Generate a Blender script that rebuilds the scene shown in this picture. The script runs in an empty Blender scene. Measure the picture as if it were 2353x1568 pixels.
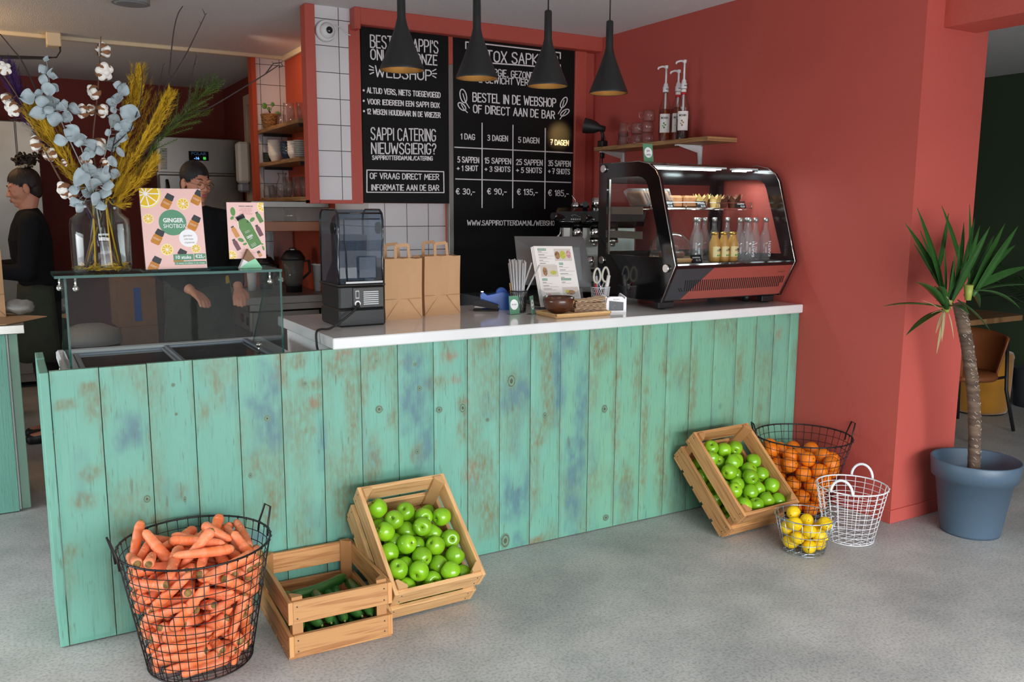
import bpy, bmesh, math, random
from mathutils import Vector, Matrix
random.seed(11)
PI = math.pi
SC = bpy.context.scene
COL = SC.collection
# ------------------------------------------------------------------ camera
CAM = Vector((-0.0859, -3.1907, 1.5060))
RR = Matrix(((0.86566766, -0.50059851, 0.00454244), (-0.0718, -0.13313087, -0.98849428), (0.4954435, 0.85538138, -0.15119006)))
FPX = 1992.171
cd = bpy.data.cameras.new('camera'); cam = bpy.data.objects.new('camera', cd); COL.objects.link(cam)
cd.sensor_fit = 'HORIZONTAL'; cd.sensor_width = 36.0; cd.lens = 36 * FPX / 2353; cd.clip_end = 60
_r, _d, _f = RR[0], RR[1], RR[2]
cam.matrix_world = Matrix(((_r[0], -_d[0], -_f[0], CAM[0]), (_r[1], -_d[1], -_f[1], CAM[1]), (_r[2], -_d[2], -_f[2], CAM[2]), (0, 0, 0, 1)))
SC.camera = cam
SC.view_settings.view_transform = 'Standard'; SC.view_settings.look = 'None'
SC.view_settings.exposure = 0.16; SC.view_settings.gamma = 1.0
SC.cycles.use_denoising = True
SC.cycles.max_bounces = 10; SC.cycles.transparent_max_bounces = 40; SC.cycles.caustics_reflective = False; SC.cycles.caustics_refractive = False
SC.cycles.sample_clamp_indirect = 4.0
# ------------------------------------------------------------------ world and daylight
w = bpy.data.worlds.new('world'); SC.world = w; w.use_nodes = True
w.node_tree.nodes['Background'].inputs[0].default_value = (0.75, 0.86, 1.0, 1); w.node_tree.nodes['Background'].inputs[1].default_value = 0.35
def area(name, loc, rot, sx, sy, power, col):
    l = bpy.data.lights.new(name, 'AREA'); l.shape = 'RECTANGLE'; l.size = sx; l.size_y = sy; l.energy = power; l.color = col
    o = bpy.data.objects.new(name, l); COL.objects.link(o); o.location = loc; o.rotation_euler = rot; return o
area('daylight_shop_window', (1.4, -5.42, .75), (PI / 2 - .2, 0, 0), 4.4, 1.1, 108, (0.95, 0.98, 1.0))
area('daylight_sky', (1.1, -7.3, 2.75), (PI / 2 - .6, 0, 0), 6.0, 1.9, 950, (0.95, 0.98, 1.0))
sw_ = area('daylight_side_window', (-2.97, .35, 1.15), (PI / 2 - .62, 0, -PI / 2), 2.0, 1.1, 48, (0.92, 0.97, 1.0)); sw_.data.spread = 2.0
area('ceiling_bounce_fill', (1.6, -6.6, .12), (PI / 2 + .75, 0, 0), 5.5, 1.6, 90, (0.97, 0.98, 1.0))  # added lamp outside, aimed up to brighten the ceiling like street bounce
def point(name, loc, power, col, r=0.05):
    l = bpy.data.lights.new(name, 'POINT'); l.energy = power; l.color = col; l.shadow_soft_size = r
    o = bpy.data.objects.new(name, l); COL.objects.link(o); o.location = loc; return o
def spot(name, loc, aim, power, col, ang=60, blend=.6, r=0.03):
    l = bpy.data.lights.new(name, 'SPOT'); l.energy = power; l.color = col; l.spot_size = math.radians(ang); l.spot_blend = blend; l.shadow_soft_size = r
    o = bpy.data.objects.new(name, l); COL.objects.link(o); o.location = loc
    o.rotation_euler = (Vector(aim) - Vector(loc)).to_track_quat('-Z', 'Y').to_euler(); return o
point('kitchen_lamp_light', (-0.62, 3.25, 2.40), 15, (1.0, 0.62, 0.28), .05)
spot('niche_lamp_light', (1.38, 2.98, 2.60), (1.876, 3.25, 2.25), 9, (1.0, 0.70, 0.46), 105, .8, .05)
point('kitchen_fill_light', (0.2, 4.6, 2.0), 1.2, (1.0, 0.84, 0.68), .25)  # added fill without a fixture, lifts the far kitchen
# ------------------------------------------------------------------ helpers
def ray(u, v):
    return Vector((((u - 1176.5) / FPX), ((v - 784) / FPX), 1.0)) @ RR
def at(u, v, X=None, Y=None, Z=None):
    d = ray(u, v)
    t = (X - CAM.x) / d.x if X is not None else (Y - CAM.y) / d.y if Y is not None else (Z - CAM.z) / d.z
    return CAM + d * t
WM = {}
def tag(o, label=None, cat=None, group=None, kind=None):
    if label: o['label'] = label
    if cat: o['category'] = cat
    if group: o['group'] = group
    if kind: o['kind'] = kind
    return o
def thing(name, label, cat, loc=(0, 0, 0), rot=0, group=None):
    o = bpy.data.objects.new(name, None); COL.objects.link(o); o.empty_display_size = .05
    m = Matrix.Translation(loc) @ (rot.to_4x4() if isinstance(rot, Matrix) else Matrix.Rotation(rot, 4, 'Z'))
    o.matrix_world = m; o.location = m.translation; o.rotation_euler = m.to_euler()
    WM[o.name] = m
    return tag(o, label, cat, group)
def copy_tree(o, parent=None):
    c = o.copy(); COL.objects.link(c)
    if parent is not None: c.parent = parent
    WM[c.name] = WM.get(o.name, Matrix.Identity(4))
    for k in [x for x in SC.objects if x.parent == o]: copy_tree(k, c)
    return c
def perp(d):
    d = d.normalized(); a = Vector((0, 0, 1)) if abs(d.z) < .9 else Vector((1, 0, 0))
    x = d.cross(a).normalized(); return x, d.cross(x).normalized()
def R3(z=0, x=0, y=0):
    return (Matrix.Rotation(z, 3, 'Z') @ Matrix.Rotation(y, 3, 'Y') @ Matrix.Rotation(x, 3, 'X'))
class MB:
    def __init__(s):
        s.bm = bmesh.new(); s.uv = s.bm.loops.layers.uv.new('UVMap'); s.mi = 0; s.M = None; s.rnd = s.bm.faces.layers.float.new('rnd')
    def _new(s, verts, faces, smooth=False):
        if s.M is not None: verts = [s.M @ Vector(v) for v in verts]
        vs = [s.bm.verts.new(v) for v in verts]; out = []
        for f in faces:
            try: fc = s.bm.faces.new([vs[i] for i in f])
            except ValueError: continue
            fc.material_index = s.mi; fc.smooth = smooth; out.append(fc)
        return vs, out
    def box(s, c, size, rot=None, bev=0.0, seg=1):
        c = Vector(c); h = Vector(size) / 2
        t = bmesh.new(); bmesh.ops.create_cube(t, size=1, matrix=Matrix.Diagonal((size[0], size[1], size[2], 1)))
        if bev: bmesh.ops.bevel(t, geom=list(t.edges), offset=bev, segments=seg, affect='EDGES', profile=.5)
        ax = sorted(range(3), key=lambda i: -size[i]); off = (random.random() * 9, random.random() * 9); rv = random.random()
        t.verts.index_update(); P = [v.co.copy() for v in t.verts]; F = [[v.index for v in f.verts] for f in t.faces]; t.free()
        Q = [c + (rot @ p if rot is not None else p) for p in P]
        if s.M is not None: Q = [s.M @ q for q in Q]
        vs = [s.bm.verts.new(q) for q in Q]
        for f in F:
            fc = s.bm.faces.new([vs[i] for i in f]); fc.material_index = s.mi; fc[s.rnd] = rv; fc.smooth = False
            n = (P[f[1]] - P[f[0]]).cross(P[f[2]] - P[f[1]]); na = max(range(3), key=lambda i: abs(n[i]))
            o = [a for a in ax if a != na]
            for l, i in zip(fc.loops, f):
                if na == ax[0]: l[s.uv].uv = (off[0] + P[i][o[0]] * .2, off[1] + P[i][o[1]] + .37)
                else: l[s.uv].uv = (off[0] + P[i][o[0]], off[1] + P[i][o[1]] + (0.13 if na == ax[1] else 0))
        return s
    def frust(s, p0, p1, r0, r1=None, seg=16, caps=True, smooth=True):
        return s.tube([p0, p1], [r0, r0 if r1 is None else r1], seg, caps=caps, smooth=smooth)
    def tube(s, pts, r, seg=6, closed=False, caps=True, smooth=True, flat=None):
        P = [Vector(p) for p in pts]; n = len(P); rs = r if isinstance(r, (list, tuple)) else [r] * n
        V = []; x = None
        for i in range(n):
            if closed: d = (P[(i + 1) % n] - P[i - 1])
            else: d = P[min(i + 1, n - 1)] - P[max(i - 1, 0)]
            d = d.normalized() if d.length > 1e-9 else Vector((0, 0, 1))
            if x is None: x, y = perp(d)
            else:
                x = (x - d * x.dot(d)); x = x.normalized() if x.length > 1e-6 else perp(d)[0]; y = d.cross(x).normalized()
            for k in range(seg):
                a = 2 * PI * k / seg; V.append(P[i] + x * (rs[i] * math.cos(a)) + y * (rs[i] * math.sin(a)))
        F = []
        for i in range(n if closed else n - 1):
            j = (i + 1) % n
            for k in range(seg):
                l = (k + 1) % seg; F.append((i * seg + k, i * seg + l, j * seg + l, j * seg + k))
        vs, fs = s._new(V, F, smooth)
        if caps and not closed:
            for b in (0, (n - 1) * seg):
                try:
                    f = s.bm.faces.new(vs[b:b + seg]); f.material_index = s.mi
                except ValueError: pass
        return s
    def lathe(s, prof, seg=24, M=None, smooth=True, caps=True):
        M = M or Matrix.Identity(4); V = []; F = []; n = len(prof)
        for (r, z) in prof:
            for k in range(seg):
                a = 2 * PI * k / seg; V.append(M @ Vector((max(r, 1e-5) * math.cos(a), max(r, 1e-5) * math.sin(a), z)))
        for i in range(n - 1):
            for k in range(seg):
                l = (k + 1) % seg; F.append((i * seg + k, i * seg + l, (i + 1) * seg + l, (i + 1) * seg + k))
        vs, fs = s._new(V, F, smooth)
        for b in ((0, prof[0][0]), ((n - 1) * seg, prof[-1][0])):
            if caps and b[1] > 1e-4 and prof[0] != prof[-1]:
                try:
                    f = s.bm.faces.new(vs[b[0]:b[0] + seg]); f.material_index = s.mi
                except ValueError: pass
        return s
    def prism(s, poly, ext, smooth=False):
        P = [Vector(p) for p in poly]; e = Vector(ext); n = len(P)
        V = P + [p + e for p in P]; F = [tuple(range(n - 1, -1, -1)), tuple(range(n, 2 * n))]
        for i in range(n):
            j = (i + 1) % n; F.append((i, j, n + j, n + i))
        s._new(V, F, smooth); return s
    def ball(s, c, r, scale=(1, 1, 1), rot=None, u=16, v=10):
        c = Vector(c); V = []; F = []
        for i in range(v + 1):
            t = PI * i / v
            for k in range(u):
                a = 2 * PI * k / u; p = Vector((math.sin(t) * math.cos(a) * r * scale[0], math.sin(t) * math.sin(a) * r * scale[1], math.cos(t) * r * scale[2]))
                V.append(c + (rot @ p if rot is not None else p))
        for i in range(v):
            for k in range(u):
                l = (k + 1) % u; F.append((i * u + k, (i + 1) * u + k, (i + 1) * u + l, i * u + l))
        s._new(V, F, True); return s
    def grid(s, rows, smooth=True, thick=0):
        m = len(rows[0]); V = [p for r in rows for p in r]; F = []
        for i in range(len(rows) - 1):
            for k in range(m - 1): F.append((i * m + k, i * m + k + 1, (i + 1) * m + k + 1, (i + 1) * m + k))
        s._new(V, F, smooth); return s
    def poly(s, pts, smooth=False):
        s._new(pts, [tuple(range(len(pts)))], smooth); return s
    def build(s, name, mats, parent=None, base=None, recalc=True, weld=0):
        if weld: bmesh.ops.remove_doubles(s.bm, verts=list(s.bm.verts), dist=weld)

        if recalc: bmesh.ops.recalc_face_normals(s.bm, faces=list(s.bm.faces))
        m = None
        if parent is not None: m = WM.get(parent.name)
        elif base is not None: m = Matrix.Translation(base)
        if m is not None: s.bm.transform(m.inverted())
        me = bpy.data.meshes.new(name); s.bm.to_mesh(me); s.bm.free()
        for x in (mats if isinstance(mats, (list, tuple)) else [mats]): me.materials.append(x)
        o = bpy.data.objects.new(name, me); COL.objects.link(o)
        if parent is not None:
            o.parent = parent; WM[o.name] = WM.get(parent.name, Matrix.Identity(4))
        elif base is not None: o.location = base; WM[o.name] = Matrix.Translation(base)
        else: WM[o.name] = Matrix.Identity(4)
        return o
    def one(s, name, mats, label, cat, base=(0, 0, 0), group=None, kind=None, **k):
        return tag(s.build(name, mats, None, base, **k), label, cat, group, kind)
    def struct(s, name, mats):
        return tag(s.build(name, mats), kind='structure')
_TC = {}
def text_geo(txt, bold=0.0):
    k = (txt, bold)
    if k not in _TC:
        cu = bpy.data.curves.new('t', 'FONT'); cu.body = txt; cu.size = 1; cu.offset = bold; cu.resolution_u = 3
        o = bpy.data.objects.new('t', cu); me = bpy.data.meshes.new_from_object(o)
        _TC[k] = ([v.co.copy() for v in me.vertices], [tuple(p.vertices) for p in me.polygons])
        bpy.data.objects.remove(o); bpy.data.curves.remove(cu); bpy.data.meshes.remove(me)
    return _TC[k]
def put_text(mb, txt, o, ux, uy, h=None, w=None, align='c', bold=0.0):
    """flat lettering: o = baseline origin, ux / uy = unit vectors; h = cap height, w = total width (scales x)"""
    V, F = text_geo(txt, bold)
    if not V: return
    x0 = min(v.x for v in V); x1 = max(v.x for v in V)
    sy = h / .69; sx = (w / (x1 - x0)) if w else sy
    ox = {'l': -x0, 'c': -(x0 + x1) / 2, 'r': -x1}[align]
    o = Vector(o); ux = Vector(ux); uy = Vector(uy)
    mb._new([o + ux * ((v.x + ox) * sx) + uy * (v.y * sy) for v in V], F)
# hand-lettered capitals as single strokes
GL = {'A': [[(0, 0), (.24, 1), (.48, 0)], [(.09, .36), (.4, .36)]], 'B': [[(0, 0), (0, 1), (.28, 1), (.4, .9), (.4, .66), (.28, .54), (0, .54)], [(.28, .54), (.45, .42), (.45, .13), (.3, 0), (0, 0)]],
 'C': [[(.44, .84), (.32, 1), (.13, 1), (0, .82), (0, .18), (.13, 0), (.32, 0), (.44, .16)]], 'D': [[(0, 0), (0, 1), (.24, 1), (.44, .8), (.44, .2), (.24, 0), (0, 0)]],
 'E': [[(.38, 1), (0, 1), (0, 0), (.38, 0)], [(0, .52), (.32, .52)]], 'F': [[(.38, 1), (0, 1), (0, 0)], [(0, .52), (.32, .52)]],
 'G': [[(.44, .84), (.32, 1), (.13, 1), (0, .82), (0, .18), (.13, 0), (.32, 0), (.44, .16), (.44, .45), (.26, .45)]], 'H': [[(0, 0), (0, 1)], [(.42, 0), (.42, 1)], [(0, .5), (.42, .5)]],
 'I': [[(.04, 0), (.04, 1)]], 'J': [[(.32, 1), (.32, .15), (.2, 0), (.08, 0), (0, .14)]], 'K': [[(0, 0), (0, 1)], [(.42, 1), (.02, .45), (.44, 0)]], 'L': [[(0, 1), (0, 0), (.36, 0)]],
 'M': [[(0, 0), (.06, 1), (.3, .35), (.54, 1), (.6, 0)]], 'N': [[(0, 0), (0, 1), (.44, 0), (.44, 1)]], 'O': [[(.22, 1), (.08, .93), (0, .75), (0, .25), (.08, .07), (.22, 0), (.38, .07), (.46, .25), (.46, .75), (.38, .93), (.22, 1)]],
 'P': [[(0, 0), (0, 1), (.28, 1), (.42, .88), (.42, .6), (.28, .47), (0, .47)]], 'R': [[(0, 0), (0, 1), (.28, 1), (.42, .88), (.42, .62), (.28, .5), (0, .5)], [(.2, .5), (.44, 0)]],
 'S': [[(.42, .84), (.32, 1), (.12, 1), (.01, .86), (.03, .64), (.38, .4), (.43, .18), (.32, 0), (.1, 0), (0, .16)]], 'T': [[(0, 1), (.46, 1)], [(.23, 1), (.23, 0)]], 'U': [[(0, 1), (0, .18), (.12, 0), (.32, 0), (.44, .18), (.44, 1)]],
 'V': [[(0, 1), (.23, 0), (.46, 1)]], 'W': [[(0, 1), (.14, 0), (.32, .7), (.5, 0), (.66, 1)]], 'X': [[(0, 0), (.44, 1)], [(0, 1), (.44, 0)]], 'Z': [[(0, 1), (.42, 1), (0, 0), (.44, 0)]],
 '1': [[(0, .78), (.14, 1), (.14, 0)]], '2': [[(0, .8), (.1, .98), (.3, .98), (.4, .8), (.36, .6), (0, 0), (.42, 0)]], '3': [[(.02, .9), (.16, 1), (.32, .96), (.38, .8), (.32, .6), (.14, .54), (.34, .46), (.4, .26), (.32, .05), (.14, 0), (0, .1)]],
 '5': [[(.38, 1), (.06, 1), (.02, .56), (.26, .6), (.4, .44), (.4, .18), (.28, 0), (.08, 0), (0, .1)]], '7': [[(0, 1), (.4, 1), (.14, 0)], [(.08, .5), (.34, .5)]], '8': [[(.2, .53), (.04, .66), (.04, .88), (.2, 1), (.36, .88), (.36, .66), (.2, .53), (0, .38), (0, .12), (.2, 0), (.4, .12), (.4, .38), (.2, .53)]],
 '9': [[(.38, .64), (.2, .5), (.02, .62), (.02, .88), (.2, 1), (.38, .88), (.38, .64), (.34, .2), (.2, 0), (.06, .04)]], '0': [[(.2, 1), (.06, .9), (0, .7), (0, .3), (.06, .1), (.2, 0), (.34, .1), (.4, .3), (.4, .7), (.34, .9), (.2, 1)]],
 '.': [[(.03, 0), (.05, .03)]], ',': [[(.08, .08), (.02, -.14)]], "'": [[(.05, 1), (.03, .8)]], '/': [[(0, -.05), (.26, 1)]], '?': [[(0, .82), (.1, 1), (.28, 1), (.38, .84), (.34, .62), (.17, .45), (.17, .28)], [(.17, .05), (.18, .02)]],
 '+': [[(0, .42), (.4, .42)], [(.2, .2), (.2, .64)]], '-': [[(0, .42), (.3, .42)]], '&': [[(.44, 0), (.08, .72), (.1, .94), (.24, 1), (.34, .86), (.28, .66), (.02, .32), (.06, .06), (.22, 0), (.44, .3)]],
 '€': [[(.46, .86), (.34, 1), (.2, .98), (.1, .8), (.1, .2), (.2, .02), (.34, 0), (.46, .14)], [(0, .6), (.34, .6)], [(0, .42), (.34, .42)]]}
GW = {c: max(p[0] for st in g for p in st) for c, g in GL.items()}
def strokes(txt, gap=.17, space=.34):
    x = 0; out = []
    for c in txt:
        if c == ' ': x += space; continue
        for st in GL[c]: out.append([(x + px, py) for px, py in st])
        x += GW[c] + gap
    return out, x - gap
def ribbon(mb, pts, r):
    for p in pts: mb.ball(p, r, u=6, v=4)
    for p, q in zip(pts[:-1], pts[1:]): mb.tube([p, q], r, 5, caps=False)
# ------------------------------------------------------------------ materials
def mat(name, col, rough=.6, metal=0.0, spec=None, noise=None, bump=None, emit=None, trans=0.0, ior=None, coat=0.0, sheen=0.0, stretch=None, rnd=0.0):
    """noise = (scale, amount, second colour or None); bump = (scale, strength)"""
    m = bpy.data.materials.new(name); m.use_nodes = True; nt = m.node_tree; b = nt.nodes['Principled BSDF']; L = nt.links.new
    col = (*col, 1)
    b.inputs['Base Color'].default_value = col; b.inputs['Roughness'].default_value = rough; b.inputs['Metallic'].default_value = metal
    if spec is not None: b.inputs['Specular IOR Level'].default_value = spec
    if trans: b.inputs['Transmission Weight'].default_value = trans
    if ior: b.inputs['IOR'].default_value = ior
    if coat: b.inputs['Coat Weight'].default_value = coat; b.inputs['Coat Roughness'].default_value = .08
    if sheen: b.inputs['Sheen Weight'].default_value = sheen
    if emit: b.inputs['Emission Color'].default_value = (*emit[0], 1); b.inputs['Emission Strength'].default_value = emit[1]
    tc = None
    def coords():
        nonlocal tc
        if tc is None:
            tc = nt.nodes.new('ShaderNodeTexCoord').outputs['Object']
            if stretch:
                mp = nt.nodes.new('ShaderNodeMapping'); mp.inputs['Scale'].default_value = stretch; L(tc, mp.inputs[0]); tc = mp.outputs[0]
        return tc
    if noise:
        n = nt.nodes.new('ShaderNodeTexNoise'); n.inputs['Scale'].default_value = noise[0]; n.inputs['Detail'].default_value = 5; L(coords(), n.inputs['Vector'])
        r = nt.nodes.new('ShaderNodeValToRGB'); L(n.outputs['Fac'], r.inputs[0])
        c2 = noise[2] if len(noise) > 2 and noise[2] else tuple(c * (1 - noise[1]) for c in col[:3])
        r.color_ramp.elements[0].position = .32; r.color_ramp.elements[1].position = .68
        r.color_ramp.elements[0].color = (*c2, 1); r.color_ramp.elements[1].color = col
        src = r.outputs[0]
        if rnd:
            oi = nt.nodes.new('ShaderNodeObjectInfo'); hs = nt.nodes.new('ShaderNodeHueSaturation'); mr = nt.nodes.new('ShaderNodeMapRange')
            L(oi.outputs['Random'], mr.inputs[0]); mr.inputs[3].default_value = 1 - rnd; mr.inputs[4].default_value = 1 + rnd; L(mr.outputs[0], hs.inputs['Value']); L(src, hs.inputs['Color']); src = hs.outputs[0]
        L(src, b.inputs['Base Color'])
    if bump:
        n = nt.nodes.new('ShaderNodeTexNoise'); n.inputs['Scale'].default_value = bump[0]; n.inputs['Detail'].default_value = 4; L(coords(), n.inputs['Vector'])
        bp = nt.nodes.new('ShaderNodeBump'); bp.inputs['Strength'].default_value = bump[1]; bp.inputs['Distance'].default_value = .01; L(n.outputs['Fac'], bp.inputs['Height']); L(bp.outputs[0], b.inputs['Normal'])
    return m
def clear(name, tint=(1, 1, 1), f0=.05, rough=0.0, edge=None, haze=0.0, hcol=(1, 1, 1)):
    """thin clear glass or plastic: transparent body with a Fresnel-weighted mirror layer"""
    m = bpy.data.materials.new(name); m.use_nodes = True; nt = m.node_tree; nt.nodes.clear(); L = nt.links.new
    out = nt.nodes.new('ShaderNodeOutputMaterial'); t = nt.nodes.new('ShaderNodeBsdfTransparent'); t.inputs[0].default_value = (*tint, 1)
    g = nt.nodes.new('ShaderNodeBsdfGlossy'); g.inputs['Roughness'].default_value = rough
    lw = nt.nodes.new('ShaderNodeLayerWeight'); lw.inputs[0].default_value = .5
    mr = nt.nodes.new('ShaderNodeMapRange'); mr.inputs[3].default_value = f0; mr.inputs[4].default_value = .75
    pw = nt.nodes.new('ShaderNodeMath'); pw.operation = 'POWER'; pw.inputs[1].default_value = 3.0; L(lw.outputs['Facing'], pw.inputs[0]); L(pw.outputs[0], mr.inputs[0])
    sh = t.outputs[0]
    if edge:
        t2 = nt.nodes.new('ShaderNodeBsdfTransparent'); t2.inputs[0].default_value = (*edge, 1); mx = nt.nodes.new('ShaderNodeMixShader')
        p2 = nt.nodes.new('ShaderNodeMath'); p2.operation = 'POWER'; p2.inputs[1].default_value = 2.0; L(lw.outputs['Facing'], p2.inputs[0]); L(p2.outputs[0], mx.inputs[0]); L(sh, mx.inputs[1]); L(t2.outputs[0], mx.inputs[2]); sh = mx.outputs[0]
    if haze:
        df = nt.nodes.new('ShaderNodeBsdfDiffuse'); df.inputs[0].default_value = (*hcol, 1); mx = nt.nodes.new('ShaderNodeMixShader'); mx.inputs[0].default_value = haze; L(sh, mx.inputs[1]); L(df.outputs[0], mx.inputs[2]); sh = mx.outputs[0]
    mx = nt.nodes.new('ShaderNodeMixShader'); L(mr.outputs[0], mx.inputs[0]); L(sh, mx.inputs[1]); L(g.outputs[0], mx.inputs[2]); L(mx.outputs[0], out.inputs[0])
    return m
def wood(name, c1, c2, rough=.55, scale=(2.2, 34, 1), ring=1.0):
    m = bpy.data.materials.new(name); m.use_nodes = True; nt = m.node_tree; b = nt.nodes['Principled BSDF']; L = nt.links.new; b.inputs['Roughness'].default_value = rough
    uv = nt.nodes.new('ShaderNodeUVMap'); mp = nt.nodes.new('ShaderNodeMapping'); mp.inputs['Scale'].default_value = scale; L(uv.outputs[0], mp.inputs[0])
    n = nt.nodes.new('ShaderNodeTexNoise'); n.inputs['Scale'].default_value = 1.6; n.inputs['Detail'].default_value = 2; n.inputs['Distortion'].default_value = .6; L(mp.outputs[0], n.inputs['Vector'])
    ml = nt.nodes.new('ShaderNodeMath'); ml.operation = 'MULTIPLY'; ml.inputs[1].default_value = 9 * ring; L(n.outputs['Fac'], ml.inputs[0])
    fr = nt.nodes.new('ShaderNodeMath'); fr.operation = 'PINGPONG'; fr.inputs[1].default_value = 1; L(ml.outputs[0], fr.inputs[0])
    mp2 = nt.nodes.new('ShaderNodeMapping'); mp2.inputs['Scale'].default_value = (6, 260, 1); L(uv.outputs[0], mp2.inputs[0])
    n2 = nt.nodes.new('ShaderNodeTexNoise'); n2.inputs['Scale'].default_value = 1; n2.inputs['Detail'].default_value = 3; L(mp2.outputs[0], n2.inputs['Vector'])
    ad = nt.nodes.new('ShaderNodeMath'); ad.operation = 'MULTIPLY_ADD'; L(n2.outputs['Fac'], ad.inputs[0]); ad.inputs[1].default_value = .55; L(fr.outputs[0], ad.inputs[2])
    r = nt.nodes.new('ShaderNodeValToRGB'); L(ad.outputs[0], r.inputs[0]); r.color_ramp.elements[0].position = .25; r.color_ramp.elements[1].position = 1.0
    r.color_ramp.elements[0].color = (*c1, 1); r.color_ramp.elements[1].color = (*c2, 1)
    at_ = nt.nodes.new('ShaderNodeAttribute'); at_.attribute_name = 'rnd'; mr = nt.nodes.new('ShaderNodeMapRange'); L(at_.outputs['Fac'], mr.inputs[0]); mr.inputs[3].default_value = .84; mr.inputs[4].default_value = 1.12
    hs = nt.nodes.new('ShaderNodeHueSaturation'); L(mr.outputs[0], hs.inputs['Value']); L(r.outputs[0], hs.inputs['Color']); L(hs.outputs[0], b.inputs['Base Color'])
    bp = nt.nodes.new('ShaderNodeBump'); bp.inputs['Strength'].default_value = .25; bp.inputs['Distance'].default_value = .002; L(n2.outputs['Fac'], bp.inputs['Height']); L(bp.outputs[0], b.inputs['Normal'])
    return m
def srgb(r, g, b):
    f = lambda c: (c / 255 / 12.92) if c <= 10 else ((c / 255 + .055) / 1.055) ** 2.4
    return (f(r), f(g), f(b))
M = {}
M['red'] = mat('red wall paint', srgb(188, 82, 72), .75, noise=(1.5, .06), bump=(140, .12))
M['shaded_red'] = mat('maroon kitchen wall paint', srgb(118, 48, 42), .8, bump=(120, .1))  # red wall paint darkened, the kitchen's shade is put into the colour
M['redtrim'] = mat('red trim paint', srgb(186, 82, 70), .6, bump=(60, .1))
M['warmlit_wall'] = mat('warm lit red paint', srgb(188, 74, 44), .7, bump=(120, .1))  # same red paint, with the niche's warm lamplight mixed into its colour
M['green_wall'] = mat('dark green wall paint', srgb(58, 74, 50), .8, bump=(120, .1))
M['ceil'] = mat('stippled white ceiling', srgb(238, 234, 234), .9, noise=(160, .12), bump=(170, .9))
M['white'] = mat('white paint', srgb(225, 225, 226), .5)
M['quartz'] = mat('white quartz', srgb(226, 226, 226), .12, noise=(9, .05), coat=.3)
M['steel'] = mat('brushed steel', srgb(168, 165, 160), .32, 1.0, stretch=(1, 1, 30), bump=(20, .05))
M['steel_dull'] = mat('dull stainless sheet', srgb(150, 148, 144), .42, .9, noise=(3, .15))
M['chrome'] = mat('chrome', srgb(215, 212, 208), .08, 1.0)
M['black'] = mat('matte black', srgb(26, 26, 27), .5)
M['blackgloss'] = mat('glossy black', srgb(16, 16, 18), .12, coat=.5)
M['blackmetal'] = mat('black powder coat', srgb(34, 32, 32), .42)
M['wire'] = mat('dark wire', srgb(46, 43, 45), .4, .6)
M['wirewhite'] = mat('white coated wire', srgb(228, 230, 234), .35)
M['wiresilver'] = mat('silver wire', srgb(172, 186, 200), .25, .85)
M['board'] = mat('chalkboard black', srgb(15, 15, 16), .62, spec=.22, noise=(6, .25), bump=(60, .05))
M['chalk'] = mat('chalk paint', srgb(246, 241, 243), .9, noise=(90, .14))
M['gold'] = mat('gold lamp lining', srgb(196, 150, 84), .35, .7)
M['crate'] = wood('pine crate wood', srgb(196, 144, 92), srgb(220, 174, 120), ring=.6)
M['crate_dark'] = wood('weathered pine crate wood', srgb(170, 112, 64), srgb(202, 148, 94), ring=.6)
M['shelfwood'] = wood('shelf wood', srgb(120, 84, 52), srgb(170, 128, 84))
M['bamboo'] = wood('bamboo', srgb(186, 140, 88), srgb(216, 176, 122), scale=(1.5, 60, 1))
M['tabletop'] = wood('oak table wood', srgb(112, 76, 48), srgb(160, 118, 80))
M['kraft'] = mat('kraft paper', srgb(194, 152, 112), .8, noise=(5, .08), bump=(30, .25))
M['kraft_dark'] = mat('brown cardboard', srgb(160, 120, 84), .85, noise=(6, .12))
M['napkin'] = mat('recycled napkin paper', srgb(200, 168, 136), .9, noise=(30, .1))
M['paper'] = mat('white paper', srgb(232, 226, 222), .7)
M['pink'] = mat('pink print', srgb(240, 196, 190), .55)
M['greenprint'] = mat('green print', srgb(92, 148, 116), .55)
M['leafprint'] = mat('leaf green print', srgb(84, 140, 62), .5)
M['juiceprint'] = mat('juice green print', srgb(76, 130, 44), .45, noise=(40, .2))
M['greytext'] = mat('grey ink', srgb(120, 112, 112), .6)
M['darktext'] = mat('dark ink', srgb(60, 54, 56), .6)
M['mauve'] = mat('mauve ink', srgb(206, 150, 148), .6)
M['whiteprint'] = mat('white print', srgb(246, 244, 246), .6)
M['lemonprint'] = mat('lemon yellow print', srgb(240, 196, 30), .5, noise=(60, .12))
M['lemonrind'] = mat('lemon rind print', srgb(248, 226, 130), .5)
M['amberprint'] = mat('amber print', srgb(206, 132, 38), .4, noise=(50, .15))
M['plumprint'] = mat('plum print', srgb(104, 58, 72), .5)
M['inkblack'] = mat('charcoal print', srgb(48, 50, 54), .5)
M['foodprint'] = mat('food photo print', srgb(196, 150, 104), .5, noise=(160, .5, srgb(96, 60, 40)))
M['photoback'] = mat('pale photo print', srgb(206, 196, 188), .55)
M['saladprint'] = mat('salad photo print', srgb(150, 176, 70), .5, noise=(170, .5, srgb(214, 190, 90)))
M['berryprint'] = mat('berry photo print', srgb(150, 56, 66), .5, noise=(170, .5, srgb(230, 190, 190)))
M['glass'] = clear('clear pane glass', (.93, .96, .955), .006)
M['smokeglass'] = clear('sneeze guard glass', (.86, .89, .88), .0015, haze=.004, hcol=(.8, .78, .78))
M['glassedge'] = clear('green glass edge', (.10, .42, .36), .012, haze=.45, hcol=(.05, .20, .17))
M['jar'] = clear('jar glass', (.95, .97, .965), .022, edge=(.55, .62, .6))
M['tumbler'] = clear('drinking glass', (.95, .95, .95), .035, edge=(.62, .62, .62), haze=.03, hcol=(.9, .92, .95))
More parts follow.
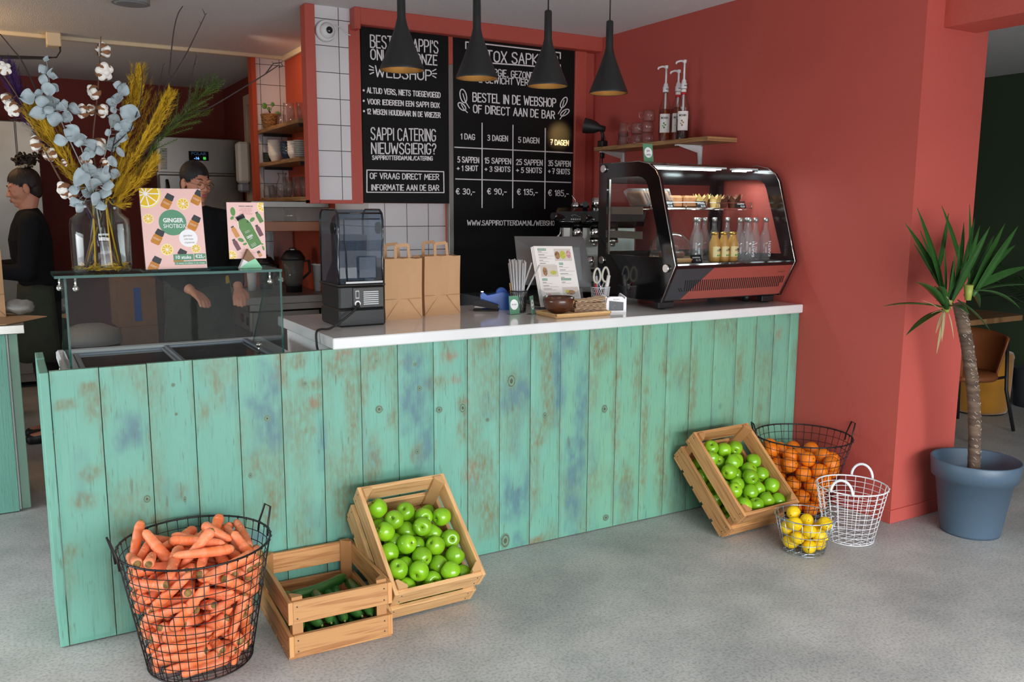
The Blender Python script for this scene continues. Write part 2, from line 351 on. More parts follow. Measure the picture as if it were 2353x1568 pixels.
M['smoke'] = clear('smoked polycarbonate', (.50, .56, .64), .007, haze=.06, hcol=(.42, .52, .66))
M['plastic'] = clear('clear plastic', (.93, .95, .96), .02, haze=.03)
M['straw'] = clear('frosted straw plastic', (.9, .92, .95), .10, haze=.34)
M['wrap'] = clear('cellophane', (.93, .93, .92), .08, rough=.12, haze=.10)
M['perspex'] = clear('scratched perspex', (.80, .78, .76), .02, haze=.2, hcol=(.7, .66, .62))
M['water'] = clear('bottle glass', (.93, .95, .96), .025, edge=(.66, .70, .72), haze=.07)
M['syrup'] = clear('amber syrup', (.80, .46, .16), .06, edge=(.4, .16, .04))
M['redsyrup'] = clear('red syrup', (.42, .10, .08), .06, edge=(.2, .03, .03))
M['juice'] = mat('cloudy juice', srgb(200, 150, 78), .25, coat=.6, noise=(14, .12))
M['blueplastic'] = mat('blue plastic', srgb(24, 96, 200), .3)
M['bluetape'] = mat('blue tape', srgb(30, 90, 190), .5)
M['potblue'] = mat('slate blue pot plastic', srgb(76, 96, 114), .45)
M['soil'] = mat('dry soil', srgb(70, 74, 80), .9, noise=(60, .5), bump=(60, .6))
M['trunk'] = mat('yucca bark', srgb(112, 92, 76), .85, noise=(9, .4, srgb(66, 50, 40)), stretch=(1, 1, 5), bump=(12, .5))
M['barkscar'] = mat('pale leaf scar', srgb(190, 178, 164), .8)
M['leaf'] = mat('yucca leaf', srgb(44, 88, 34), .4, noise=(5, .4), stretch=(1, 1, .3))
M['leafpale'] = mat('pale leaf base', srgb(150, 160, 70), .5)
M['dryleaf'] = mat('dry leaf', srgb(170, 150, 110), .7)
M['apple'] = mat('green apple skin', srgb(140, 190, 30), .22, noise=(9, .3, srgb(112, 168, 26)), rnd=.14, coat=.25)
M['stem'] = mat('fruit stem', srgb(78, 62, 40), .8)
M['calyx'] = mat('dry calyx', srgb(96, 92, 52), .8)
M['orange'] = mat('orange peel', srgb(240, 128, 16), .38, noise=(5, .08), bump=(160, .35), rnd=.06)
M['lemon'] = mat('lemon peel', srgb(246, 204, 20), .36, noise=(5, .06), bump=(120, .3), rnd=.05)
M['carrot'] = mat('carrot skin', srgb(238, 112, 48), .5, noise=(11, .2, srgb(246, 150, 110)), stretch=(1, 1, 2.5), bump=(30, .35), rnd=.12)
M['carrotline'] = mat('pale carrot ring', srgb(246, 180, 140), .6)
M['crown'] = mat('carrot crown', srgb(158, 122, 66), .85, noise=(90, .5, srgb(96, 80, 42)))
M['cuke'] = mat('cucumber skin', srgb(34, 84, 34), .3, noise=(26, .5, srgb(72, 128, 52)), stretch=(1.6, 1.6, .12), coat=.2)
M['cukeend'] = mat('pale cucumber tip', srgb(150, 160, 80), .6)
M['skin'] = mat('skin', srgb(206, 140, 112), .5, noise=(7, .08))
M['lip'] = mat('lips', srgb(170, 92, 84), .45)
M['hair'] = mat('dark brown hair', srgb(48, 31, 23), .62, noise=(40, .5, srgb(24, 15, 12)), stretch=(1, 1, .25), bump=(70, .5))
M['hairblack'] = mat('black hair', srgb(22, 18, 18), .6, noise=(60, .4), stretch=(.3, 1, 1), bump=(80, .3))
M['sweater'] = mat('black sweatshirt cloth', srgb(20, 21, 24), .9, spec=.2, bump=(60, .3))
M['apron'] = mat('dark olive apron cloth', srgb(46, 50, 38), .9, noise=(8, .35), bump=(60, .3))
M['trouser'] = mat('black trouser cloth', srgb(14, 14, 16), .9)
M['scrunchie'] = mat('patterned scrunchie', srgb(220, 204, 170), .8, noise=(90, .9, srgb(40, 32, 50)))
M['eye'] = mat('dark eye', srgb(30, 22, 20), .2)
M['goldwire'] = mat('spectacle wire', srgb(120, 96, 80), .3, .8)
M['eucalyptus'] = mat('grey blue eucalyptus leaf', srgb(172, 186, 192), .75, noise=(34, .22))
M['eucstem'] = mat('pale stem', srgb(150, 152, 146), .7)
M['twig'] = mat('dark twig', srgb(52, 40, 38), .8)
M['cottonstem'] = mat('brown cotton stem', srgb(92, 66, 48), .8)
M['cotton'] = mat('cotton fluff', srgb(240, 234, 226), .95, bump=(60, .6), sheen=.5)
M['boll'] = mat('dry boll husk', srgb(134, 90, 58), .85)
M['pampas'] = mat('mustard pampas', srgb(206, 162, 26), .9, noise=(30, .3))
M['purple'] = mat('purple plume', srgb(66, 28, 92), .9, noise=(30, .4))
M['needle'] = mat('green needles', srgb(92, 116, 40), .6, noise=(14, .5))
M['wicker'] = mat('wicker', srgb(176, 128, 74), .7, noise=(60, .5, srgb(100, 64, 32)))
M['china'] = mat('white china', srgb(232, 226, 222), .25)
M['greychina'] = mat('grey stoneware', srgb(170, 166, 164), .35)
M['navy'] = mat('dark blue bowl', srgb(28, 52, 74), .3)
M['darkgreen'] = mat('dark green plate', srgb(36, 52, 48), .35)
M['beige'] = mat('beige door paint', srgb(182, 164, 148), .6)
M['greyplastic'] = mat('grey plastic', srgb(150, 150, 152), .5)
M['darkgrey'] = mat('dark grey plastic', srgb(58, 60, 64), .4)
M['possilver'] = mat('pos grey plastic', srgb(104, 104, 106), .38)
M['ochre'] = mat('ochre velvet', srgb(176, 118, 14), .85, noise=(6, .25), sheen=.4)
M['cognac'] = mat('brown leather', srgb(128, 72, 38), .4, noise=(8, .15))
M['mint'] = mat('mint paint', srgb(142, 214, 170), .5)
M['tan'] = wood('small holder wood', srgb(134, 92, 54), srgb(168, 122, 76))
M['coconut'] = mat('coconut shell', srgb(88, 48, 28), .28, noise=(26, .5, srgb(58, 28, 16)), coat=.4)
M['nut'] = mat('brown sugar cube', srgb(176, 128, 76), .8)
M['bread'] = mat('brown cake crust', srgb(150, 96, 56), .8, noise=(40, .35))
M['cookie'] = mat('chocolate cookie', srgb(110, 62, 40), .85, noise=(40, .4))
M['muffinpaper'] = mat('muffin paper', srgb(196, 160, 96), .8)
M['muffindark'] = mat('dark muffin paper', srgb(92, 50, 30), .8)
M['reflected'] = mat('copper red fascia', srgb(180, 96, 84), .3, .35, noise=(4, .06))  # red reflection on the display front, painted as a base colour
M['label'] = mat('cream label', srgb(226, 206, 150), .6)
M['redlabel'] = mat('red label', srgb(200, 30, 40), .5)
M['cap'] = mat('silver cap', srgb(190, 190, 186), .35, .8)
M['goldcap'] = mat('gold cap', srgb(200, 160, 80), .35, .8)
M['yellow'] = mat('yellow bottle', srgb(206, 176, 30), .4)
M['greenbottle'] = mat('green juice bottle', srgb(120, 150, 50), .35)
M['orangebottle'] = mat('orange bottle', srgb(206, 100, 60), .4)
M['amberboard'] = mat('amber board', srgb(150, 84, 34), .35, noise=(3, .15))
M['led'] = mat('led', (1, 1, 1), .5, emit=((.86, 1.0, 1.0), 16))
M['ledbar'] = mat('led bar housing', srgb(210, 222, 224), .3, emit=((.8, 1, 1), .12))
M['bluelcd'] = mat('blue lcd', srgb(20, 40, 120), .3, emit=((.12, .3, 1), 2.5))
M['greenled'] = mat('green led', srgb(20, 120, 20), .3, emit=((.1, .7, .1), .6))
M['bulb'] = mat('warm bulb', (1, .8, .5), .5, emit=((1, .6, .25), 5))
M['cream'] = mat('cream plastic', srgb(226, 208, 176), .5)
M['greyblue'] = mat('grey blue aluminium', srgb(150, 160, 176), .35, .4)
M['freezer'] = mat('white freezer plastic', srgb(208, 212, 216), .35)
M['freezerlid'] = clear('freezer lid glass', (.42, .41, .41), .02, haze=.08)
M['sole'] = mat('pale scissors handle', srgb(206, 202, 186), .5)
M['yellowpress'] = mat('chopped yellow food', srgb(206, 160, 50), .8, noise=(40, .4))
M['foil'] = mat('crumpled foil bag', srgb(150, 148, 144), .5, .3, bump=(18, .8))
def tile_mat():
    m = bpy.data.materials.new('white wall tiles'); m.use_nodes = True; nt = m.node_tree; b = nt.nodes['Principled BSDF']; L = nt.links.new
    g = nt.nodes.new('ShaderNodeTexCoord'); sp = nt.nodes.new('ShaderNodeSeparateXYZ'); L(g.outputs['Object'], sp.inputs[0])
    cb = nt.nodes.new('ShaderNodeCombineXYZ'); sx_ = nt.nodes.new('ShaderNodeMath'); sx_.operation = 'SUBTRACT'; sx_.inputs[1].default_value = .032; L(sp.outputs[0], sx_.inputs[0]); sz_ = nt.nodes.new('ShaderNodeMath'); sz_.operation = 'SUBTRACT'; sz_.inputs[1].default_value = .04; L(sp.outputs[2], sz_.inputs[0]); L(sx_.outputs[0], cb.inputs[0]); L(sz_.outputs[0], cb.inputs[1])
    br = nt.nodes.new('ShaderNodeTexBrick'); br.offset = 0; br.squash = 1; L(cb.outputs[0], br.inputs['Vector'])
    br.inputs['Scale'].default_value = 1; br.inputs['Brick Width'].default_value = .15; br.inputs['Row Height'].default_value = .15; br.inputs['Mortar Size'].default_value = .0022; br.inputs['Mortar Smooth'].default_value = .1
    br.inputs['Color1'].default_value = (*srgb(226, 222, 224), 1); br.inputs['Color2'].default_value = (*srgb(220, 217, 220), 1); br.inputs['Mortar'].default_value = (*srgb(70, 76, 74), 1)
    L(br.outputs['Color'], b.inputs['Base Color']); b.inputs['Roughness'].default_value = .16
    bp = nt.nodes.new('ShaderNodeBump'); bp.inputs['Strength'].default_value = .4; bp.inputs['Distance'].default_value = .002; bp.invert = True; L(br.outputs['Fac'], bp.inputs['Height']); L(bp.outputs[0], b.inputs['Normal'])
    return m
M['tile'] = tile_mat()
def floor_mat():
    m = bpy.data.materials.new('polished concrete'); m.use_nodes = True; nt = m.node_tree; b = nt.nodes['Principled BSDF']; L = nt.links.new
    tc = nt.nodes.new('ShaderNodeTexCoord').outputs['Object']
    def nz(s, d): 
        n = nt.nodes.new('ShaderNodeTexNoise'); n.inputs['Scale'].default_value = s; n.inputs['Detail'].default_value = d; n.inputs['Roughness'].default_value = .62; L(tc, n.inputs['Vector']); return n.outputs['Fac']
    r1 = nt.nodes.new('ShaderNodeValToRGB'); L(nz(2.1, 8), r1.inputs[0]); r1.color_ramp.elements[0].position = .3; r1.color_ramp.elements[1].position = .72
    r1.color_ramp.elements[0].color = (*srgb(150, 153, 152), 1); r1.color_ramp.elements[1].color = (*srgb(198, 197, 194), 1)
    r2 = nt.nodes.new('ShaderNodeValToRGB'); L(nz(95, 5), r2.inputs[0]); r2.color_ramp.elements[0].position = .36; r2.color_ramp.elements[1].position = .54; r2.color_ramp.elements[0].color = (.56, .56, .55, 1)
    mx = nt.nodes.new('ShaderNodeMix'); mx.data_type = 'RGBA'; mx.blend_type = 'MULTIPLY'; mx.inputs[0].default_value = .75; L(r1.outputs[0], mx.inputs[6]); L(r2.outputs[0], mx.inputs[7])
    v = nt.nodes.new('ShaderNodeTexVoronoi'); v.inputs['Scale'].default_value = 5.5; L(tc, v.inputs['Vector']); r3 = nt.nodes.new('ShaderNodeValToRGB'); L(v.outputs['Distance'], r3.inputs[0])
    r3.color_ramp.elements[0].position = .015; r3.color_ramp.elements[0].color = (.35, .34, .33, 1); r3.color_ramp.elements[1].position = .04
    mx2 = nt.nodes.new('ShaderNodeMix'); mx2.data_type = 'RGBA'; mx2.blend_type = 'MULTIPLY'; mx2.inputs[0].default_value = .7; L(mx.outputs[2], mx2.inputs[6]); L(r3.outputs[0], mx2.inputs[7])
    L(mx2.outputs[2], b.inputs['Base Color'])
    mr = nt.nodes.new('ShaderNodeMapRange'); L(nz(3, 4), mr.inputs[0]); mr.inputs[3].default_value = .38; mr.inputs[4].default_value = .62; L(mr.outputs[0], b.inputs['Roughness'])
    bp = nt.nodes.new('ShaderNodeBump'); bp.inputs['Strength'].default_value = .12; bp.inputs['Distance'].default_value = .005; L(nz(60, 4), bp.inputs['Height']); L(bp.outputs[0], b.inputs['Normal'])
    return m
M['knot'] = mat('knot in painted wood', srgb(112, 148, 124), .5, noise=(60, .2))
M['knotdark'] = mat('dark knot centre', srgb(84, 92, 72), .6, noise=(80, .4))
M['jugclear'] = clear('worn blender jug plastic', (.62, .64, .62), .03, haze=.16, hcol=(.5, .52, .48))
M['floor'] = floor_mat()
def paintwood():
    m = bpy.data.materials.new('mint green distressed paint on planks'); m.use_nodes = True; nt = m.node_tree; b = nt.nodes['Principled BSDF']; L = nt.links.new
    tc = nt.nodes.new('ShaderNodeTexCoord').outputs['Object']
    def attr(n):
        a = nt.nodes.new('ShaderNodeAttribute'); a.attribute_name = n; return a.outputs['Fac']
    rnd = attr('rnd')
    ml = nt.nodes.new('ShaderNodeMath'); ml.operation = 'MULTIPLY'; L(rnd, ml.inputs[0]); ml.inputs[1].default_value = 37
    cb = nt.nodes.new('ShaderNodeCombineXYZ'); L(ml.outputs[0], cb.inputs[1])
    va = nt.nodes.new('ShaderNodeVectorMath'); va.operation = 'ADD'; L(tc, va.inputs[0]); L(cb.outputs[0], va.inputs[1]); P = va.outputs[0]
    def nz(sc, scale, d=5, dist=0.0):
        mp = nt.nodes.new('ShaderNodeMapping'); mp.inputs['Scale'].default_value = sc; L(P, mp.inputs[0])
        n = nt.nodes.new('ShaderNodeTexNoise'); n.inputs['Scale'].default_value = scale; n.inputs['Detail'].default_value = d; n.inputs['Distortion'].default_value = dist; L(mp.outputs[0], n.inputs['Vector']); return n.outputs['Fac']
    def ramp(f, a, bb, c0=(0, 0, 0), c1=(1, 1, 1)):
        r = nt.nodes.new('ShaderNodeValToRGB'); L(f, r.inputs[0]); r.color_ramp.elements[0].position = a; r.color_ramp.elements[1].position = bb; r.color_ramp.elements[0].color = (*c0, 1); r.color_ramp.elements[1].color = (*c1, 1); return r.outputs[0]
    def mixc(f, a, bb, bt='MIX'):
        x = nt.nodes.new('ShaderNodeMix'); x.data_type = 'RGBA'; x.blend_type = bt
        if isinstance(f, float): x.inputs[0].default_value = f
        else: L(f, x.inputs[0])
        for k, q in ((6, a), (7, bb)):
            if isinstance(q, tuple): x.inputs[k].default_value = (*q, 1)
            else: L(q, x.inputs[k])
        return x.outputs[2]
    def mul(a, bb):
        x = nt.nodes.new('ShaderNodeMath'); x.operation = 'MULTIPLY'; x.use_clamp = True
        for k, q in ((0, a), (1, bb)):
            if isinstance(q, float): x.inputs[k].default_value = q
            else: L(q, x.inputs[k])
        return x.outputs[0]
    grain = nz((30, 1, 1.6), 5, 6, .4); soft = nz((3, 1, 1), 2.2, 3); speck = nz((26, 1, 9), 3, 8); fine = nz((1, 1, 1), 70, 5)
    base = mixc(soft, srgb(97, 158, 140), srgb(118, 176, 158))
    base = mixc(mul(attr('tone'), .8), base, srgb(116, 170, 140))
    base = mixc(mul(ramp(grain, .56, .74), .42), base, srgb(76, 122, 108))
    gb = mul(attr('brown'), ramp(speck, .22, .68))
    base = mixc(mul(gb, .95), base, srgb(116, 112, 76))
    bl = mul(attr('blue'), ramp(nz((9, 1, 4), 4, 6), .18, .60))
    base = mixc(mul(bl, .95), base, srgb(84, 122, 130))
    base = mixc(mul(mul(attr('rust'), ramp(speck, .30, .72)), .75), base, srgb(150, 92, 60))
    base = mixc(mul(ramp(nz((26, 1, 3), 4, 8), .62, .72), .6), base, srgb(90, 98, 76))
    vo = nt.nodes.new('ShaderNodeTexVoronoi'); vo.inputs['Scale'].default_value = 3.4; mp = nt.nodes.new('ShaderNodeMapping'); mp.inputs['Scale'].default_value = (1.15, 1, .8); L(P, mp.inputs[0]); L(mp.outputs[0], vo.inputs['Vector'])
    kn = ramp(vo.outputs['Distance'], .02, .075, (1, 1, 1), (0, 0, 0)); sep = nt.nodes.new('ShaderNodeSeparateColor'); L(vo.outputs['Color'], sep.inputs[0])
    base = mixc(mul(mul(kn, ramp(sep.outputs[0], .55, .6)), .62), base, srgb(76, 98, 84))
    L(base, b.inputs['Base Color']); b.inputs['Roughness'].default_value = .5
    bp = nt.nodes.new('ShaderNodeBump'); bp.inputs['Strength'].default_value = .35; bp.inputs['Distance'].default_value = .004; L(grain, bp.inputs['Height'])
    bp2 = nt.nodes.new('ShaderNodeBump'); bp2.inputs['Strength'].default_value = .12; bp2.inputs['Distance'].default_value = .003; L(fine, bp2.inputs['Height']); L(bp.outputs[0], bp2.inputs['Normal']); L(bp2.outputs[0], b.inputs['Normal'])
    return m
M['paint'] = paintwood()
M['paintedge'] = mat('worn plank edge', srgb(96, 120, 92), .7, noise=(30, .5, srgb(104, 74, 44)))
# ------------------------------------------------------------------ setting
CE = 2.6616; LX = 3.5285
def sbox(name, x0, x1, y0, y1, z0, z1, m, bev=0):
    return MB().box(((x0 + x1) / 2, (y0 + y1) / 2, (z0 + z1) / 2), (x1 - x0, y1 - y0, z1 - z0), bev=bev).struct(name, M[m] if isinstance(m, str) else m)
def bx(mb, x0, x1, y0, y1, z0, z1, bev=0, rot=None):
    return mb.box(((x0 + x1) / 2, (y0 + y1) / 2, (z0 + z1) / 2), (x1 - x0, y1 - y0, z1 - z0), bev=bev, rot=rot)
sbox('floor', -3.2, 7.7, -5.7, 6.3, -.1, 0, 'floor')
sbox('ceiling', -3.2, 7.7, -5.7, 6.3, CE, CE + .1, 'ceil')
b = MB(); bx(b, -3.1, -3.0, -5.5, -.7, 0, CE); bx(b, -3.1, -3.0, 1.45, 6.1, 0, CE); bx(b, -3.1, -3.0, -.7, 1.45, 0, .3); bx(b, -3.1, -3.0, -.7, 1.45, 2.1, CE); b.struct('wall_left', M['white'])
b = MB(); bx(b, -3.1, -1.2, -5.5, -5.4, 0, CE); bx(b, 3.9, 7.6, -5.5, -5.4, 0, CE); bx(b, -1.2, 3.9, -5.5, -5.4, 0, .12); bx(b, -1.2, 3.9, -5.5, -5.4, 2.02, CE); b.struct('wall_front', M['white'])
b = MB()
for x in (-1.2, .1, 1.4, 2.7, 3.85): bx(b, x, x + .05, -5.50, -5.44, .12, 2.02)
bx(b, -1.2, 3.9, -5.50, -5.44, .12, .18); bx(b, -1.2, 3.9, -5.50, -5.44, 1.96, 2.02); b.struct('window_1', M['darkgrey'])
sbox('wall_right', LX, 3.995, -.6216, 2.62, 0, CE, 'red')
b = MB(); bx(b, LX - .008, 4.003, -.63, -.6216, 0, .067, .002); bx(b, LX - .008, LX, -.6216, -.0, 0, .067, .002); b.struct('baseboard_right', M['red'])
sbox('wall_back', 2.405, LX, 1.93, 2.62, 0, CE, 'red')
sbox('wall_tiled', 1.875, 2.405, 1.985, 2.62, 0, CE, 'tile')
sbox('wall_niche', 1.876, 2.1, 2.62, 3.76, 0, CE, 'warmlit_wall')
sbox('wall_kitchen', 1.876, 2.1, 3.76, 6.05, 0, CE, 'shaded_red')
sbox('wall_far', -3.0, 1.876, 5.95, 6.05, 0, CE, 'shaded_red')
sbox('wall_stub', 1.645, 1.876, 3.735, 3.81, 0, CE, 'tile')
sbox('trim_1', 1.612, 1.645, 3.715, 3.825, 0, CE - .02, 'warmlit_wall')
b = MB(); bx(b, -3, 1.876, 3.70, 3.735, CE - .028, CE, .004); bx(b, 1.846, 1.876, 2.62, 3.70, CE - .04, CE, .004); b.struct('trim_2', M['cream'])
# bulkhead carrying the tiled column and the upper chalkboard
sbox('wall_bulkhead', 1.80, 2.405, 1.912, 1.98, 1.535, CE, 'red')
sbox('wall_column', 1.515, 1.80, 1.906, 1.975, 1.552, CE, 'tile')
b = MB(); bx(b, 1.478, 1.537, 1.892, 1.985, 1.53, CE, .003); bx(b, 1.741, 1.81, 1.896, 1.91, 1.53, CE - .09, .002); bx(b, 1.478, 1.81, 1.898, 1.98, 1.53, 1.552, .002); b.struct('trim_3', M['redtrim'])
b = MB(); bx(b, 1.775, LX, 1.83, 1.93, 2.568, CE, .003); bx(b, 1.752, 1.79, 1.825, 2.0, 2.54, CE, .003); b.struct('trim_4', M['redtrim'])
b = MB(); bx(b, 2.387, 2.421, 1.893, 1.93, .5, 2.40, .002); b.mi = 1; bx(b, 2.389, 2.421, 1.893, 1.93, 2.40, 2.568, .002); b.struct('trim_5', [M['steel_dull'], M['redtrim']])
b = MB(); bx(b, 3.346, 3.44, 1.885, 1.93, .5, 2.568, .004); b.struct('trim_6', M['redtrim'])
sbox('trim_7', 3.655, 3.90, -5.4, -.6216, 2.325, CE, 'redtrim')
sbox('wall_green', 7.45, 7.6, -5.4, 6.1, 0, CE, 'green_wall')
sbox('baseboard_green', 7.435, 7.45, -5.4, 6.1, 0, .07, 'green_wall')
sbox('wall_room', 2.1, 7.45, 5.95, 6.05, 0, CE, 'green_wall')
b = MB(); bx(b, 1.835, 1.876, 4.86, 4.97, 0, 2.49, .004); bx(b, 1.835, 1.876, 3.98, 4.86, 2.40, 2.49, .004); bx(b, 1.835, 1.876, 3.90, 3.98, 0, 2.49, .004); bx(b, 1.862, 1.876, 3.98, 4.86, .01, 2.40); d1 = b.struct('door_1', M['beige'])
# ------------------------------------------------------------------ counter with green plank front
XK = [0, .1491, .2996, .4515, .6071, .7646, .9216, 1.0778, 1.2335, 1.3907, 1.5476, 1.7032, 1.8587, 2.015, 2.1716, 2.3263, 2.4764, 2.6263, 2.7779, 2.9280, 3.0796, 3.2180, 3.3429, 3.4584, 3.5275]
PH = .9666
counter = thing('bar_counter', 'long bar counter clad in distressed mint green vertical planks', 'counter', (1.76, .3, 0))
BL = [(615, 975, 42, 60), (590, 950, 18, 30), (955, 925, 36, 75), (1187, 908, 34, 46), (1187, 1142, 34, 46), (1315, 1120, 16, 130), (1335, 1000, 12, 160), (945, 835, 30, 40), (1285, 850, 14, 120), (300, 990, 40, 40), (285, 1310, 20, 50), (600, 1235, 28, 22), (1165, 930, 20, 24), (625, 880, 28, 50), (1300, 790, 30, 20), (975, 1020, 22, 60), (740, 1010, 10, 60), (340, 1300, 20, 60), (1195, 1240, 16, 18)]
BN = [(205, 895, 22, 16), (225, 935, 25, 40), (150, 930, 25, 12), (165, 1265, 32, 18), (150, 1290, 20, 10), (1000, 880, 24, 16), (717, 883, 34, 12), (725, 930, 20, 20), (775, 840, 40, 30), (810, 960, 18, 130), (790, 1130, 24, 100), (850, 830, 24, 30), (930, 833, 26, 12), (960, 1040, 22, 28), (1065, 935, 14, 24), (1060, 990, 12, 30), (1110, 1080, 24, 60), (1120, 800, 20, 40), (1120, 1180, 26, 60), (1255, 840, 18, 70), (1262, 940, 18, 60), (1240, 1010, 20, 20), (1230, 1130, 18, 14), (625, 1150, 26, 70), (590, 1070, 20, 30), (1415, 960, 8, 140), (1465, 880, 10, 60), (1440, 1130, 16, 80), (1480, 1000, 8, 120), (1520, 1080, 14, 90), (1530, 850, 10, 40), (1380, 790, 22, 40), (1235, 1245, 30, 14), (300, 1230, 36, 22), (420, 1130, 16, 18), (470, 950, 14, 30), (190, 1150, 26, 16), (210, 1090, 26, 18), (700, 990, 30, 14), (680, 830, 20, 20), (650, 830, 14, 60), (1590, 900, 8, 100), (1700, 850, 8, 60), (1745, 950, 8, 60), (860, 1060, 16, 70), (900, 960, 14, 24), (360, 1220, 14, 50), (830, 880, 16, 60), (1000, 1150, 20, 40), (500, 900, 16, 60)]
RS = [(1038, 820, 26, 12), (1040, 872, 20, 12), (790, 812, 24, 10), (1245, 774, 16, 8), (1070, 925, 10, 14), (1225, 1248, 22, 10), (725, 925, 14, 14), (1790, 770, 8, 14), (1080, 1090, 18, 24), (638, 830, 8, 60), (340, 842, 12, 3)]
TN = [(1385, 980, 34, 260), (1310, 970, 8, 90), (1600, 930, 250, 300)]
def conv(lst):
    out = []
    for u, v, ru, rv in lst:
        p = at(u, v, Y=0); q = at(u + ru, v, Y=0); r = at(u, v + rv, Y=0); out.append((p.x, p.z, max(q.x - p.x, .004) * .9, max(p.z - r.z, .004) * .9))
    return out
SPOTS = {'blue': conv(BL), 'brown': conv(BN), 'rust': conv(RS), 'tone': conv(TN)}
def hash2(i, j):
    n = math.sin(i * 127.1 + j * 311.7) * 43758.5453; return n - math.floor(n)
def vnoise(x, y):
    i, j = math.floor(x), math.floor(y); fx, fy = x - i, y - j; fx = fx * fx * (3 - 2 * fx); fy = fy * fy * (3 - 2 * fy)
    a, b_, c, d = hash2(i, j), hash2(i + 1, j), hash2(i, j + 1), hash2(i + 1, j + 1); return (a + (b_ - a) * fx) * (1 - fy) + (c + (d - c) * fx) * fy
def smask(k, x, z, px0, px1):
    s = 0
    for cx, cz, rx, rz in SPOTS[k]:
        if not (px0 - .02 < cx < px1 + .02) and k != 'tone': continue
        wob = (vnoise(x * 38 + cz * 7, z * 20) - .5) * .9
        d = max(abs(x - cx) / rx, abs(z - cz) / rz) * .6 + math.hypot((x - cx) / rx, (z - cz) / rz) * .4 + wob
        s = max(s, min(1, max(0, (1.45 - d) / .95)))
    return s
def plank_panel():
    V = []; F = []; A = {k: [] for k in ('blue', 'brown', 'rust', 'tone')}; R = []
    NZ = 54
    for i in range(len(XK) - 1):
        x0 = XK[i] + .0014; x1 = XK[i + 1] - .0014; hgt = PH if i > 5 else PH - .001 + .003 * hash2(i, 3); o = len(V)
        yo = .0012 * hash2(i, 9); NX = 8 if i < 20 else 5; rv = hash2(i, 17)
        for k in range(NZ + 1):
            z = .004 + (hgt - .004) * k / NZ
            for j in range(NX + 1):
                x = x0 + (x1 - x0) * j / NX; e = .0022 if (j in (0, NX) or k in (0, NZ)) else 0
                V.append((x, yo + e, z))
                for q in A: A[q].append(smask(q, x, z, x0, x1))
                n = vnoise(x * 9 + 3.1 * i, z * 4.2); n2 = vnoise(x * 14 + 17 * i, z * 6 + 40)
                A['brown'][-1] = max(A['brown'][-1], min(.62, max(0, (n - .55) * 2.6)), .55 if min(x - x0, x1 - x) < .004 and n2 > .45 else 0)
                A['blue'][-1] = max(A['blue'][-1], min(.3, max(0, (n2 - .76) * 3)))
        W_ = NX + 1
        for k in range(NZ):
            for j in range(NX): F.append((o + k * W_ + j, o + k * W_ + j + 1, o + (k + 1) * W_ + j + 1, o + (k + 1) * W_ + j)); R.append(rv)
        # the four thin sides and the back of the plank
        c = len(V); 
        for (x, z) in ((x0, .004), (x1, .004), (x1, hgt), (x0, hgt)):
            V.append((x, yo + .0022, z)); V.append((x, .024, z))
            for q in A: A[q] += [.6 if q == 'brown' else 0, .8 if q == 'brown' else 0]
        for a in range(4):
            b2 = (a + 1) % 4; F.append((c + 2 * a, c + 2 * a + 1, c + 2 * b2 + 1, c + 2 * b2)); R.append(rv)
        F.append((c + 1, c + 3, c + 5, c + 7)); R.append(rv)
    me = bpy.data.meshes.new('front_panel'); me.from_pydata([Vector(v) - Vector((1.76, .3, 0)) for v in V], [], F)
    for q in A:
        a = me.attributes.new(q, 'FLOAT', 'POINT'); a.data.foreach_set('value', A[q])
    a = me.attributes.new('rnd', 'FLOAT', 'FACE'); a.data.foreach_set('value', R)
    me.materials.append(M['paint']); me.update()
    o = bpy.data.objects.new('front_panel', me); COL.objects.link(o); o.parent = counter; WM[o.name] = WM[counter.name]
plank_panel()
KN = [(338, 1147, 9, 10), (871, 941, 9, 10), (1009, 942, 8, 8), (1063, 938, 8, 12), (954, 838, 5, 5), (964, 893, 6, 7), (1175, 876, 10, 17), (1389, 940, 7, 10), (614, 962, 8, 8), (1161, 1243, 11, 18), (959, 1038, 6, 8), (405, 952, 4, 4), (398, 885, 5, 5), (1252, 955, 5, 8), (575, 1093, 5, 7), (1392, 1190, 7, 8), (700, 882, 6, 5), (865, 830, 3, 3), (1120, 965, 5, 5), (425, 1148, 4, 8)]
for q, (u, v, ru, rv) in enumerate(KN):
    kb = MB(); p = at(u, v, Y=0); rx = abs(at(u + ru, v, Y=0).x - p.x); rz = abs(at(u, v + rv, Y=0).z - p.z)
    for k_, yy, mi in ((1.0, -.0004, 0), (.80, -.0007, 1), (.66, -.0010, 0), (.34, -.0013, 1)):
        kb.mi = mi; kb.poly([(p.x + k_ * rx * math.cos(a * PI / 9) * (1 + .08 * math.sin(3 * a + q)), yy, p.z + k_ * rz * math.sin(a * PI / 9)) for a in range(18)])
    kb.build('knot', [M['knot'], M['knotdark']], counter, recalc=False)
b = MB(); bx(b, -.028, -.001, -.0, .15, .003, PH - .002, .002); bx(b, -.028, -.001, .153, .31, .003, PH - .004, .002); bx(b, -.028, -.001, .313, .46, .003, PH, .002); b.build('end_panel', M['paint'], counter)
b = MB(); bx(b, .002, LX - .002, .0245, .034, .003, .962); b.build('light_stop_board', M['blackmetal'], counter)  # added dark board that stops light leaking between the planks
b = MB()
for k in range(6): bx(b, .992, 1.012, .036 + .115 * k, .036 + .115 * k + .113, .01, .965, .001)
bx(b, 1.012, LX - .004, .70, .72, .01, .965); b.build('side_boards', M['white'], counter)
ct = MB(); bx(ct, .962, LX - .0006, -.02, .765, .9675, 1.0125, .004); ct.one('countertop', M['quartz'], 'white quartz countertop on the green plank bar counter', 'countertop', (2.24, .37, .9675))
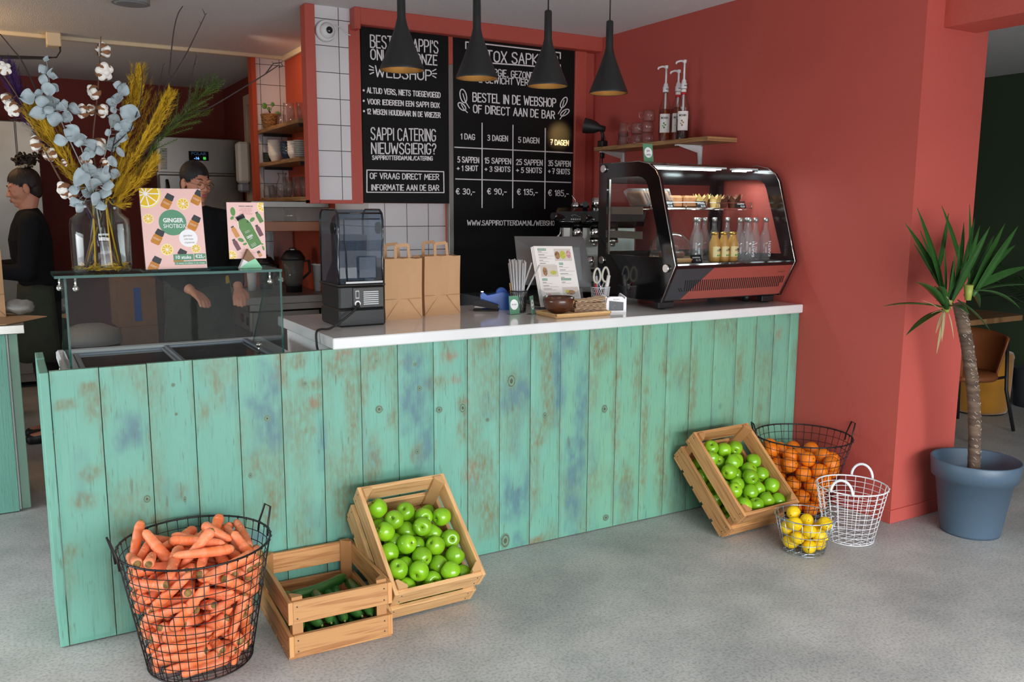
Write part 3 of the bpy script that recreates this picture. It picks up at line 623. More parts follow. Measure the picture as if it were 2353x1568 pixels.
# ------------------------------------------------------------------ chest freezer and glass guard
fz = thing('chest_freezer', 'white chest freezer with sliding glass lids behind the green planks', 'freezer', (.46, .36, 0))
b = MB(); bx(b, .056, .862, .04, .70, .01, .895, .03); b.build('body', M['freezer'], fz)
b = MB()
bx(b, .05, .868, .645, .705, .895, .935, .008); bx(b, .05, .868, .037, .09, .895, .935, .008); bx(b, .05, .105, .09, .645, .895, .935, .008); bx(b, .80, .868, .09, .645, .895, .935, .008); b.build('rim', M['freezer'], fz)
for i, (x0, x1, z) in enumerate(((.11, .455, .912), (.45, .795, .92))):
    f = MB(); bx(f, x0, x0 + .018, .095, .64, z, z + .014, .003); bx(f, x1 - .018, x1, .095, .64, z, z + .014, .003); bx(f, x0, x1, .095, .112, z, z + .014, .003); bx(f, x0, x1, .623, .64, z, z + .014, .003)
    lid = f.build('sliding_lid', M['greyblue'], fz)
    g = MB(); bx(g, x0 + .012, x1 - .012, .105, .63, z + .004, z + .008); g.build('lid_glass', M['freezerlid'], lid)
b = MB()
for k in range(4): bx(b, .772 + .006 * k, .775 + .006 * k, .1, .64, .934, .94)
b.build('rail', M['greyblue'], fz)
def pane(name, c, size, mat_, parent, rot=None, edge='glassedge', pts=None):
    b = MB().box(c, size, rot)
    big = sorted(range(3), key=lambda i: size[i])[0]
    o = b.build(name, [M[mat_], M[edge]], parent)
    ar = sorted([p.area for p in o.data.polygons])
    for p in o.data.polygons: p.material_index = 0 if p.area >= ar[-2] * .98 else 1
    return o
sg = thing('sneeze_guard', 'clear glass sneeze guard with a glass shelf on the chest freezer', 'glass guard', (.43, .2, .935))
pane('top_shelf', (.4125, .15, 1.275), (.75, .26, .009), 'glass', sg)
pane('front_pane', (.43, .045, 1.104), (.722, .007, .331), 'smokeglass', sg)
for x in (.070, .789):
    b = MB(); b.prism([(x - .0035, .05, .938), (x - .0035, .52, .938), (x - .0035, .22, 1.270), (x - .0035, .05, 1.270)], (.007, 0, 0))
    o = b.build('side_pane', [M['glass'], M['glassedge']], sg)
    for p in o.data.polygons: p.material_index = 0 if p.area > .05 else 1
for (x, y, z) in ((.10, .035, 1.235), (.055, .09, 1.235), (.745, .035, 1.235), (.80, .09, 1.235), (.735, .20, .975)):
    b = MB(); b.frust((x, y, z), (x, y, 1.27 if z > 1 else .94), .004); b.ball((x, y, z), .011); b.build('clamp', M['chrome'], sg)
# ------------------------------------------------------------------ ceiling details
jb = thing('junction_box', 'cream junction box with loose black cables on the ceiling conduit', 'junction box', (.28, 3.62, CE - .03))
b = MB(); bx(b, .235, .325, 3.585, 3.70, CE - .09, CE - .0, .006); b.build('box', M['cream'], jb)
b = MB()
for k in range(3):
    y = 3.60 + .012 * k
    b.tube([(.315, y, CE - .085), (.315, y, CE - .12), (.29, y, CE - .16), (.2, y, CE - .18 + .008 * k), (-.1, y, CE - .20 + .01 * k), (-.9, y, CE - .24 + .02 * k)], .0045, 6)
b.build('cable', M['black'], jb)
b = MB(); c = at(300, -2, Z=CE - .02); b.frust((c.x, c.y, CE - .045), (c.x, c.y, CE - .001), .10, .10, 28); b.frust((c.x, c.y, CE - .050), (c.x, c.y, CE - .040), .075, .095, 28); b.one('ceiling_spotlight', M['greyplastic'], 'round grey ceiling light above the flower arrangement', 'ceiling light', (c.x, c.y, CE))
cm = thing('security_camera', 'white dome security camera on the tiled column', 'security camera', (1.60, 1.905, 2.50))
cc = at(750, 70, Y=1.88)
b = MB(); b.frust((cc.x, 1.905, cc.z), (cc.x, 1.872, cc.z), .062, .056, 28); b.ball((cc.x + .002, 1.868, cc.z - .002), .046, (1, .75, 1)); b.build('housing', M['white'], cm)
b = MB(); b.ball((cc.x + .004, 1.838, cc.z - .004), .020, (1, .6, 1)); b.build('lens', M['blackgloss'], cm)
b = MB(); b.tube([(cc.x + .04, 1.895, cc.z + .04), (cc.x + .09, 1.895, cc.z + .03), (cc.x + .13, 1.893, cc.z - .005), (cc.x + .15, 1.894, cc.z - .01)], .004); b.build('cable', M['white'], cm)
# ------------------------------------------------------------------ pendant lamps
PEND = [('black cone pendant lamp in front of the webshop chalkboard lettering', 924, 162), ('black cone pendant lamp hanging second from the flower vase', 1096, 181), ('black cone pendant lamp before the price table chalkboard edge', 1258, 199), ('black cone pendant lamp hanging in front of the red wall', 1398, 215)]
def pendant(label, x, y, z):
    t = thing('pendant_lamp', label, 'pendant lamp', (x, y, z), 0, 'cone pendant lamps over the bar')
    T = Matrix.Translation((x, y, z))
    b = MB(); b.lathe([(.0895, 0), (.0905, .004), (.088, .012), (.058, .085), (.036, .143), (.024, .178), (.0175, .205), (.0165, .32), (.012, .326), (.003, .327)], 36, T, caps=False); b.build('shade', M['black'], t)
    b = MB(); b.lathe([(.0885, .001), (.083, .004), (.054, .082), (.03, .14), (.015, .17)], 36, T, caps=False); b.build('lining', M['gold'], t)
    b = MB(); b.ball((x, y, z + .105), .018); b.build('bulb', M['bulb'], t)
    b = MB(); b.tube([(x, y, z + .325), (x, y, CE - .01)], .0032, 6); b.build('cord', M['black'], t)
    b = MB(); b.lathe([(.045, 0), (.045, .02), (.0, .022)], 20, Matrix.Translation((x, y, CE - .0225))); b.build('canopy', M['black'], t)
    point('pendant_bulb_light', (x, y, z + .075), .55, (1, .55, .22), .015)
for lb, u, v in PEND:
    p = at(u, v, Y=.2); pendant(lb, p.x, .2, p.z)
# ------------------------------------------------------------------ chalkboards
BS = 3.016
def bp(a, c, Y): return at(800 + a / BS, 40 + c / BS, Y=Y)
def chalk(mb, txt, l, r, hpx, Y, wt=.0036):
    p0 = bp(*l, Y); p1 = bp(*r, Y); h = (bp(l[0], l[1] - hpx, Y).z - p0.z); st, wd = strokes(txt)
    ux = (p1 - p0) / wd; n = 0
    for s_ in st:
        jx = (random.random() - .5) * .02; jy = (random.random() - .5) * .03; k = 1 + (random.random() - .5) * .05
        ribbon(mb, [p0 + ux * (x + jx) + Vector((0, 0, h * (y * k + jy))) for x, y in s_], wt)
def cline(mb, pts, Y, wt=.004): ribbon(mb, [bp(a, c, Y) for a, c in pts], wt)
def leafc(mb, pts, Y): ribbon(mb, [bp(a, c, Y) for a, c in pts], .0036)
t = thing('webshop_chalkboard', 'upper black chalkboard lettered about online orders and catering', 'chalkboard', (2.1, 1.89, 1.535))
b = MB(); bx(b, 1.812, 2.386, 1.888, 1.911, 1.536, 2.566, .001); b.build('board', M['board'], t)
Y1 = 1.8875; b = MB()
for a in (("BESTEL SAPPI'S", (155, 205), (622, 248), 84), ('ONLINE IN ONZE', (158, 290), (615, 331), 68), ('WEBSHOP', (190, 410), (575, 438), 74)): chalk(b, *a, Y1, .0046)
for a in (('ALTIJD VERS, NIETS TOEGEVOEGD', (132, 522), (638, 557), 36), ('VOOR IEDEREEN EEN SAPPI BOX', (135, 600), (632, 626), 34), ('12 WEKEN HOUDBAAR IN DE VRIEZER', (133, 668), (638, 695), 34), ('OF VRAAG DIRECT MEER', (153, 1118), (628, 1125), 38), ('INFORMATIE AAN DE BAR', (162, 1198), (628, 1200), 38)): chalk(b, *a, Y1, .0034)
chalk(b, 'SAPPI CATERING', (160, 847), (605, 857), 82, Y1, .0044); chalk(b, 'NIEUWSGIERIG?', (163, 943), (608, 948), 72, Y1, .0046); chalk(b, 'SAPPIROTTERDAM.NL/CATERING', (168, 985), (585, 991), 27, Y1, .0028)
cline(b, [(130, 1058), (662, 1070), (664, 1215), (130, 1212), (130, 1058)], Y1)
for s_ in ([(148, 335), (175, 350)], [(146, 362), (176, 366)], [(152, 392), (176, 382)], [(585, 372), (608, 360)], [(585, 390), (612, 390)], [(586, 405), (608, 418)]): cline(b, s_, Y1, .004)
for a, c in ((108, 506), (108, 578), (110, 650)): b.ball(bp(a, c, Y1), .007, (1, .3, 1), u=10, v=6)
b.build('chalk_lettering', M['chalk'], t)
t = thing('price_chalkboard', 'tall black chalkboard with the juice cure price table', 'chalkboard', (2.88, 1.9, .5))
b = MB(); bx(b, 2.4225, 3.345, 1.9, 1.93, .5, 2.566, .001); b.build('board', M['board'], t)
Y2 = 1.8995; b = MB()
chalk(b, 'DETOX SAPKUUR', (865, 297), (1450, 338), 74, Y2, .0052); chalk(b, 'ENERGIE, GEZONDER', (932, 398), (1335, 432), 46, Y2, .0036); chalk(b, '& GEWICHT VERLIES', (905, 450), (1335, 478), 42, Y2, .0036)
chalk(b, 'BESTEL IN DE WEBSHOP', (865, 582), (1438, 620), 60, Y2, .0046); chalk(b, 'OF DIRECT AAN DE BAR', (868, 660), (1430, 702), 54, Y2, .0044)
cline(b, [(815, 215), (815, 170), (1000, 190), (1470, 245), (1470, 285)], Y2, .005); cline(b, [(890, 310), (1180, 330), (1470, 354), (1470, 330)], Y2, .005)
for a in (('1 DAG', (782, 843), (877, 848), 36), ('3 DAGEN', (967, 853), (1105, 858), 36), ('5 DAGEN', (1180, 866), (1322, 873), 36), ('7 DAGEN', (1402, 882), (1527, 888), 34),
          ('5 SAPPEN', (760, 1003), (905, 1008), 36), ('15 SAPPEN', (948, 1010), (1127, 1016), 36), ('25 SAPPEN', (1166, 1020), (1345, 1026), 36), ('35 SAPPEN', (1388, 1028), (1540, 1034), 36),
          ('+ 1 SHOT', (755, 1062), (898, 1064), 34), ('+ 3 SHOTS', (948, 1068), (1122, 1070), 34), ('+ 5 SHOTS', (1166, 1075), (1340, 1078), 34), ('+ 7 SHOTS', (1388, 1082), (1535, 1087), 34),
          ('€ 30,-', (748, 1225), (877, 1227), 38), ('€ 90,-', (965, 1225), (1097, 1227), 38), ('€ 135,-', (1172, 1228), (1312, 1231), 38), ('€ 185,-', (1388, 1234), (1527, 1240), 38)): chalk(b, *a, Y2, .0036)
chalk(b, 'WWW.SAPPIROTTERDAM.NL/WEBSHOP', (827, 1440), (1450, 1442), 32, Y2, .0034)
for s_ in ([(928, 733), (928, 1318)], [(1142, 748), (1140, 1320)], [(1366, 770), (1363, 1325)], [(738, 900), (1555, 940)], [(745, 1120), (1543, 1145)]): cline(b, s_, Y2, .0042)
def ell(cx, cy, rx, ry, rot, n=14): return [(cx + rx * math.cos(k * 2 * PI / n) * math.cos(rot) - ry * math.sin(k * 2 * PI / n) * math.sin(rot), cy + rx * math.cos(k * 2 * PI / n) * math.sin(rot) + ry * math.sin(k * 2 * PI / n) * math.cos(rot)) for k in range(n + 1)]
for e in ((798, 545, 48, 22, 1.35), (788, 618, 34, 18, .8), (1494, 590, 40, 18, -1.1), (1502, 660, 34, 17, -.6)): cline(b, ell(*e), Y2, .0042)
for s_ in ([(795, 530), (812, 585), (840, 628)], [(785, 605), (800, 635), (826, 660)], [(1496, 575), (1484, 625), (1456, 668)], [(1510, 650), (1486, 680), (1468, 705)]): cline(b, s_, Y2, .0036)
b.build('chalk_lettering', M['chalk'], t)
# ------------------------------------------------------------------ kitchen behind the bar
def slab(name, label, cat, x0, x1, y0, y1, z0, z1, m, bev=.002, group=None):
    b = MB(); bx(b, x0, x1, y0, y1, z0, z1, bev); return b.one(name, M[m] if isinstance(m, str) else m, label, cat, ((x0 + x1) / 2, (y0 + y1) / 2, z0), group)
# tall steel fridge with display
fr = thing('steel_fridge', 'tall stainless fridge with a small blue display beside the doorway', 'fridge', (1.49, 5.55, 0))
zs = at(450, 400, Y=5.2).z
b = MB(); bx(b, 1.114, 1.866, 5.24, 5.93, .08, 2.125, .004); b.build('body', M['steel'], fr)
b = MB(); bx(b, 1.116, 1.864, 5.20, 5.242, zs + .008, 2.125, .006); b.build('top_panel', M['steel'], fr)
b = MB(); bx(b, 1.12, 1.86, 5.19, 5.242, .12, zs - .008, .012); dr = b.build('door', M['steel'], fr)
b = MB(); b.tube([(1.19, 5.16, 1.0), (1.19, 5.14, 1.05), (1.19, 5.14, zs - .12), (1.19, 5.19, zs - .06)], .014, 8); b.build('handle', M['black'], dr)
b = MB()
for (u0, v0, u1, v1) in ((370, 342, 383, 388), (538, 348, 550, 390)):
    for i in range(6):
        for j in range(14):
            p = at(u0 + (u1 - u0) * i / 5, v0 + (v1 - v0) * j / 13, Y=5.199); b.box(p, (.007, .004, .007))
b.build('vent', M['black'], fr)
p0, p1 = at(433, 347, Y=5.197), at(480, 370, Y=5.197)
b = MB(); bx(b, p0.x, p1.x, 5.192, 5.2, p1.z, p0.z, .004); dp = b.build('display', M['blackgloss'], fr)
b = MB(); put_text(b, 'POLAR', at(457, 356.5, Y=5.1905), (1, 0, 0), (0, 0, 1), h=.026, w=.13, bold=.02); b.build('lettering', mat('blue lettering', srgb(70, 130, 190), .5), dp)
b = MB(); put_text(b, '-16', at(452, 366.5, Y=5.1905), (1, 0, 0), (0, 0, 1), h=.022, w=.045, bold=.02); b.build('readout', M['bluelcd'], dp)
p = at(470, 364, Y=5.19); b = MB(); b.box(p, (.024, .003, .024)); b.build('button', M['greenled'], dp)
f2 = thing('steel_cupboard', 'tall stainless cupboard behind the woman in profile', 'cupboard', (-.2, 5.3, 0))
b = MB(); bx(b, -.75, .19, 5.0, 5.75, .05, 2.185, .004); b.build('body', M['steel_dull'], f2)
b = MB(); bx(b, -.74, .03, 4.975, 5.0, .12, 2.18, .006); b.build('door', M['steel_dull'], f2)
b = MB(); bx(b, .036, .188, 4.98, 5.0, .12, 2.18, .004); b.build('side_door', M['steel_dull'], f2)
# steel worktop and glass washer
wt = thing('steel_worktop', 'stainless steel kitchen worktop carrying blender jugs', 'worktop', (1.8, 3.2, 0))
ZT = .90
b = MB(); bx(b, 1.28, 1.872, 2.78, 3.705, ZT - .055, ZT, .004); bx(b, 1.28, 1.60, 3.7, 4.35, ZT - .055, ZT, .004); b.build('top', M['steel_dull'], wt)
b = MB(); bx(b, 1.30, 1.87, 2.80, 2.815, ZT - .10, ZT - .055, .002); bx(b, 1.30, 1.315, 2.80, 4.3, ZT - .10, ZT - .055, .002); b.build('rail', M['steel_dull'], wt)
for (x, y) in ((1.33, 4.28), (1.57, 4.28), (1.845, 2.835)):
    b = MB(); bx(b, x - .02, x + .02, y - .02, y + .02, .0, ZT - .055); b.build('leg', M['steel_dull'], wt)
dw = thing('glass_washer', 'steel glass washer under the kitchen worktop', 'dishwasher', (1.58, 3.15, 0))
b = MB(); bx(b, 1.345, 1.82, 2.86, 3.48, .03, .785, .004); b.build('body', M['steel_dull'], dw)
b = MB(); bx(b, 1.325, 1.345, 2.858, 3.482, .655, .785, .003); cp = b.build('control_panel', M['steel'], dw)
b = MB(); bx(b, 1.322, 1.326, 3.02, 3.12, .70, .755); b.build('handle', M['chrome'], cp)
b = MB(); bx(b, 1.322, 1.326, 2.90, 2.96, .69, .75); b.build('screen', M['black'], cp)
b = MB(); bx(b, 1.33, 1.345, 2.862, 3.478, .05, .645, .003); b.build('door', M['darkgrey'], dw)
p = at(516, 790, Y=2.72); b = MB(); bx(b, p.x - .028, p.x + .028, 2.69, 2.75, .31, .72, .003)
b.one('blue_carton', M['blueplastic'], 'tall blue carton standing beside the glass washer', 'carton', (p.x, 2.72, .31))
slab('side_stool', 'low dark stool under the blue carton', 'stool', p.x - .1, p.x + .1, 2.60, 2.79, .0, .309, 'darkgrey')
# wall cabinet with perspex front above the worktop
wc = thing('perspex_cabinet', 'steel and perspex wall cabinet with an amber wooden base', 'wall cabinet', (1.6, 3.1, 1.36))
b = MB(); bx(b, 1.34, 1.875, 2.75, 3.60, 1.505, 1.548, .004); b.build('top', M['steel_dull'], wc)
b = MB(); bx(b, 1.345, 1.875, 2.76, 2.766, 1.412, 1.505); bx(b, 1.345, 1.351, 2.77, 3.58, 1.412, 1.505); b.build('front_pane', M['perspex'], wc)
b = MB(); bx(b, 1.335, 1.875, 2.745, 3.60, 1.345, 1.411, .003); b.build('base_board', M['amberboard'], wc)
p = at(668, 520, Y=3.0); b = MB(); b.lathe([(.045, 0), (.045, .075), (.042, .075), (.042, .004)], 20, Matrix.Translation((p.x, 3.0, 1.4115))); b.one('steel_cup', M['chrome'], 'steel cup inside the perspex wall cabinet', 'cup', (p.x, 3.0, 1.4115))
slab('steel_splashback', 'reflective steel splash panel behind the blender jugs', 'splash panel', at(630, 600, Y=3.62).x, 1.86, 3.62, 3.64, ZT, 1.34, 'chrome')
def jug(label, u, v, k=1.0):
    p = at(u, v, Z=ZT); x, y = p.x, p.y
    t = thing('blender_jug', label, 'blender jug', (x, y, ZT), 0, 'blender jugs on the worktop')
    T = Matrix.Translation((x, y, ZT)) @ Matrix.Scale(k, 4)
    b = MB(); b.lathe([(.058, 0), (.058, .045), (.064, .05)], 16, T); b.build('collar', M['black'], t)
    b = MB(); b.lathe([(.060, .046), (.066, .10), (.078, .235), (.074, .235), (.06, .06), (.0, .055)], 20, T); b.build('jar', M['jugclear'], t)
    b = MB(); b.lathe([(.088, .232), (.088, .25), (.066, .285), (.05, .30), (.0, .30)], 8, T); ld = b.build('lid', M['black'], t)
    b = MB(); b.lathe([(.028, .296), (.028, .318), (.0, .32)], 14, T); b.build('cap', M['steel'], ld)
    b = MB(); 
    for i in range(12): b.box((x - .0, y - .082 * k, ZT + (.09 + .011 * i) * k), ((.03 if i % 4 else .05), .001, .0015))
    b.build('scale_marks', M['inkblack'], t)
    b = MB(); b.tube([T @ Vector(q) for q in ((.07, .02, .22), (.125, .03, .22), (.13, .03, .14), (.068, .02, .09))], .010, 8); b.build('handle', M['black'], t)
jug('large smoked blender jug standing at the worktop front', 676, 671); jug('blender jug half hidden behind the poster holder', 612, 664, .8)
p = at(610, 640, Z=ZT); b = MB(); x, y = p.x, p.y
gm = thing('juice_machine', 'dark kitchen machine with a square hopper behind the small poster', 'machine', (x, y, ZT))
b = MB(); bx(b, x - .1, x + .08, y - .02, y + .16, ZT, ZT + .20, .012); b.build('body', M['darkgrey'], gm)
b = MB(); bx(b, x - .08, x + .06, y, y + .14, ZT + .27, ZT + .385, .008); b.frust((x - .01, y + .07, ZT + .2), (x - .01, y + .07, ZT + .27), .03); b.build('hopper', M['inkblack'], gm)
p = at(737, 668, Z=ZT); b = MB(); b.lathe([(.045, 0), (.056, .19), (.063, .19), (.063, .2), (.055, .2), (.044, .006), (0, .006)], 20, Matrix.Translation((p.x, p.y, ZT))); b.one('white_tub', M['white'], 'tall white plastic tub beside the smoked blender jug', 'tub', (p.x, p.y, ZT))
def bottle(name, label, cat, x, y, z, prof, m, cap=None, group=None, lab=None):
    t = thing(name, label, cat, (x, y, z), 0, group); T = Matrix.Translation((x, y, z))
    b = MB(); b.lathe(prof, 20, T); b.build('glass' if 'tumb' not in name else 'body', M[m], t)
    if cap: b = MB(); b.lathe(cap[1], 16, T); b.build('cap', M[cap[0]], t)
    return t
for nm, lb, u, v, m_, txt in (('juice_bottle', 'yellow juice bottle on the worktop behind the small poster', 527, 655, 'yellow', None), ('juice_bottle', 'green juice bottle with white lettering on the worktop', 544, 662, 'greenbottle', 'SKINNY'), ('juice_bottle', 'orange juice bottle on the worktop beside the white beaker', 562, 660, 'orangebottle', None)):
    p = at(u, v, Z=ZT); t = bottle(nm, lb, 'bottle', p.x, p.y, ZT, [(.028, 0), (.03, .01), (.03, .12), (.018, .15), (.017, .17)], m_, ('inkblack', [(.02, .165), (.02, .185), (0, .186)]), 'juice bottles on the worktop')
    if txt:
        b = MB()
        for k, (s_, zz) in enumerate((('SKINNY', .085), ('SAPPI', .068))): put_text(b, s_, (p.x, p.y - .0312, ZT + zz), (1, 0, 0), (0, 0, 1), h=.011, w=.036)
        b.build('lettering', M['whiteprint'], t)
p = at(580, 668, Z=ZT); b = MB(); b.lathe([(.03, 0), (.036, .13), (.034, .13), (.028, .004)], 20, Matrix.Translation((p.x, p.y, ZT))); b.one('white_beaker', M['white'], 'white plastic beaker on the worktop corner', 'beaker', (p.x, p.y, ZT))
p = at(520, 652, Z=ZT); slab('milk_carton', 'white carton beside the yellow juice bottle', 'carton', p.x - .03, p.x + .03, p.y, p.y + .06, ZT, ZT + .17, 'white')
# wooden niche shelves and what stands on them
SH = [1.578, 1.842, 2.092]
for i, z in enumerate(SH):
    b = MB(); bx(b, 1.64, 1.8745, 2.63, 3.733, z - .028, z - .0, .002)
    t = b.one('niche_shelf', M['shelfwood'], ['lowest wooden niche shelf, carrying glass tumblers', 'middle wooden niche shelf, carrying stacked bowls', 'top wooden niche shelf, carrying the wicker planter'][i], 'shelf', (1.76, 3.18, z - .028), 'niche shelves')
    if i:
        for y in (3.60, 2.68):
            b = MB(); bx(b, 1.66, 1.87, y, y + .03, z - .05, z - .028); b.build('bracket', M['blackmetal'], t)
def tumb(name, label, x, y, z, r, h, kind=0, m='tumbler', group=None, flip=False):
    T = Matrix.Translation((x, y, z))
    if kind == 0: pr = [(r * .8, 0), (r, h), (r * .93, h), (r * .74, .006), (0, .006)]
    elif kind == 1: pr = [(r * .9, 0), (r, .01), (r, h * .62), (r * .86, h * .7), (r * .9, h * .75), (r * .9, h), (r * .84, h), (r * .82, h * .72), (r * .93, h * .6), (r * .9, .01), (0, .008)]
    else: pr = [(r * .6, 0), (r * .95, h * .2), (r, h * .45), (r * .6, h * .75), (r * .5, h * .85), (r * .75, h), (r * .68, h), (r * .44, h * .84), (r * .54, h * .74), (r * .92, h * .45), (0, .01)]
    b = MB(); b.lathe(pr, 14, T); return b.one(name, M[m], label, 'glass', (x, y, z), group)
def onsh(u, X): 
    d = ray(u, 400); t = (X - CAM.x) / d.x; return min(3.66, CAM.y + d.y * t)
for lb, u, X, r, h, k, s_, nm in (('small tumbler at the outer end of the top niche shelf', 598, 1.70, .03, .08, 0, 2, 'glass_tumbler'), ('glass storage jar beside the wicker planter', 651, 1.78, .036, .11, 1, 2, 'glass_jar'), ('taller storage jar with a clear lid on the top niche shelf', 668, 1.72, .042, .15, 1, 2, 'glass_jar'), ('wide jar behind the taller storage jar', 684, 1.79, .045, .13, 1, 2, 'glass_jar'), ('cut glass tumbler next to the column on the top niche shelf', 699, 1.72, .04, .12, 0, 2, 'glass_tumbler'),
    ('ribbed glass at the outer end of the lowest niche shelf', 606, 1.70, .045, .10, 1, 0, 'glass_jar'), ('short tumbler beside the ribbed glass', 626, 1.70, .036, .085, 0, 0, 'glass_tumbler'), ('cut glass carafe on the lowest niche shelf', 648, 1.71, .05, .18, 2, 0, 'glass_carafe'), ('low tumbler in front of the carafe', 667, 1.69, .042, .11, 0, 0, 'glass_tumbler'), ('tall tumbler between the carafe and the column', 684, 1.72, .04, .14, 0, 0, 'glass_tumbler'), ('tumbler nearest the column on the lowest niche shelf', 700, 1.72, .04, .14, 0, 0, 'glass_tumbler'), ('glass behind the carafe on the lowest niche shelf', 660, 1.81, .04, .16, 0, 0, 'glass_tumbler')):
    tumb(nm, lb, X, onsh(u, X), SH[s_] + .0005, r, h, k, group='glassware on the niche shelves')
y = onsh(626, 1.72); t = thing('wicker_planter', 'small plant in a woven wicker pot on the top niche shelf', 'potted plant', (1.72, y, SH[2]))
T = Matrix.Translation((1.72, y, SH[2] + .0005)); b = MB()
for k in range(11): 
    z = .006 + .0105 * k; r = .050 + .0016 * k
    b.tube([T @ Vector((r * math.cos(a * 2 * PI / 26) * (1 + .03 * (-1) ** (a + k)), r * math.sin(a * 2 * PI / 26) * (1 + .03 * (-1) ** (a + k)), z)) for a in range(26)], .0062, 5, closed=True)
b.lathe([(.045, 0), (.062, .11), (.058, .112), (.04, .02), (0, .02)], 20, T); b.build('pot', M['wicker'], t)
b = MB(); b.tube([T @ Vector(q) for q in ((0, 0, .05), (0, 0, .12), (-.01, 0, .16))], .004); 
for a in ((-.03, .165), (.015, .18), (.05, .11)): b.tube([T @ Vector((0, 0, .12)), T @ Vector((a[0], -.01, a[1]))], .0018, 5)
b.build('stem', M['twig'], t)
for a in ((-.045, -.01, .175, .022), (.018, -.01, .19, .016), (.055, -.02, .115, .022), (-.012, -.015, .155, .014)):
    b = MB(); b.ball(T @ Vector(a[:3]), a[3], (.9, .25, 1.05), u=12, v=8); b.build('leaf', M['leafprint'], t)
def bowl_geo(x, y, z, r, h, m, name, label, cat, group):
    b = MB(); b.lathe([(r * .5, 0), (r * .52, .004), (r * .85, h * .55), (r, h), (r * .96, h), (r * .8, h * .55), (r * .4, .008), (0, .008)], 24, Matrix.Translation((x, y, z)))
    return b.one(name, M[m], label, cat, (x, y, z), group)
def stack(n, dz, first, names):
    for i in range(1, n):
        c = copy_tree(first); c.location.z += dz * i
        if names: c['label'] = names(i)
ordn = ['bottom', 'second', 'third', 'fourth', 'fifth', 'sixth', 'seventh', 'eighth']
def sname(what): return lambda i: f'{what}, {ordn[i]} from below in its stack'
X = 1.735; Z = SH[1] + .0005
o = bowl_geo(X, onsh(636, X), Z, .062, .085, 'china', 'white_bowl', 'white bowl, bottom of the white bowl stack', 'bowl', 'stacked white bowls'); stack(5, .021, o, sname('white bowl'))
o = bowl_geo(X, onsh(664, X), Z, .058, .075, 'navy', 'blue_bowl', 'dark blue bowl, bottom of the blue bowl stack', 'bowl', 'stacked dark blue bowls'); stack(4, .02, o, sname('dark blue bowl'))
o = bowl_geo(X, onsh(678, X), Z, .05, .06, 'china', 'small_bowl', 'small white bowl, bottom of the stack beside the grey plates', 'bowl', 'stacked small bowls'); stack(5, .018, o, sname('small white bowl'))
o = bowl_geo(X, onsh(694, X), Z, .055, .024, 'greychina', 'grey_plate', 'grey plate, bottom of the grey plate stack', 'plate', 'stacked grey plates'); stack(8, .0145, o, sname('grey plate'))
o = bowl_geo(1.70, onsh(617, 1.70), Z, .042, .02, 'darkgreen', 'green_plate', 'dark green saucer, bottom of the green saucer stack', 'plate', 'stacked dark green saucers'); stack(6, .012, o, sname('dark green saucer'))
b = MB(); b.ball((1.68, onsh(602, 1.68), Z + .014), .014); b.ball((1.69, onsh(606, 1.69), Z + .012), .012); b.one('dried_flower', M['pampas'], 'small dried yellow flower on the middle niche shelf', 'dried flower', (1.68, onsh(602, 1.68), Z))
# dispenser on the door jamb
p = at(570, 390, X=1.83); t = thing('soap_dispenser', 'white wall dispenser on the door jamb', 'dispenser', (1.80, p.y, p.z - .2)); b = MB(); bx(b, 1.735, 1.834, p.y - .07, p.y + .07, p.z - .12, p.z + .24, .02); b.build('housing', M['white'], t); b = MB(); bx(b, 1.745, 1.83, p.y - .06, p.y + .06, p.z - .20, p.z - .12, .015); b.build('reservoir', M['greyblue'], t)
# bin, boxes and floor clutter
t = thing('waste_bin', 'grey waste bin with a rounded lid near the far kitchen wall', 'bin', (.40, 3.9, 0))
b = MB(); b.lathe([(.17, 0), (.20, .5), (.205, .505)], 24, Matrix.Translation((.40, 3.9, 0))); b.build('body', M['darkgrey'], t)
b = MB(); b.lathe([(.21, .50), (.215, .54), (.19, .60), (.10, .64), (.0, .645)], 24, Matrix.Translation((.40, 3.9, 0))); b.build('lid', M['greyplastic'], t)
for i, (u, z0, z1, w_, lb) in enumerate(((315, .0, .36, .30, 'cardboard box at the bottom of the pile behind the glass'), (318, .361, .58, .27, 'middle cardboard box of the pile behind the glass'), (312, .581, .95, .29, 'top cardboard box with blue tape behind the glass'))):
    x = at(u, 700, Y=4.1).x; t = thing('cardboard_box', lb, 'box', (x, 4.25, z0), .06 * (i - 1), 'cardboard boxes by the kitchen wall')
    b = MB(); b.M = WM[t.name]; bx(b, -w_ / 2, w_ / 2, -.15, .15, 0, z1 - z0, .003); b.M = None; b.build('carton', M['kraft_dark'], t)
    if i == 2:
        b = MB(); b.M = WM[t.name]; bx(b, -.02, .03, -.1525, -.1502, .04, .3); b.M = None; b.build('tape', M['bluetape'], t)
slab('flattened_box', 'flattened cardboard box on the floor behind the plank end', 'box', .02, .22, 2.02, 2.40, .0, .16, 'kraft_dark')
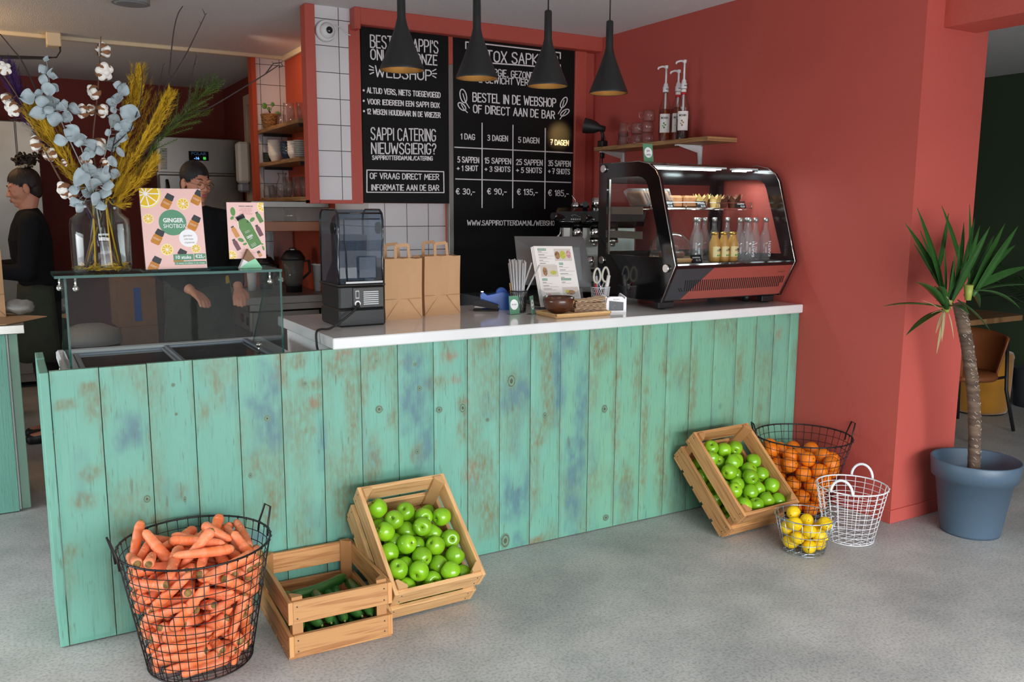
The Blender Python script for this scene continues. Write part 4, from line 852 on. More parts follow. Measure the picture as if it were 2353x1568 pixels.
# side counter in front of the woman in profile
sc = thing('side_counter', 'green plank kitchen counter with a steel top at the picture edge', 'counter', (-.7, 1.9, 0))
b = MB()
for k in range(5): bx(b, -.86 + .147 * k, -.86 + .147 * k + .144, 1.615, 1.64, .005, .895, .002)
o = b.build('front_boards', M['paint'], sc)
b = MB(); bx(b, -.118, -.078, 1.66, 1.70, 0, .895, .003); b.build('corner_post', mat('pale green paint', srgb(150, 190, 170), .5), sc)
b = MB(); bx(b, -1.2, -.12, 1.642, 2.12, .005, .895); b.build('carcass', M['white'], sc)
b = MB(); bx(b, -1.22, -.045, 1.59, 2.15, .8955, .94, .003); b.build('steel_top', M['steel'], sc)
b = MB(); b.prism([(-.55, 1.60, .9412), (-.12, 1.60, .9412), (.062, 1.865, .9412), (-.12, 2.05, .9412), (-.55, 2.05, .9412)], (0, 0, .004)); b.one('cardboard_sheet', M['kraft'], 'loose kraft cardboard sheet on the side counter', 'cardboard sheet', (-.3, 1.85, .9412))
def papbag(name, label, x, y, z, w_, d_, h_, rot, handle=True, group=None):
    t = thing(name, label, 'paper bag', (x, y, z), rot, group); T = WM[t.name]
    def wav(a, zz): return .004 * math.sin(9 * a + 14 * zz)
    rows = []
    N = 12
    for k in range(N + 1):
        zz = h_ * k / N; row = []
        for (ax, ay, bx_, by_) in ((-1, -1, 1, -1), (1, -1, 1, 1), (1, 1, -1, 1), (-1, 1, -1, -1)):
            for j in range(6):
                f = j / 6; px = ax + (bx_ - ax) * f; py = ay + (by_ - ay) * f
                side = abs(ax - bx_) < .1
                pin = (1 - abs(2 * f - 1)) * (.012 * zz / h_ if side else .004 * math.sin(zz * 30)) 
                px = px * w_ / 2 - (pin * (1 if px > 0 else -1) if side else 0); py = py * d_ / 2 + (pin if not side else 0)
                row.append(T @ Vector((px, py + wav(f, zz) * (k > 1), zz + (.003 * math.sin(20 * f) if k == N else 0))))
        row.append(row[0]); rows.append(row)
    b = MB(); b.grid(rows, smooth=False); b.poly([rows[0][i] for i in range(24)])
    b.poly([T @ Vector(q) for q in ((-w_ / 2 + .01, -d_ / 2 + .01, h_ - .03), (w_ / 2 - .01, -d_ / 2 + .01, h_ - .03), (w_ / 2 - .01, d_ / 2 - .01, h_ - .03), (-w_ / 2 + .01, d_ / 2 - .01, h_ - .03))])
    b.build('body', M['kraft'], t, weld=1e-5)
    b = MB()
    for sx in (-1, 1):
        b.tube([T @ Vector(q) for q in ((sx * w_ / 2 * .98, -d_ / 2 - .0008, .005), (sx * .02, -d_ / 2 - .001, h_ * .34))], .0011, 4)
    b.tube([T @ Vector((-w_ / 2, -d_ / 2 - .0012, h_ * .34)), T @ Vector((w_ / 2, -d_ / 2 - .0012, h_ * .34))], .0011, 4)
    b.build('fold', M['kraft'], t)
    if handle:
        for sy, dx in ((1, 0), (-1, 0)):
            yy = sy * (d_ / 2 - .006); b = MB(); dz = .0 if sy > 0 else .0
            pts = [(-.035, yy, h_ - .05), (-.03, yy + .01, h_ + .055), (.03, yy + .012, h_ + .06), (.035, yy, h_ - .05)]
            for a, c in zip(pts[:-1], pts[1:]):
                a, c = Vector(a), Vector(c); d = (c - a).normalized(); n = d.cross(Vector((0, 1, 0))).normalized() * .007
                b._new([T @ q for q in (a - n, a + n, c + n, c - n, a - n + Vector((0, .0015, 0)), a + n + Vector((0, .0015, 0)), c + n + Vector((0, .0015, 0)), c - n + Vector((0, .0015, 0)))], [(0, 1, 2, 3), (4, 5, 6, 7), (0, 1, 5, 4), (1, 2, 6, 5), (2, 3, 7, 6), (3, 0, 4, 7)])
            b.build('handle', M['kraft'], t)
    return t
papbag('paper_bag', 'kraft paper bag on the side counter near the woman in profile', -.24, 2.0, .9455, .24, .14, .34, 0, False)
b = MB(); b.ball((-.06, 1.98, .985), .05, (1.5, .9, .75), u=20, v=12)
for v_ in b.bm.verts: v_.co += Vector((vnoise(v_.co.x * 60, v_.co.z * 60) - .5, vnoise(v_.co.y * 60, v_.co.z * 70) - .5, vnoise(v_.co.x * 50, v_.co.y * 50) - .5)) * .02; v_.co.z = max(v_.co.z, .9458)
b.one('foil_bag', M['foil'], 'crumpled grey bag beside the paper bag on the side counter', 'bag', (-.06, 1.98, .9455))
# table the woman in profile works at
tb = thing('prep_table', 'wooden topped prep table in front of the woman in profile', 'table', (-.7, 3.3, 0))
b = MB(); bx(b, -1.3, -.24, 2.9, 3.75, .90, .94, .003); b.build('top', M['tabletop'], tb)
for x in (-1.25, -.29):
    for y in (2.95, 3.70):
        b = MB(); bx(b, x - .025, x + .025, y - .025, y + .025, 0, .90); b.build('leg', M['steel_dull'], tb)
b = MB(); b.ball((-.33, 3.06, .955), .09, (1.3, .9, .25), u=20, v=10)
for v_ in b.bm.verts: v_.co.z = max(.941, v_.co.z + .02 * vnoise(v_.co.x * 70, v_.co.y * 70))
b.one('chopped_fruit', M['yellowpress'], 'heap of chopped yellow fruit on the prep table', 'chopped fruit', (-.33, 3.06, .9405), kind='stuff')
t = thing('hand_mixer', 'small black kitchen gadget behind the chopped fruit', 'kitchen gadget', (-.34, 3.35, .94)); b = MB(); b.frust((-.34, 3.35, .9405), (-.34, 3.35, 1.0), .05, .05, 20); b.ball((-.34, 3.35, 1.0), .05, (1, 1, .9)); b.build('body', M['blackgloss'], t); b = MB(); b.frust((-.34, 3.35, 1.045), (-.34, 3.35, 1.07), .012); b.build('knob', M['chrome'], t)
# ------------------------------------------------------------------ people
def remesh(mb, name, mats, parent, vox, it=4, fac=.5):
    me = bpy.data.meshes.new('r'); 
    if parent is not None: mb.bm.transform(WM[parent.name].inverted())
    mb.bm.to_mesh(me); mb.bm.free(); o = bpy.data.objects.new('r', me); COL.objects.link(o)
    m1 = o.modifiers.new('r', 'REMESH'); m1.mode = 'VOXEL'; m1.voxel_size = vox; m1.use_smooth_shade = True
    m2 = o.modifiers.new('s', 'SMOOTH'); m2.iterations = it; m2.factor = fac
    bpy.context.view_layer.update(); ev = o.evaluated_get(bpy.context.evaluated_depsgraph_get()); m = bpy.data.meshes.new_from_object(ev); bpy.data.objects.remove(o)
    m.name = name; m.materials.clear()
    for x in (mats if isinstance(mats, (list, tuple)) else [mats]): m.materials.append(x)
    n = bpy.data.objects.new(name, m); COL.objects.link(n); n.parent = parent; WM[n.name] = WM[parent.name]
    return n
def limb(mb, pts, rs):
    P = [Vector(p) for p in pts]
    for p, r in zip(P, rs): mb.ball(p, r, u=14, v=10)
    for a, c, r0, r1 in zip(P[:-1], P[1:], rs[:-1], rs[1:]): mb.tube([a, c], [r0, r1], 14)
def head_geo(b, H):
    def B(c, s_, k=1): _el(b, H, c, s_)
    for c, s_ in (((0, .018, .045), (.075, .094, .084)), ((0, -.022, -.015), (.064, .072, .088)), ((0, -.04, -.075), (.043, .046, .038)), ((0, -.070, -.100), (.020, .018, .016)),
                  ((.036, -.058, -.030), (.027, .026, .028)), ((-.036, -.058, -.030), (.027, .026, .028)), ((.030, -.078, .026), (.026, .014, .010)), ((-.030, -.078, .026), (.026, .014, .010)),
                  ((.031, -.078, .004), (.016, .013, .012)), ((-.031, -.078, .004), (.016, .013, .012)), ((0, -.104, -.030), (.012, .013, .011)), ((.011, -.095, -.033), (.009, .010, .008)), ((-.011, -.095, -.033), (.009, .010, .008)),
                  ((0, -.086, -.066), (.026, .014, .018)), ((.078, .012, -.012), (.011, .022, .034)), ((-.078, .012, -.012), (.011, .022, .034))): B(c, s_)
    b.tube([H @ Vector((0, -.080, .022)), H @ Vector((0, -.096, -.010)), H @ Vector((0, -.104, -.028))], [.008, .009, .011], 10)
def _el(b, H, c, s_, u=16, v=12):
    V = []; F = []
    for i in range(v + 1):
        t = PI * i / v
        for k in range(u):
            a = 2 * PI * k / u; V.append(H @ Vector((c[0] + math.sin(t) * math.cos(a) * s_[0], c[1] + math.sin(t) * math.sin(a) * s_[1], c[2] + math.cos(t) * s_[2])))
    for i in range(v):
        for k in range(u):
            l = (k + 1) % u; F.append((i * u + k, (i + 1) * u + k, (i + 1) * u + l, i * u + l))
    b._new(V, F, True)
def face_parts(H, root, hairm):
    for sx in (-1, 1):
        b = MB(); b.tube([H @ Vector((sx * (.031 + dx), -.0895 + abs(dx) * .25, .002 - .006 * math.cos(dx * 90))) for dx in (-.016, -.008, 0, .008, .016)], [.0012, .002, .0022, .002, .0012], 6); b.build('eyelash', M['eye'], root)
        b = MB(); b.tube([H @ Vector((sx * x, y, z)) for x, y, z in ((.012, -.0905, .026), (.028, -.0925, .034), (.045, -.083, .031), (.054, -.072, .024))], [.0014, .0024, .0022, .0008], 6); b.build('eyebrow', hairm, root)
    b = MB(); _el(b, H, (0, -.0985, -.062), (.021, .0055, .0055)); _el(b, H, (0, -.097, -.0715), (.018, .006, .0065)); b.build('lips', M['lip'], root)
def hair_cap(H, root, m, front=.065, side=-.02, back=-.085, grow=1.07):
    b = MB(); u, v = 40, 28; V = []; idx = {}
    c = Vector((0, .018, .045)); s_ = Vector((.075, .094, .084)) * grow
    for i in range(v + 1):
        t = PI * i / v
        for k in range(u):
            a = 2 * PI * k / u; p = Vector((math.sin(t) * math.cos(a) * s_.x, math.sin(t) * math.sin(a) * s_.y, math.cos(t) * s_.z)) + c
            p.z += .0025 * math.sin(k * 5.0) * math.sin(t)
            V.append(p)
    F = []
    for i in range(v):
        for k in range(u):
            l = (k + 1) % u; q = (i * u + k, (i + 1) * u + k, (i + 1) * u + l, i * u + l); m_ = (V[q[0]] + V[q[2]]) / 2
            f = (m_.y + .076) / .19; lim = front + (side - front) * min(1, max(0, f / .45)) if f < .45 else side + (back - side) * min(1, (f - .45) / .4)
            if m_.z > lim: F.append(q)
    b._new([H @ p for p in V], F, True)
    for v_ in [v_ for v_ in b.bm.verts if not v_.link_faces]: b.bm.verts.remove(v_)
    return b
def hand(mb, w, d, up, k=1.0):
    """palm and five bent fingers; w wrist, d direction, up = back of the hand"""
    w = Vector(w); d = Vector(d).normalized(); up = Vector(up); up = (up - d * up.dot(d)).normalized(); s_ = d.cross(up)
    for a in (-.022, -.008, .008, .022): mb.tube([w, w + d * .05 + s_ * a * .6, w + d * .09 + s_ * a], [.018, .017, .013], 10)
    for a, L in ((-.030, .068), (-.010, .078), (.010, .072), (.029, .058)):
        p = w + d * .088 + s_ * a; q = p + d * L * .5 - up * .006; r = q + d * L * .35 - up * .022; limb(mb, [p, q, r], [.0095, .0088, .0078])
    p = w + d * .03 - s_ * .026; limb(mb, [p, p + d * .032 - s_ * .022 - up * .01, p + d * .06 - s_ * .024 - up * .022], [.012, .0105, .009])
def person(label, x, y, face, headtilt, hz, lean, arms, bun, specs, headturn=0.0, name='person'):
    root = thing(name, label, 'person', (x, y, 0)); B0 = Matrix.Translation((x, y, 0)) @ Matrix.Rotation(face, 4, 'Z')   # local -Y is the way she faces
    def P(a, b_, c): return B0 @ Vector((a, b_, c))
    sh = hz - .205
    H = B0 @ Matrix.Translation((0, lean + .01, hz)) @ Matrix.Rotation(headturn, 4, 'Z') @ Matrix.Rotation(headtilt, 4, 'X') @ Matrix.Scale(.94, 4)
    b = MB(); head_geo(b, H); limb(b, [H @ Vector((0, .022, -.07)), P(0, lean * .9 + .02, hz - .14), P(0, lean * .8 + .03, sh + .02)], [.049, .050, .062])
    def torso(b, g):
        K = [(sh + .02, .125, .070, lean * .8 + .02), (sh - .04, .165, .095, lean * .75 + .015), (sh - .12, .165, .112, lean * .6 + .005), (sh - .22, .15, .108, lean * .45), (sh - .32, .138, .100, lean * .25), (sh - .42, .15, .11, .02), (sh - .53, .17, .125, .03)]
        for a_, c_ in zip(K[:-1], K[1:]):
            for k in range(4):
                f = k / 4; zz, rx, ry, yy = [p_ + (q_ - p_) * f for p_, q_ in zip(a_, c_)]; _el(b, B0, (0, yy, zz), (rx + g, ry + g, .06))
    torso(b, 0)
    legs = []
    for sx in (-1, 1): legs.append([P(sx * .085, .03, .86), P(sx * .09, .01, .48), P(sx * .095, .04, .09)])
    for L in legs: limb(b, L, [.085, .058, .038]); limb(b, [L[2] + Vector((0, 0, -.03)), L[2] + (B0.to_3x3() @ Vector((0, -.14, -.05)))], [.036, .03])
    AR = []
    for sx, el, wr in arms:
        S = P(sx * .165, lean * .8 + .02, sh - .015); E_ = P(*el); W_ = P(*wr); AR.append((S, E_, W_)); limb(b, [S, E_, W_], [.052, .04, .027]); hand(b, W_, (W_ - E_), Vector((0, 0, 1)))
    remesh(b, 'body', M['skin'], root, .0055, 3)
    b = MB(); torso(b, .014)
    for S, E_, W_ in AR: limb(b, [P(0, lean * .8 + .02, sh + .01), S, E_, E_ + (W_ - E_) * .82], [.07, .068, .056, .042])
    limb(b, [P(0, lean * .85 + .03, sh + .035), P(0, lean * .82 + .03, sh)], [.064, .08])
    remesh(b, 'sweatshirt', M['sweater'], root, .009, 3)
    b = MB()
    for L in legs: limb(b, [L[0], L[1], L[2] + Vector((0, 0, .03))], [.105, .078, .058])
    _el(b, B0, (0, .03, .90), (.175, .135, .10)); remesh(b, 'trousers', M['trouser'], root, .011, 3)
    b = MB(); rows = []
    for k in range(10):
        f = k / 9; zz = hz - .60 - .48 * f; rows.append([P((.185 + .035 * f) * math.sin(a) , .03 - (.148 + .05 * f) * math.cos(a), zz + .006 * math.sin(6 * a)) for a in [-1.9 + 3.8 * j / 22 for j in range(23)]])
    b.grid(rows); ap = b.build('apron', M['apron'], root); sm = ap.modifiers.new('s', 'SOLIDIFY'); sm.thickness = .004
    for L in legs: 
        b = MB(); d = B0.to_3x3() @ Vector((0, -1, 0)); limb(b, [L[2] + Vector((0, 0, -.045)), L[2] + d * .15 + Vector((0, 0, -.058))], [.042, .034])
        for v_ in b.bm.verts: v_.co.z = max(v_.co.z, .002)
        b.build('shoe', M['black'], root)
    return root, H
WL = at(58, 428, Y=3.1)
r1, H1 = person('woman in a black sweatshirt and dark apron, hair bun, head bowed in profile', WL.x + .03, 3.1, -PI / 2, .24, WL.z - .01, -.05, [(1, (.20, -.06, 1.10), (.17, -.30, 1.12)), (-1, (-.20, -.06, 1.12), (-.15, -.30, 1.12))], True, False)
b = hair_cap(H1, r1, M['hair'], .055, -.012, -.085, 1.06); _el(b, H1, (0, .058, -.015), (.066, .052, .075)); _el(b, H1, (0, .05, .03), (.077, .066, .085)); b.build('hair', M['hair'], r1)
face_parts(H1, r1, M['hair'])
b = MB(); random.seed(4)
for k in range(60):
    c = Vector((random.gauss(0, .022), .055 + random.gauss(0, .024), .165 + random.gauss(0, .018))); rr = .012 + .006 * random.random(); ax = Vector((random.random() - .5, random.random() - .5, random.random() - .5)).normalized(); px, py = perp(ax)
    b.tube([H1 @ (c + px * rr * math.cos(a * .9) + py * rr * math.sin(a * .9) + ax * .004 * a) for a in range(8)], .006, 6)
b.ball(H1 @ Vector((0, .055, .162)), .036); b.build('hair_bun', M['hair'], r1)
b = MB(); b.tube([H1 @ Vector((.040 * math.cos(a * PI / 10), .050 + .040 * math.sin(a * PI / 10), .134 + .003 * (-1) ** a)) for a in range(20)], .011, 8, closed=True); b.build('scrunchie', M['scrunchie'], r1)
WC = at(447, 420, Y=2.2)
r2, H2 = person('woman with spectacles and tied-back black hair looking down behind the poster', WC.x, 2.2, .12, .16, WC.z, -.03, [(1, (.23, .04, 1.18), (.16, -.20, 1.04)), (-1, (-.22, .02, 1.16), (-.12, -.22, 1.04))], False, True, headturn=.30)
b = hair_cap(H2, r2, M['hairblack'], .054, -.035, -.10, 1.07); _el(b, H2, (0, .058, -.015), (.066, .052, .075)); b.build('hair', M['hairblack'], r2)
face_parts(H2, r2, M['hairblack'])
b = MB()
for sx in (-1, 1): b.tube([H2 @ Vector((sx * .033 + .026 * math.cos(a * PI / 10), -.108 + .10 * (sx * .033 + .026 * math.cos(a * PI / 10)) ** 2 * 9, -.006 + .021 * math.sin(a * PI / 10))) for a in range(20)], .0013, 5, closed=True)
b.tube([H2 @ Vector(q) for q in ((-.008, -.108, .002), (0, -.110, .005), (.008, -.108, .002))], .0013, 5)
for sx in (-1, 1): b.tube([H2 @ Vector(q) for q in ((sx * .059, -.103, .0), (sx * .074, -.06, .006), (sx * .082, .01, .008))], .0014, 5)
b.build('spectacles', M['goldwire'], r2)
# ------------------------------------------------------------------ things on the bar
ZC = 1.0127
# posters on the glass shelf
ZG = 1.2802
def poster_axes(p0, p1, h, top_dy):
    p0 = Vector(p0); p1 = Vector(p1); ux = (p1 - p0).normalized(); uy = Vector((0, top_dy, math.sqrt(h * h - top_dy * top_dy))).normalized(); return p0, ux, uy, ux.cross(uy).normalized()
class Sheet:
    """prints flat shapes on a sheet; (a, b) are metres from its lower left corner"""
    def __init__(s, o, ux, uy, w, h): s.o, s.ux, s.uy, s.n, s.w, s.h, s.k = Vector(o), ux, uy, ux.cross(uy).normalized(), w, h, 0
    def P(s, a, b, lift=.0004): return s.o + s.ux * a + s.uy * b + s.n * lift
    def shape(s, mb, pts, lift=.0004):
        pts = clip(pts, s.w, s.h)
        if len(pts) > 2: mb.poly([s.P(a, b, lift) for a, b in pts])
    def disc(s, mb, a, b, r, lift=.0004, ry=None, n=28, rot=0, a0=0, a1=2 * PI):
        ry = ry or r; c, d = math.cos(rot), math.sin(rot)
        s.shape(mb, [(a + r * math.cos(t) * c - ry * math.sin(t) * d, b + r * math.cos(t) * d + ry * math.sin(t) * c) for t in [a0 + (a1 - a0) * k / n for k in range(n)]], lift)
    def rect(s, mb, a0, b0, a1, b1, lift=.0004): s.shape(mb, [(a0, b0), (a1, b0), (a1, b1), (a0, b1)], lift)
    def rrect(s, mb, cx, cy, w, h, rot, lift):
        c, d = math.cos(rot), math.sin(rot); s.shape(mb, [(cx + x * c - y * d, cy + x * d + y * c) for x, y in ((-w / 2, -h / 2), (w / 2, -h / 2), (w / 2, h / 2), (-w / 2, h / 2))], lift)
    def text(s, mb, t, a, b, h, w=None, align='c', bold=0.0, lift=.0008, rot=0):
        ux, uy = s.ux, s.uy
        if rot: ux, uy = s.ux * math.cos(rot) + s.uy * math.sin(rot), s.uy * math.cos(rot) - s.ux * math.sin(rot)
        put_text(mb, t, s.P(a, b, lift), ux, uy, h=h, w=w, align=align, bold=bold)
def clip(pts, w, h):
    for ax, lim, sg_ in ((0, 0, 1), (0, w, -1), (1, 0, 1), (1, h, -1)):
        out = []
        for i in range(len(pts)):
            p, q = pts[i - 1], pts[i]; pi, qi = (p[ax] - lim) * sg_ >= 0, (q[ax] - lim) * sg_ >= 0
            if pi != qi:
                t = (lim - p[ax]) / (q[ax] - p[ax]); out.append((p[0] + t * (q[0] - p[0]), p[1] + t * (q[1] - p[1])))
            if qi: out.append(q)
        pts = out
        if not pts: break
    return pts
pw, ph = .2085, .292
o_, ux, uy, n_ = poster_axes((.331, .115, ZG + .006), (.539, .115, ZG + .006), ph, .062)
t = thing('shotbox_poster', 'pink poster for ginger shots in a clear stand on the glass shelf', 'poster', (.435, .14, ZG))
s = Sheet(o_, ux, uy, pw, ph)
b = MB(); b.prism([s.P(0, 0, -.0012), s.P(pw, 0, -.0012), s.P(pw, ph, -.0012), s.P(0, ph, -.0012)], s.n * .0012); b.build('sheet', M['pink'], t)
b = MB(); b.prism([s.P(-.002, -.002, -.0040), s.P(pw + .002, -.002, -.0040), s.P(pw + .002, ph + .002, -.0040), s.P(-.002, ph + .002, -.0040)], s.n * .0022); bx(b, .322, .545, .095, .215, ZG, ZG + .003); b.build('acrylic_stand', M['plastic'], t)
wh = MB()
def pr_(name, m, fn, parent=None):
    b = MB(); fn(b); return b.build(name, M[m], parent or t, recalc=False)
pr_('green_disc', 'greenprint', lambda b: s.disc(b, .103, .168, .047, .0004, n=40)); pr_('white_disc', 'whiteprint', lambda b: s.disc(b, .152, .110, .032, .0007))
for q in ((.095, .030, .164, .052), (.167, .032, .2065, .053), (.098, .014, .2065, .0255)): pr_('green_panel', 'greenprint', lambda b: s.rect(b, *q, .0012))
def slice_(a, b_, r):
    o = pr_('lemon_slice', 'lemonrind', lambda b: s.disc(b, a, b_, r, .0004)); pr_('pith', 'whiteprint', lambda b: s.disc(b, a, b_, r * .90, .0006), o)
    def fl(b):
        for k in range(9):
            a0 = k * 2 * PI / 9 + .05; a1 = (k + 1) * 2 * PI / 9 - .05
            s.shape(b, [(a + r * .10 * math.cos((a0 + a1) / 2), b_ + r * .10 * math.sin((a0 + a1) / 2))] + [(a + r * .84 * math.cos(a0 + (a1 - a0) * j / 4), b_ + r * .84 * math.sin(a0 + (a1 - a0) * j / 4)) for j in range(5)], .0008)
    pr_('flesh', 'lemonprint', fl, o)
for q in ((.020, .272, .052), (.144, .236, .0215), (.022, .182, .018), (.076, .070, .0215), (.175, .072, .0165)): slice_(*q)
def shot(a, b_, k=1.0, rot=.5):
    c, d = math.cos(-rot), math.sin(-rot); f = lambda x, y: (a + k * (x * c - y * d), b_ + k * (x * d + y * c))
    o = pr_('shot_bottle', 'amberprint', lambda b: s.shape(b, [f(x, y) for x, y in ((-.016, -.026), (-.012, -.030), (.012, -.030), (.016, -.026), (.016, .0), (.010, .006), (-.010, .006), (-.016, .0))], .0006))
    pr_('bottle_cap', 'inkblack', lambda b: s.shape(b, [f(x, y) for x, y in ((-.0135, .004), (.0135, .004), (.015, .008), (.013, .026), (-.013, .026), (-.015, .008))], .0008), o)
    pr_('label_lines', 'whiteprint', lambda b: [s.shape(b, [f(x, y) for x, y in ((-.013, z), (w_, z), (w_, z + .0008), (-.013, z + .0008))], .0010) for z, w_ in ((-.009, .013), (-.013, .009))], o)
for q in ((.093, .247), (.197, .262), (.178, .168), (.050, .118), (.032, .020), (.120, .045)): shot(*q)
s.text(wh, 'GINGER', .071, .169, .0145, .069, 'l', .03, lift=.0008); s.text(wh, 'SHOTBOX', .071, .148, .0145, .076, 'l', .0, lift=.0008)
s.text(wh, '10 stuks', .1295, .0355, .0115, .052, bold=.02, lift=.0014); s.text(wh, '€25,-', .187, .0375, .0115, .033, bold=.02, lift=.0014); s.text(wh, '12 weken houdbaar in de vriezer', .152, .0165, .006, .10, lift=.0014)
gr = MB()
for k, (tx, wd) in enumerate((('gember', .031), ('citroen', .031), ('cayenne', .034))): s.text(gr, tx, .151 + .002 * k, .1165 - .0125 * k, .0075, wd, lift=.0011)
wh.build('white_lettering', M['whiteprint'], t); gr.build('grey_lettering', M['greytext'], t)
# small poster in the wooden holder
pw2, ph2 = .137, .210
t = thing('juice_poster', 'small pink poster with a green juice bottle in a wooden holder', 'poster', (.69, .15, ZG))
s2 = Sheet((.628, .155, ZG + .034), Vector((1, 0, 0)), Vector((0, .05, .998)).normalized(), pw2, ph2)
b = MB(); b.prism([s2.P(0, 0, -.001), s2.P(pw2, 0, -.001), s2.P(pw2, ph2, -.001), s2.P(0, ph2, -.001)], s2.n * .001); b.build('sheet', M['pink'], t)
wh = MB(); gr = MB(); mv = MB(); s = s2
slice_(.134, .196, .022); slice_(.008, .012, .020)
def jb_(m, a, b_, k, rot, name='juice_bottle'):
    c, d = math.cos(rot), math.sin(rot); f = lambda x, y: (a + k * (x * c - y * d), b_ + k * (x * d + y * c))
    o = pr_(name, m, lambda b: s.shape(b, [f(x, y) for x, y in ((-.2, -.5), (-.16, -.54), (.16, -.54), (.2, -.5), (.2, .22), (.14, .36), (.11, .44), (-.11, .44), (-.14, .36), (-.2, .22))], .0004 if m == 'whiteprint' else .0006))
    pr_('bottle_cap', 'inkblack', lambda b: s.shape(b, [f(x, y) for x, y in ((-.13, .42), (.13, .42), (.13, .54), (-.13, .54))], .0008), o)
jb_('whiteprint', .074, .102, .124, .46, 'bottle_outline'); jb_('juiceprint', .0745, .1015, .119, .46)
s.text(wh, 'GREEN', .081, .079, .0085, .024, bold=.02, lift=.0012, rot=.46); s.text(wh, 'SAPPI', .084, .073, .004, .014, lift=.0012, rot=.46)
for k in range(3): s.rrect(wh, .090 + .002 * k, .055 - .004 * k, .02, .0008, .46, .0012)
for k in range(2): s.rrect(wh, .070 + .002 * k, .103 - .004 * k, .02, .0008, .46, .0012)
jb_('juiceprint', .118, .155, .040, .46); jb_('plumprint', .115, .105, .042, .42); jb_('amberprint', .026, .101, .042, .46); jb_('plumprint', .028, .053, .042, .46); shot(.112, .018, .42, -.46)
LFS = ((.022, .176, .009, .016, .1, .032, .145), (.018, .152, .008, .0055, .8, .034, .140), (.092, .146, .011, .007, .7, .078, .130), (.074, .139, .0035, .006, -.1, .080, .128), (.046, .070, .012, .007, -.4, .068, .064), (.060, .055, .008, .0045, .3, .066, .062), (.124, .054, .005, .003, -.2, .116, .058), (.128, .038, .004, .009, .3, .122, .050))
for q in LFS:
    L_ = math.hypot(q[5] - q[0], q[6] - q[1])
    pr_('leaf_print', 'leafprint', lambda b: (s.disc(b, q[0], q[1], q[2], .0006, q[3], 16, q[4]), s.rrect(b, (q[0] + q[5]) / 2, (q[1] + q[6]) / 2, L_, .0009, math.atan2(q[6] - q[1], q[5] - q[0]), .0005)))
s.text(gr, 'WEINIG ENERGIE?', .070, .193, .0052, .054, bold=.02)
for k, tx in enumerate(('GEZONDER LEVEN?', 'OPGEBLAZEN GEVOEL?', 'SLECHTE HUID?', 'GEWICHT VERLIEZEN?')): s.text(mv, tx, .070, .1845 - .0063 * k, .004, (.042, .05, .034, .047)[k])
s.text(mv, 'Doe een detox sapkuur', .070, .0205, .0045, .06); s.text(mv, 'en voel je beter!', .070, .0135, .0045, .045)
wh.build('white_lettering', M['whiteprint'], t); gr.build('grey_lettering', M['greytext'], t); mv.build('mauve_lettering', M['mauve'], t)
hd = thing('poster_holder', 'triangular wooden poster holder painted mint and white', 'holder', (.70, .145, ZG))
cx = .700; A_, B_, C_ = (cx - .042, ZG), (cx + .042, ZG), (cx - .008, ZG + .071)
def lerp(p, q, f): return (p[0] + (q[0] - p[0]) * f, p[1] + (q[1] - p[1]) * f)
yf = .126
def tri(mb, pts, y=yf, d=.028): mb.prism([(x, y, z) for x, z in pts], (0, d, 0))
m1 = lerp(A_, C_, .46); m2 = lerp(B_, C_, .50); mm = (cx - .010, ZG + .023)
b = MB(); tri(b, [m1, mm, m2, C_]); b.build('block', M['tan'], hd)
b = MB(); tri(b, [A_, mm, m1]); b.build('white_corner', M['white'], hd)
b = MB(); tri(b, [A_, B_, m2, mm]); b.build('mint_corner', M['mint'], hd)
# quiet blender with smoked hood
bl = thing('bar_blender', 'black blender under a smoked clear sound hood', 'blender', (1.18, .37, ZC))
X0, X1, YA, YB = 1.081, 1.286, .252, .492
b = MB(); bx(b, X0, X1, YA, YB, ZC, ZC + .075, .008); bx(b, X0 + .002, X1 - .002, YA + .003, YB - .003, ZC + .073, ZC + .172, .008); bx(b, X0 - .004, X1 + .002, YA - .002, YB + .002, ZC + .170, ZC + .178, .003); b.build('base', M['black'], bl)
b = MB(); bx(b, X0 + .06, X1 - .008, YA - .003, YA + .004, ZC + .078, ZC + .165, .003); rp = b.build('rear_panel', M['blackmetal'], bl)
b = MB(); 
for k in range(7): bx(b, X0 + .105, X0 + .172, YA - .006, YA - .002, ZC + .092 + .0085 * k, ZC + .0965 + .0085 * k)
b.build('vent', M['blackgloss'], rp)
b = MB(); bx(b, X0 + .070, X0 + .087, YA - .007, YA - .002, ZC + .118, ZC + .153, .001); sw = b.build('switch', M['greychina'], rp)
b = MB(); bx(b, X0 + .0735, X0 + .0835, YA - .010, YA - .006, ZC + .124, ZC + .147, .001); b.build('rocker', M['inkblack'], sw)
b = MB(); b.frust((X0 + .079, YA - .003, ZC + .098), (X0 + .079, YA - .009, ZC + .098), .013, .012, 18); b.build('socket', M['whiteprint'], rp)
prof = [(YA + .006, 1.192), (YA + .012, 1.26), (YA + .012, 1.33), (YA + .002, 1.372), (YA + .001, 1.455), (YA + .012, 1.484), (YA + .035, 1.498), (YB - .04, 1.499), (YB - .012, 1.485), (YB - .002, 1.455), (YB - .002, 1.192)]
b = MB(); b.prism([(X0 + .006, y, z) for y, z in prof], (X1 - X0 - .012, 0, 0)); hd_ = b.build('hood', M['smoke'], bl)
b = MB()
for x in (X0 + .006, X1 - .006): b.tube([(x, y, z) for y, z in prof], .0045, 6)
b.tube([(X0 + .006, YA + .012, 1.484), (X1 - .006, YA + .012, 1.484)], .004, 6); b.tube([(X0 + .04, YA + .002, 1.20), (X0 + .04, YA + .007, 1.33), (X0 + .03, YA - .002, 1.375), (X0 + .03, YA - .003, 1.46), (X1 - .02, YA - .003, 1.46)], .0022, 5)
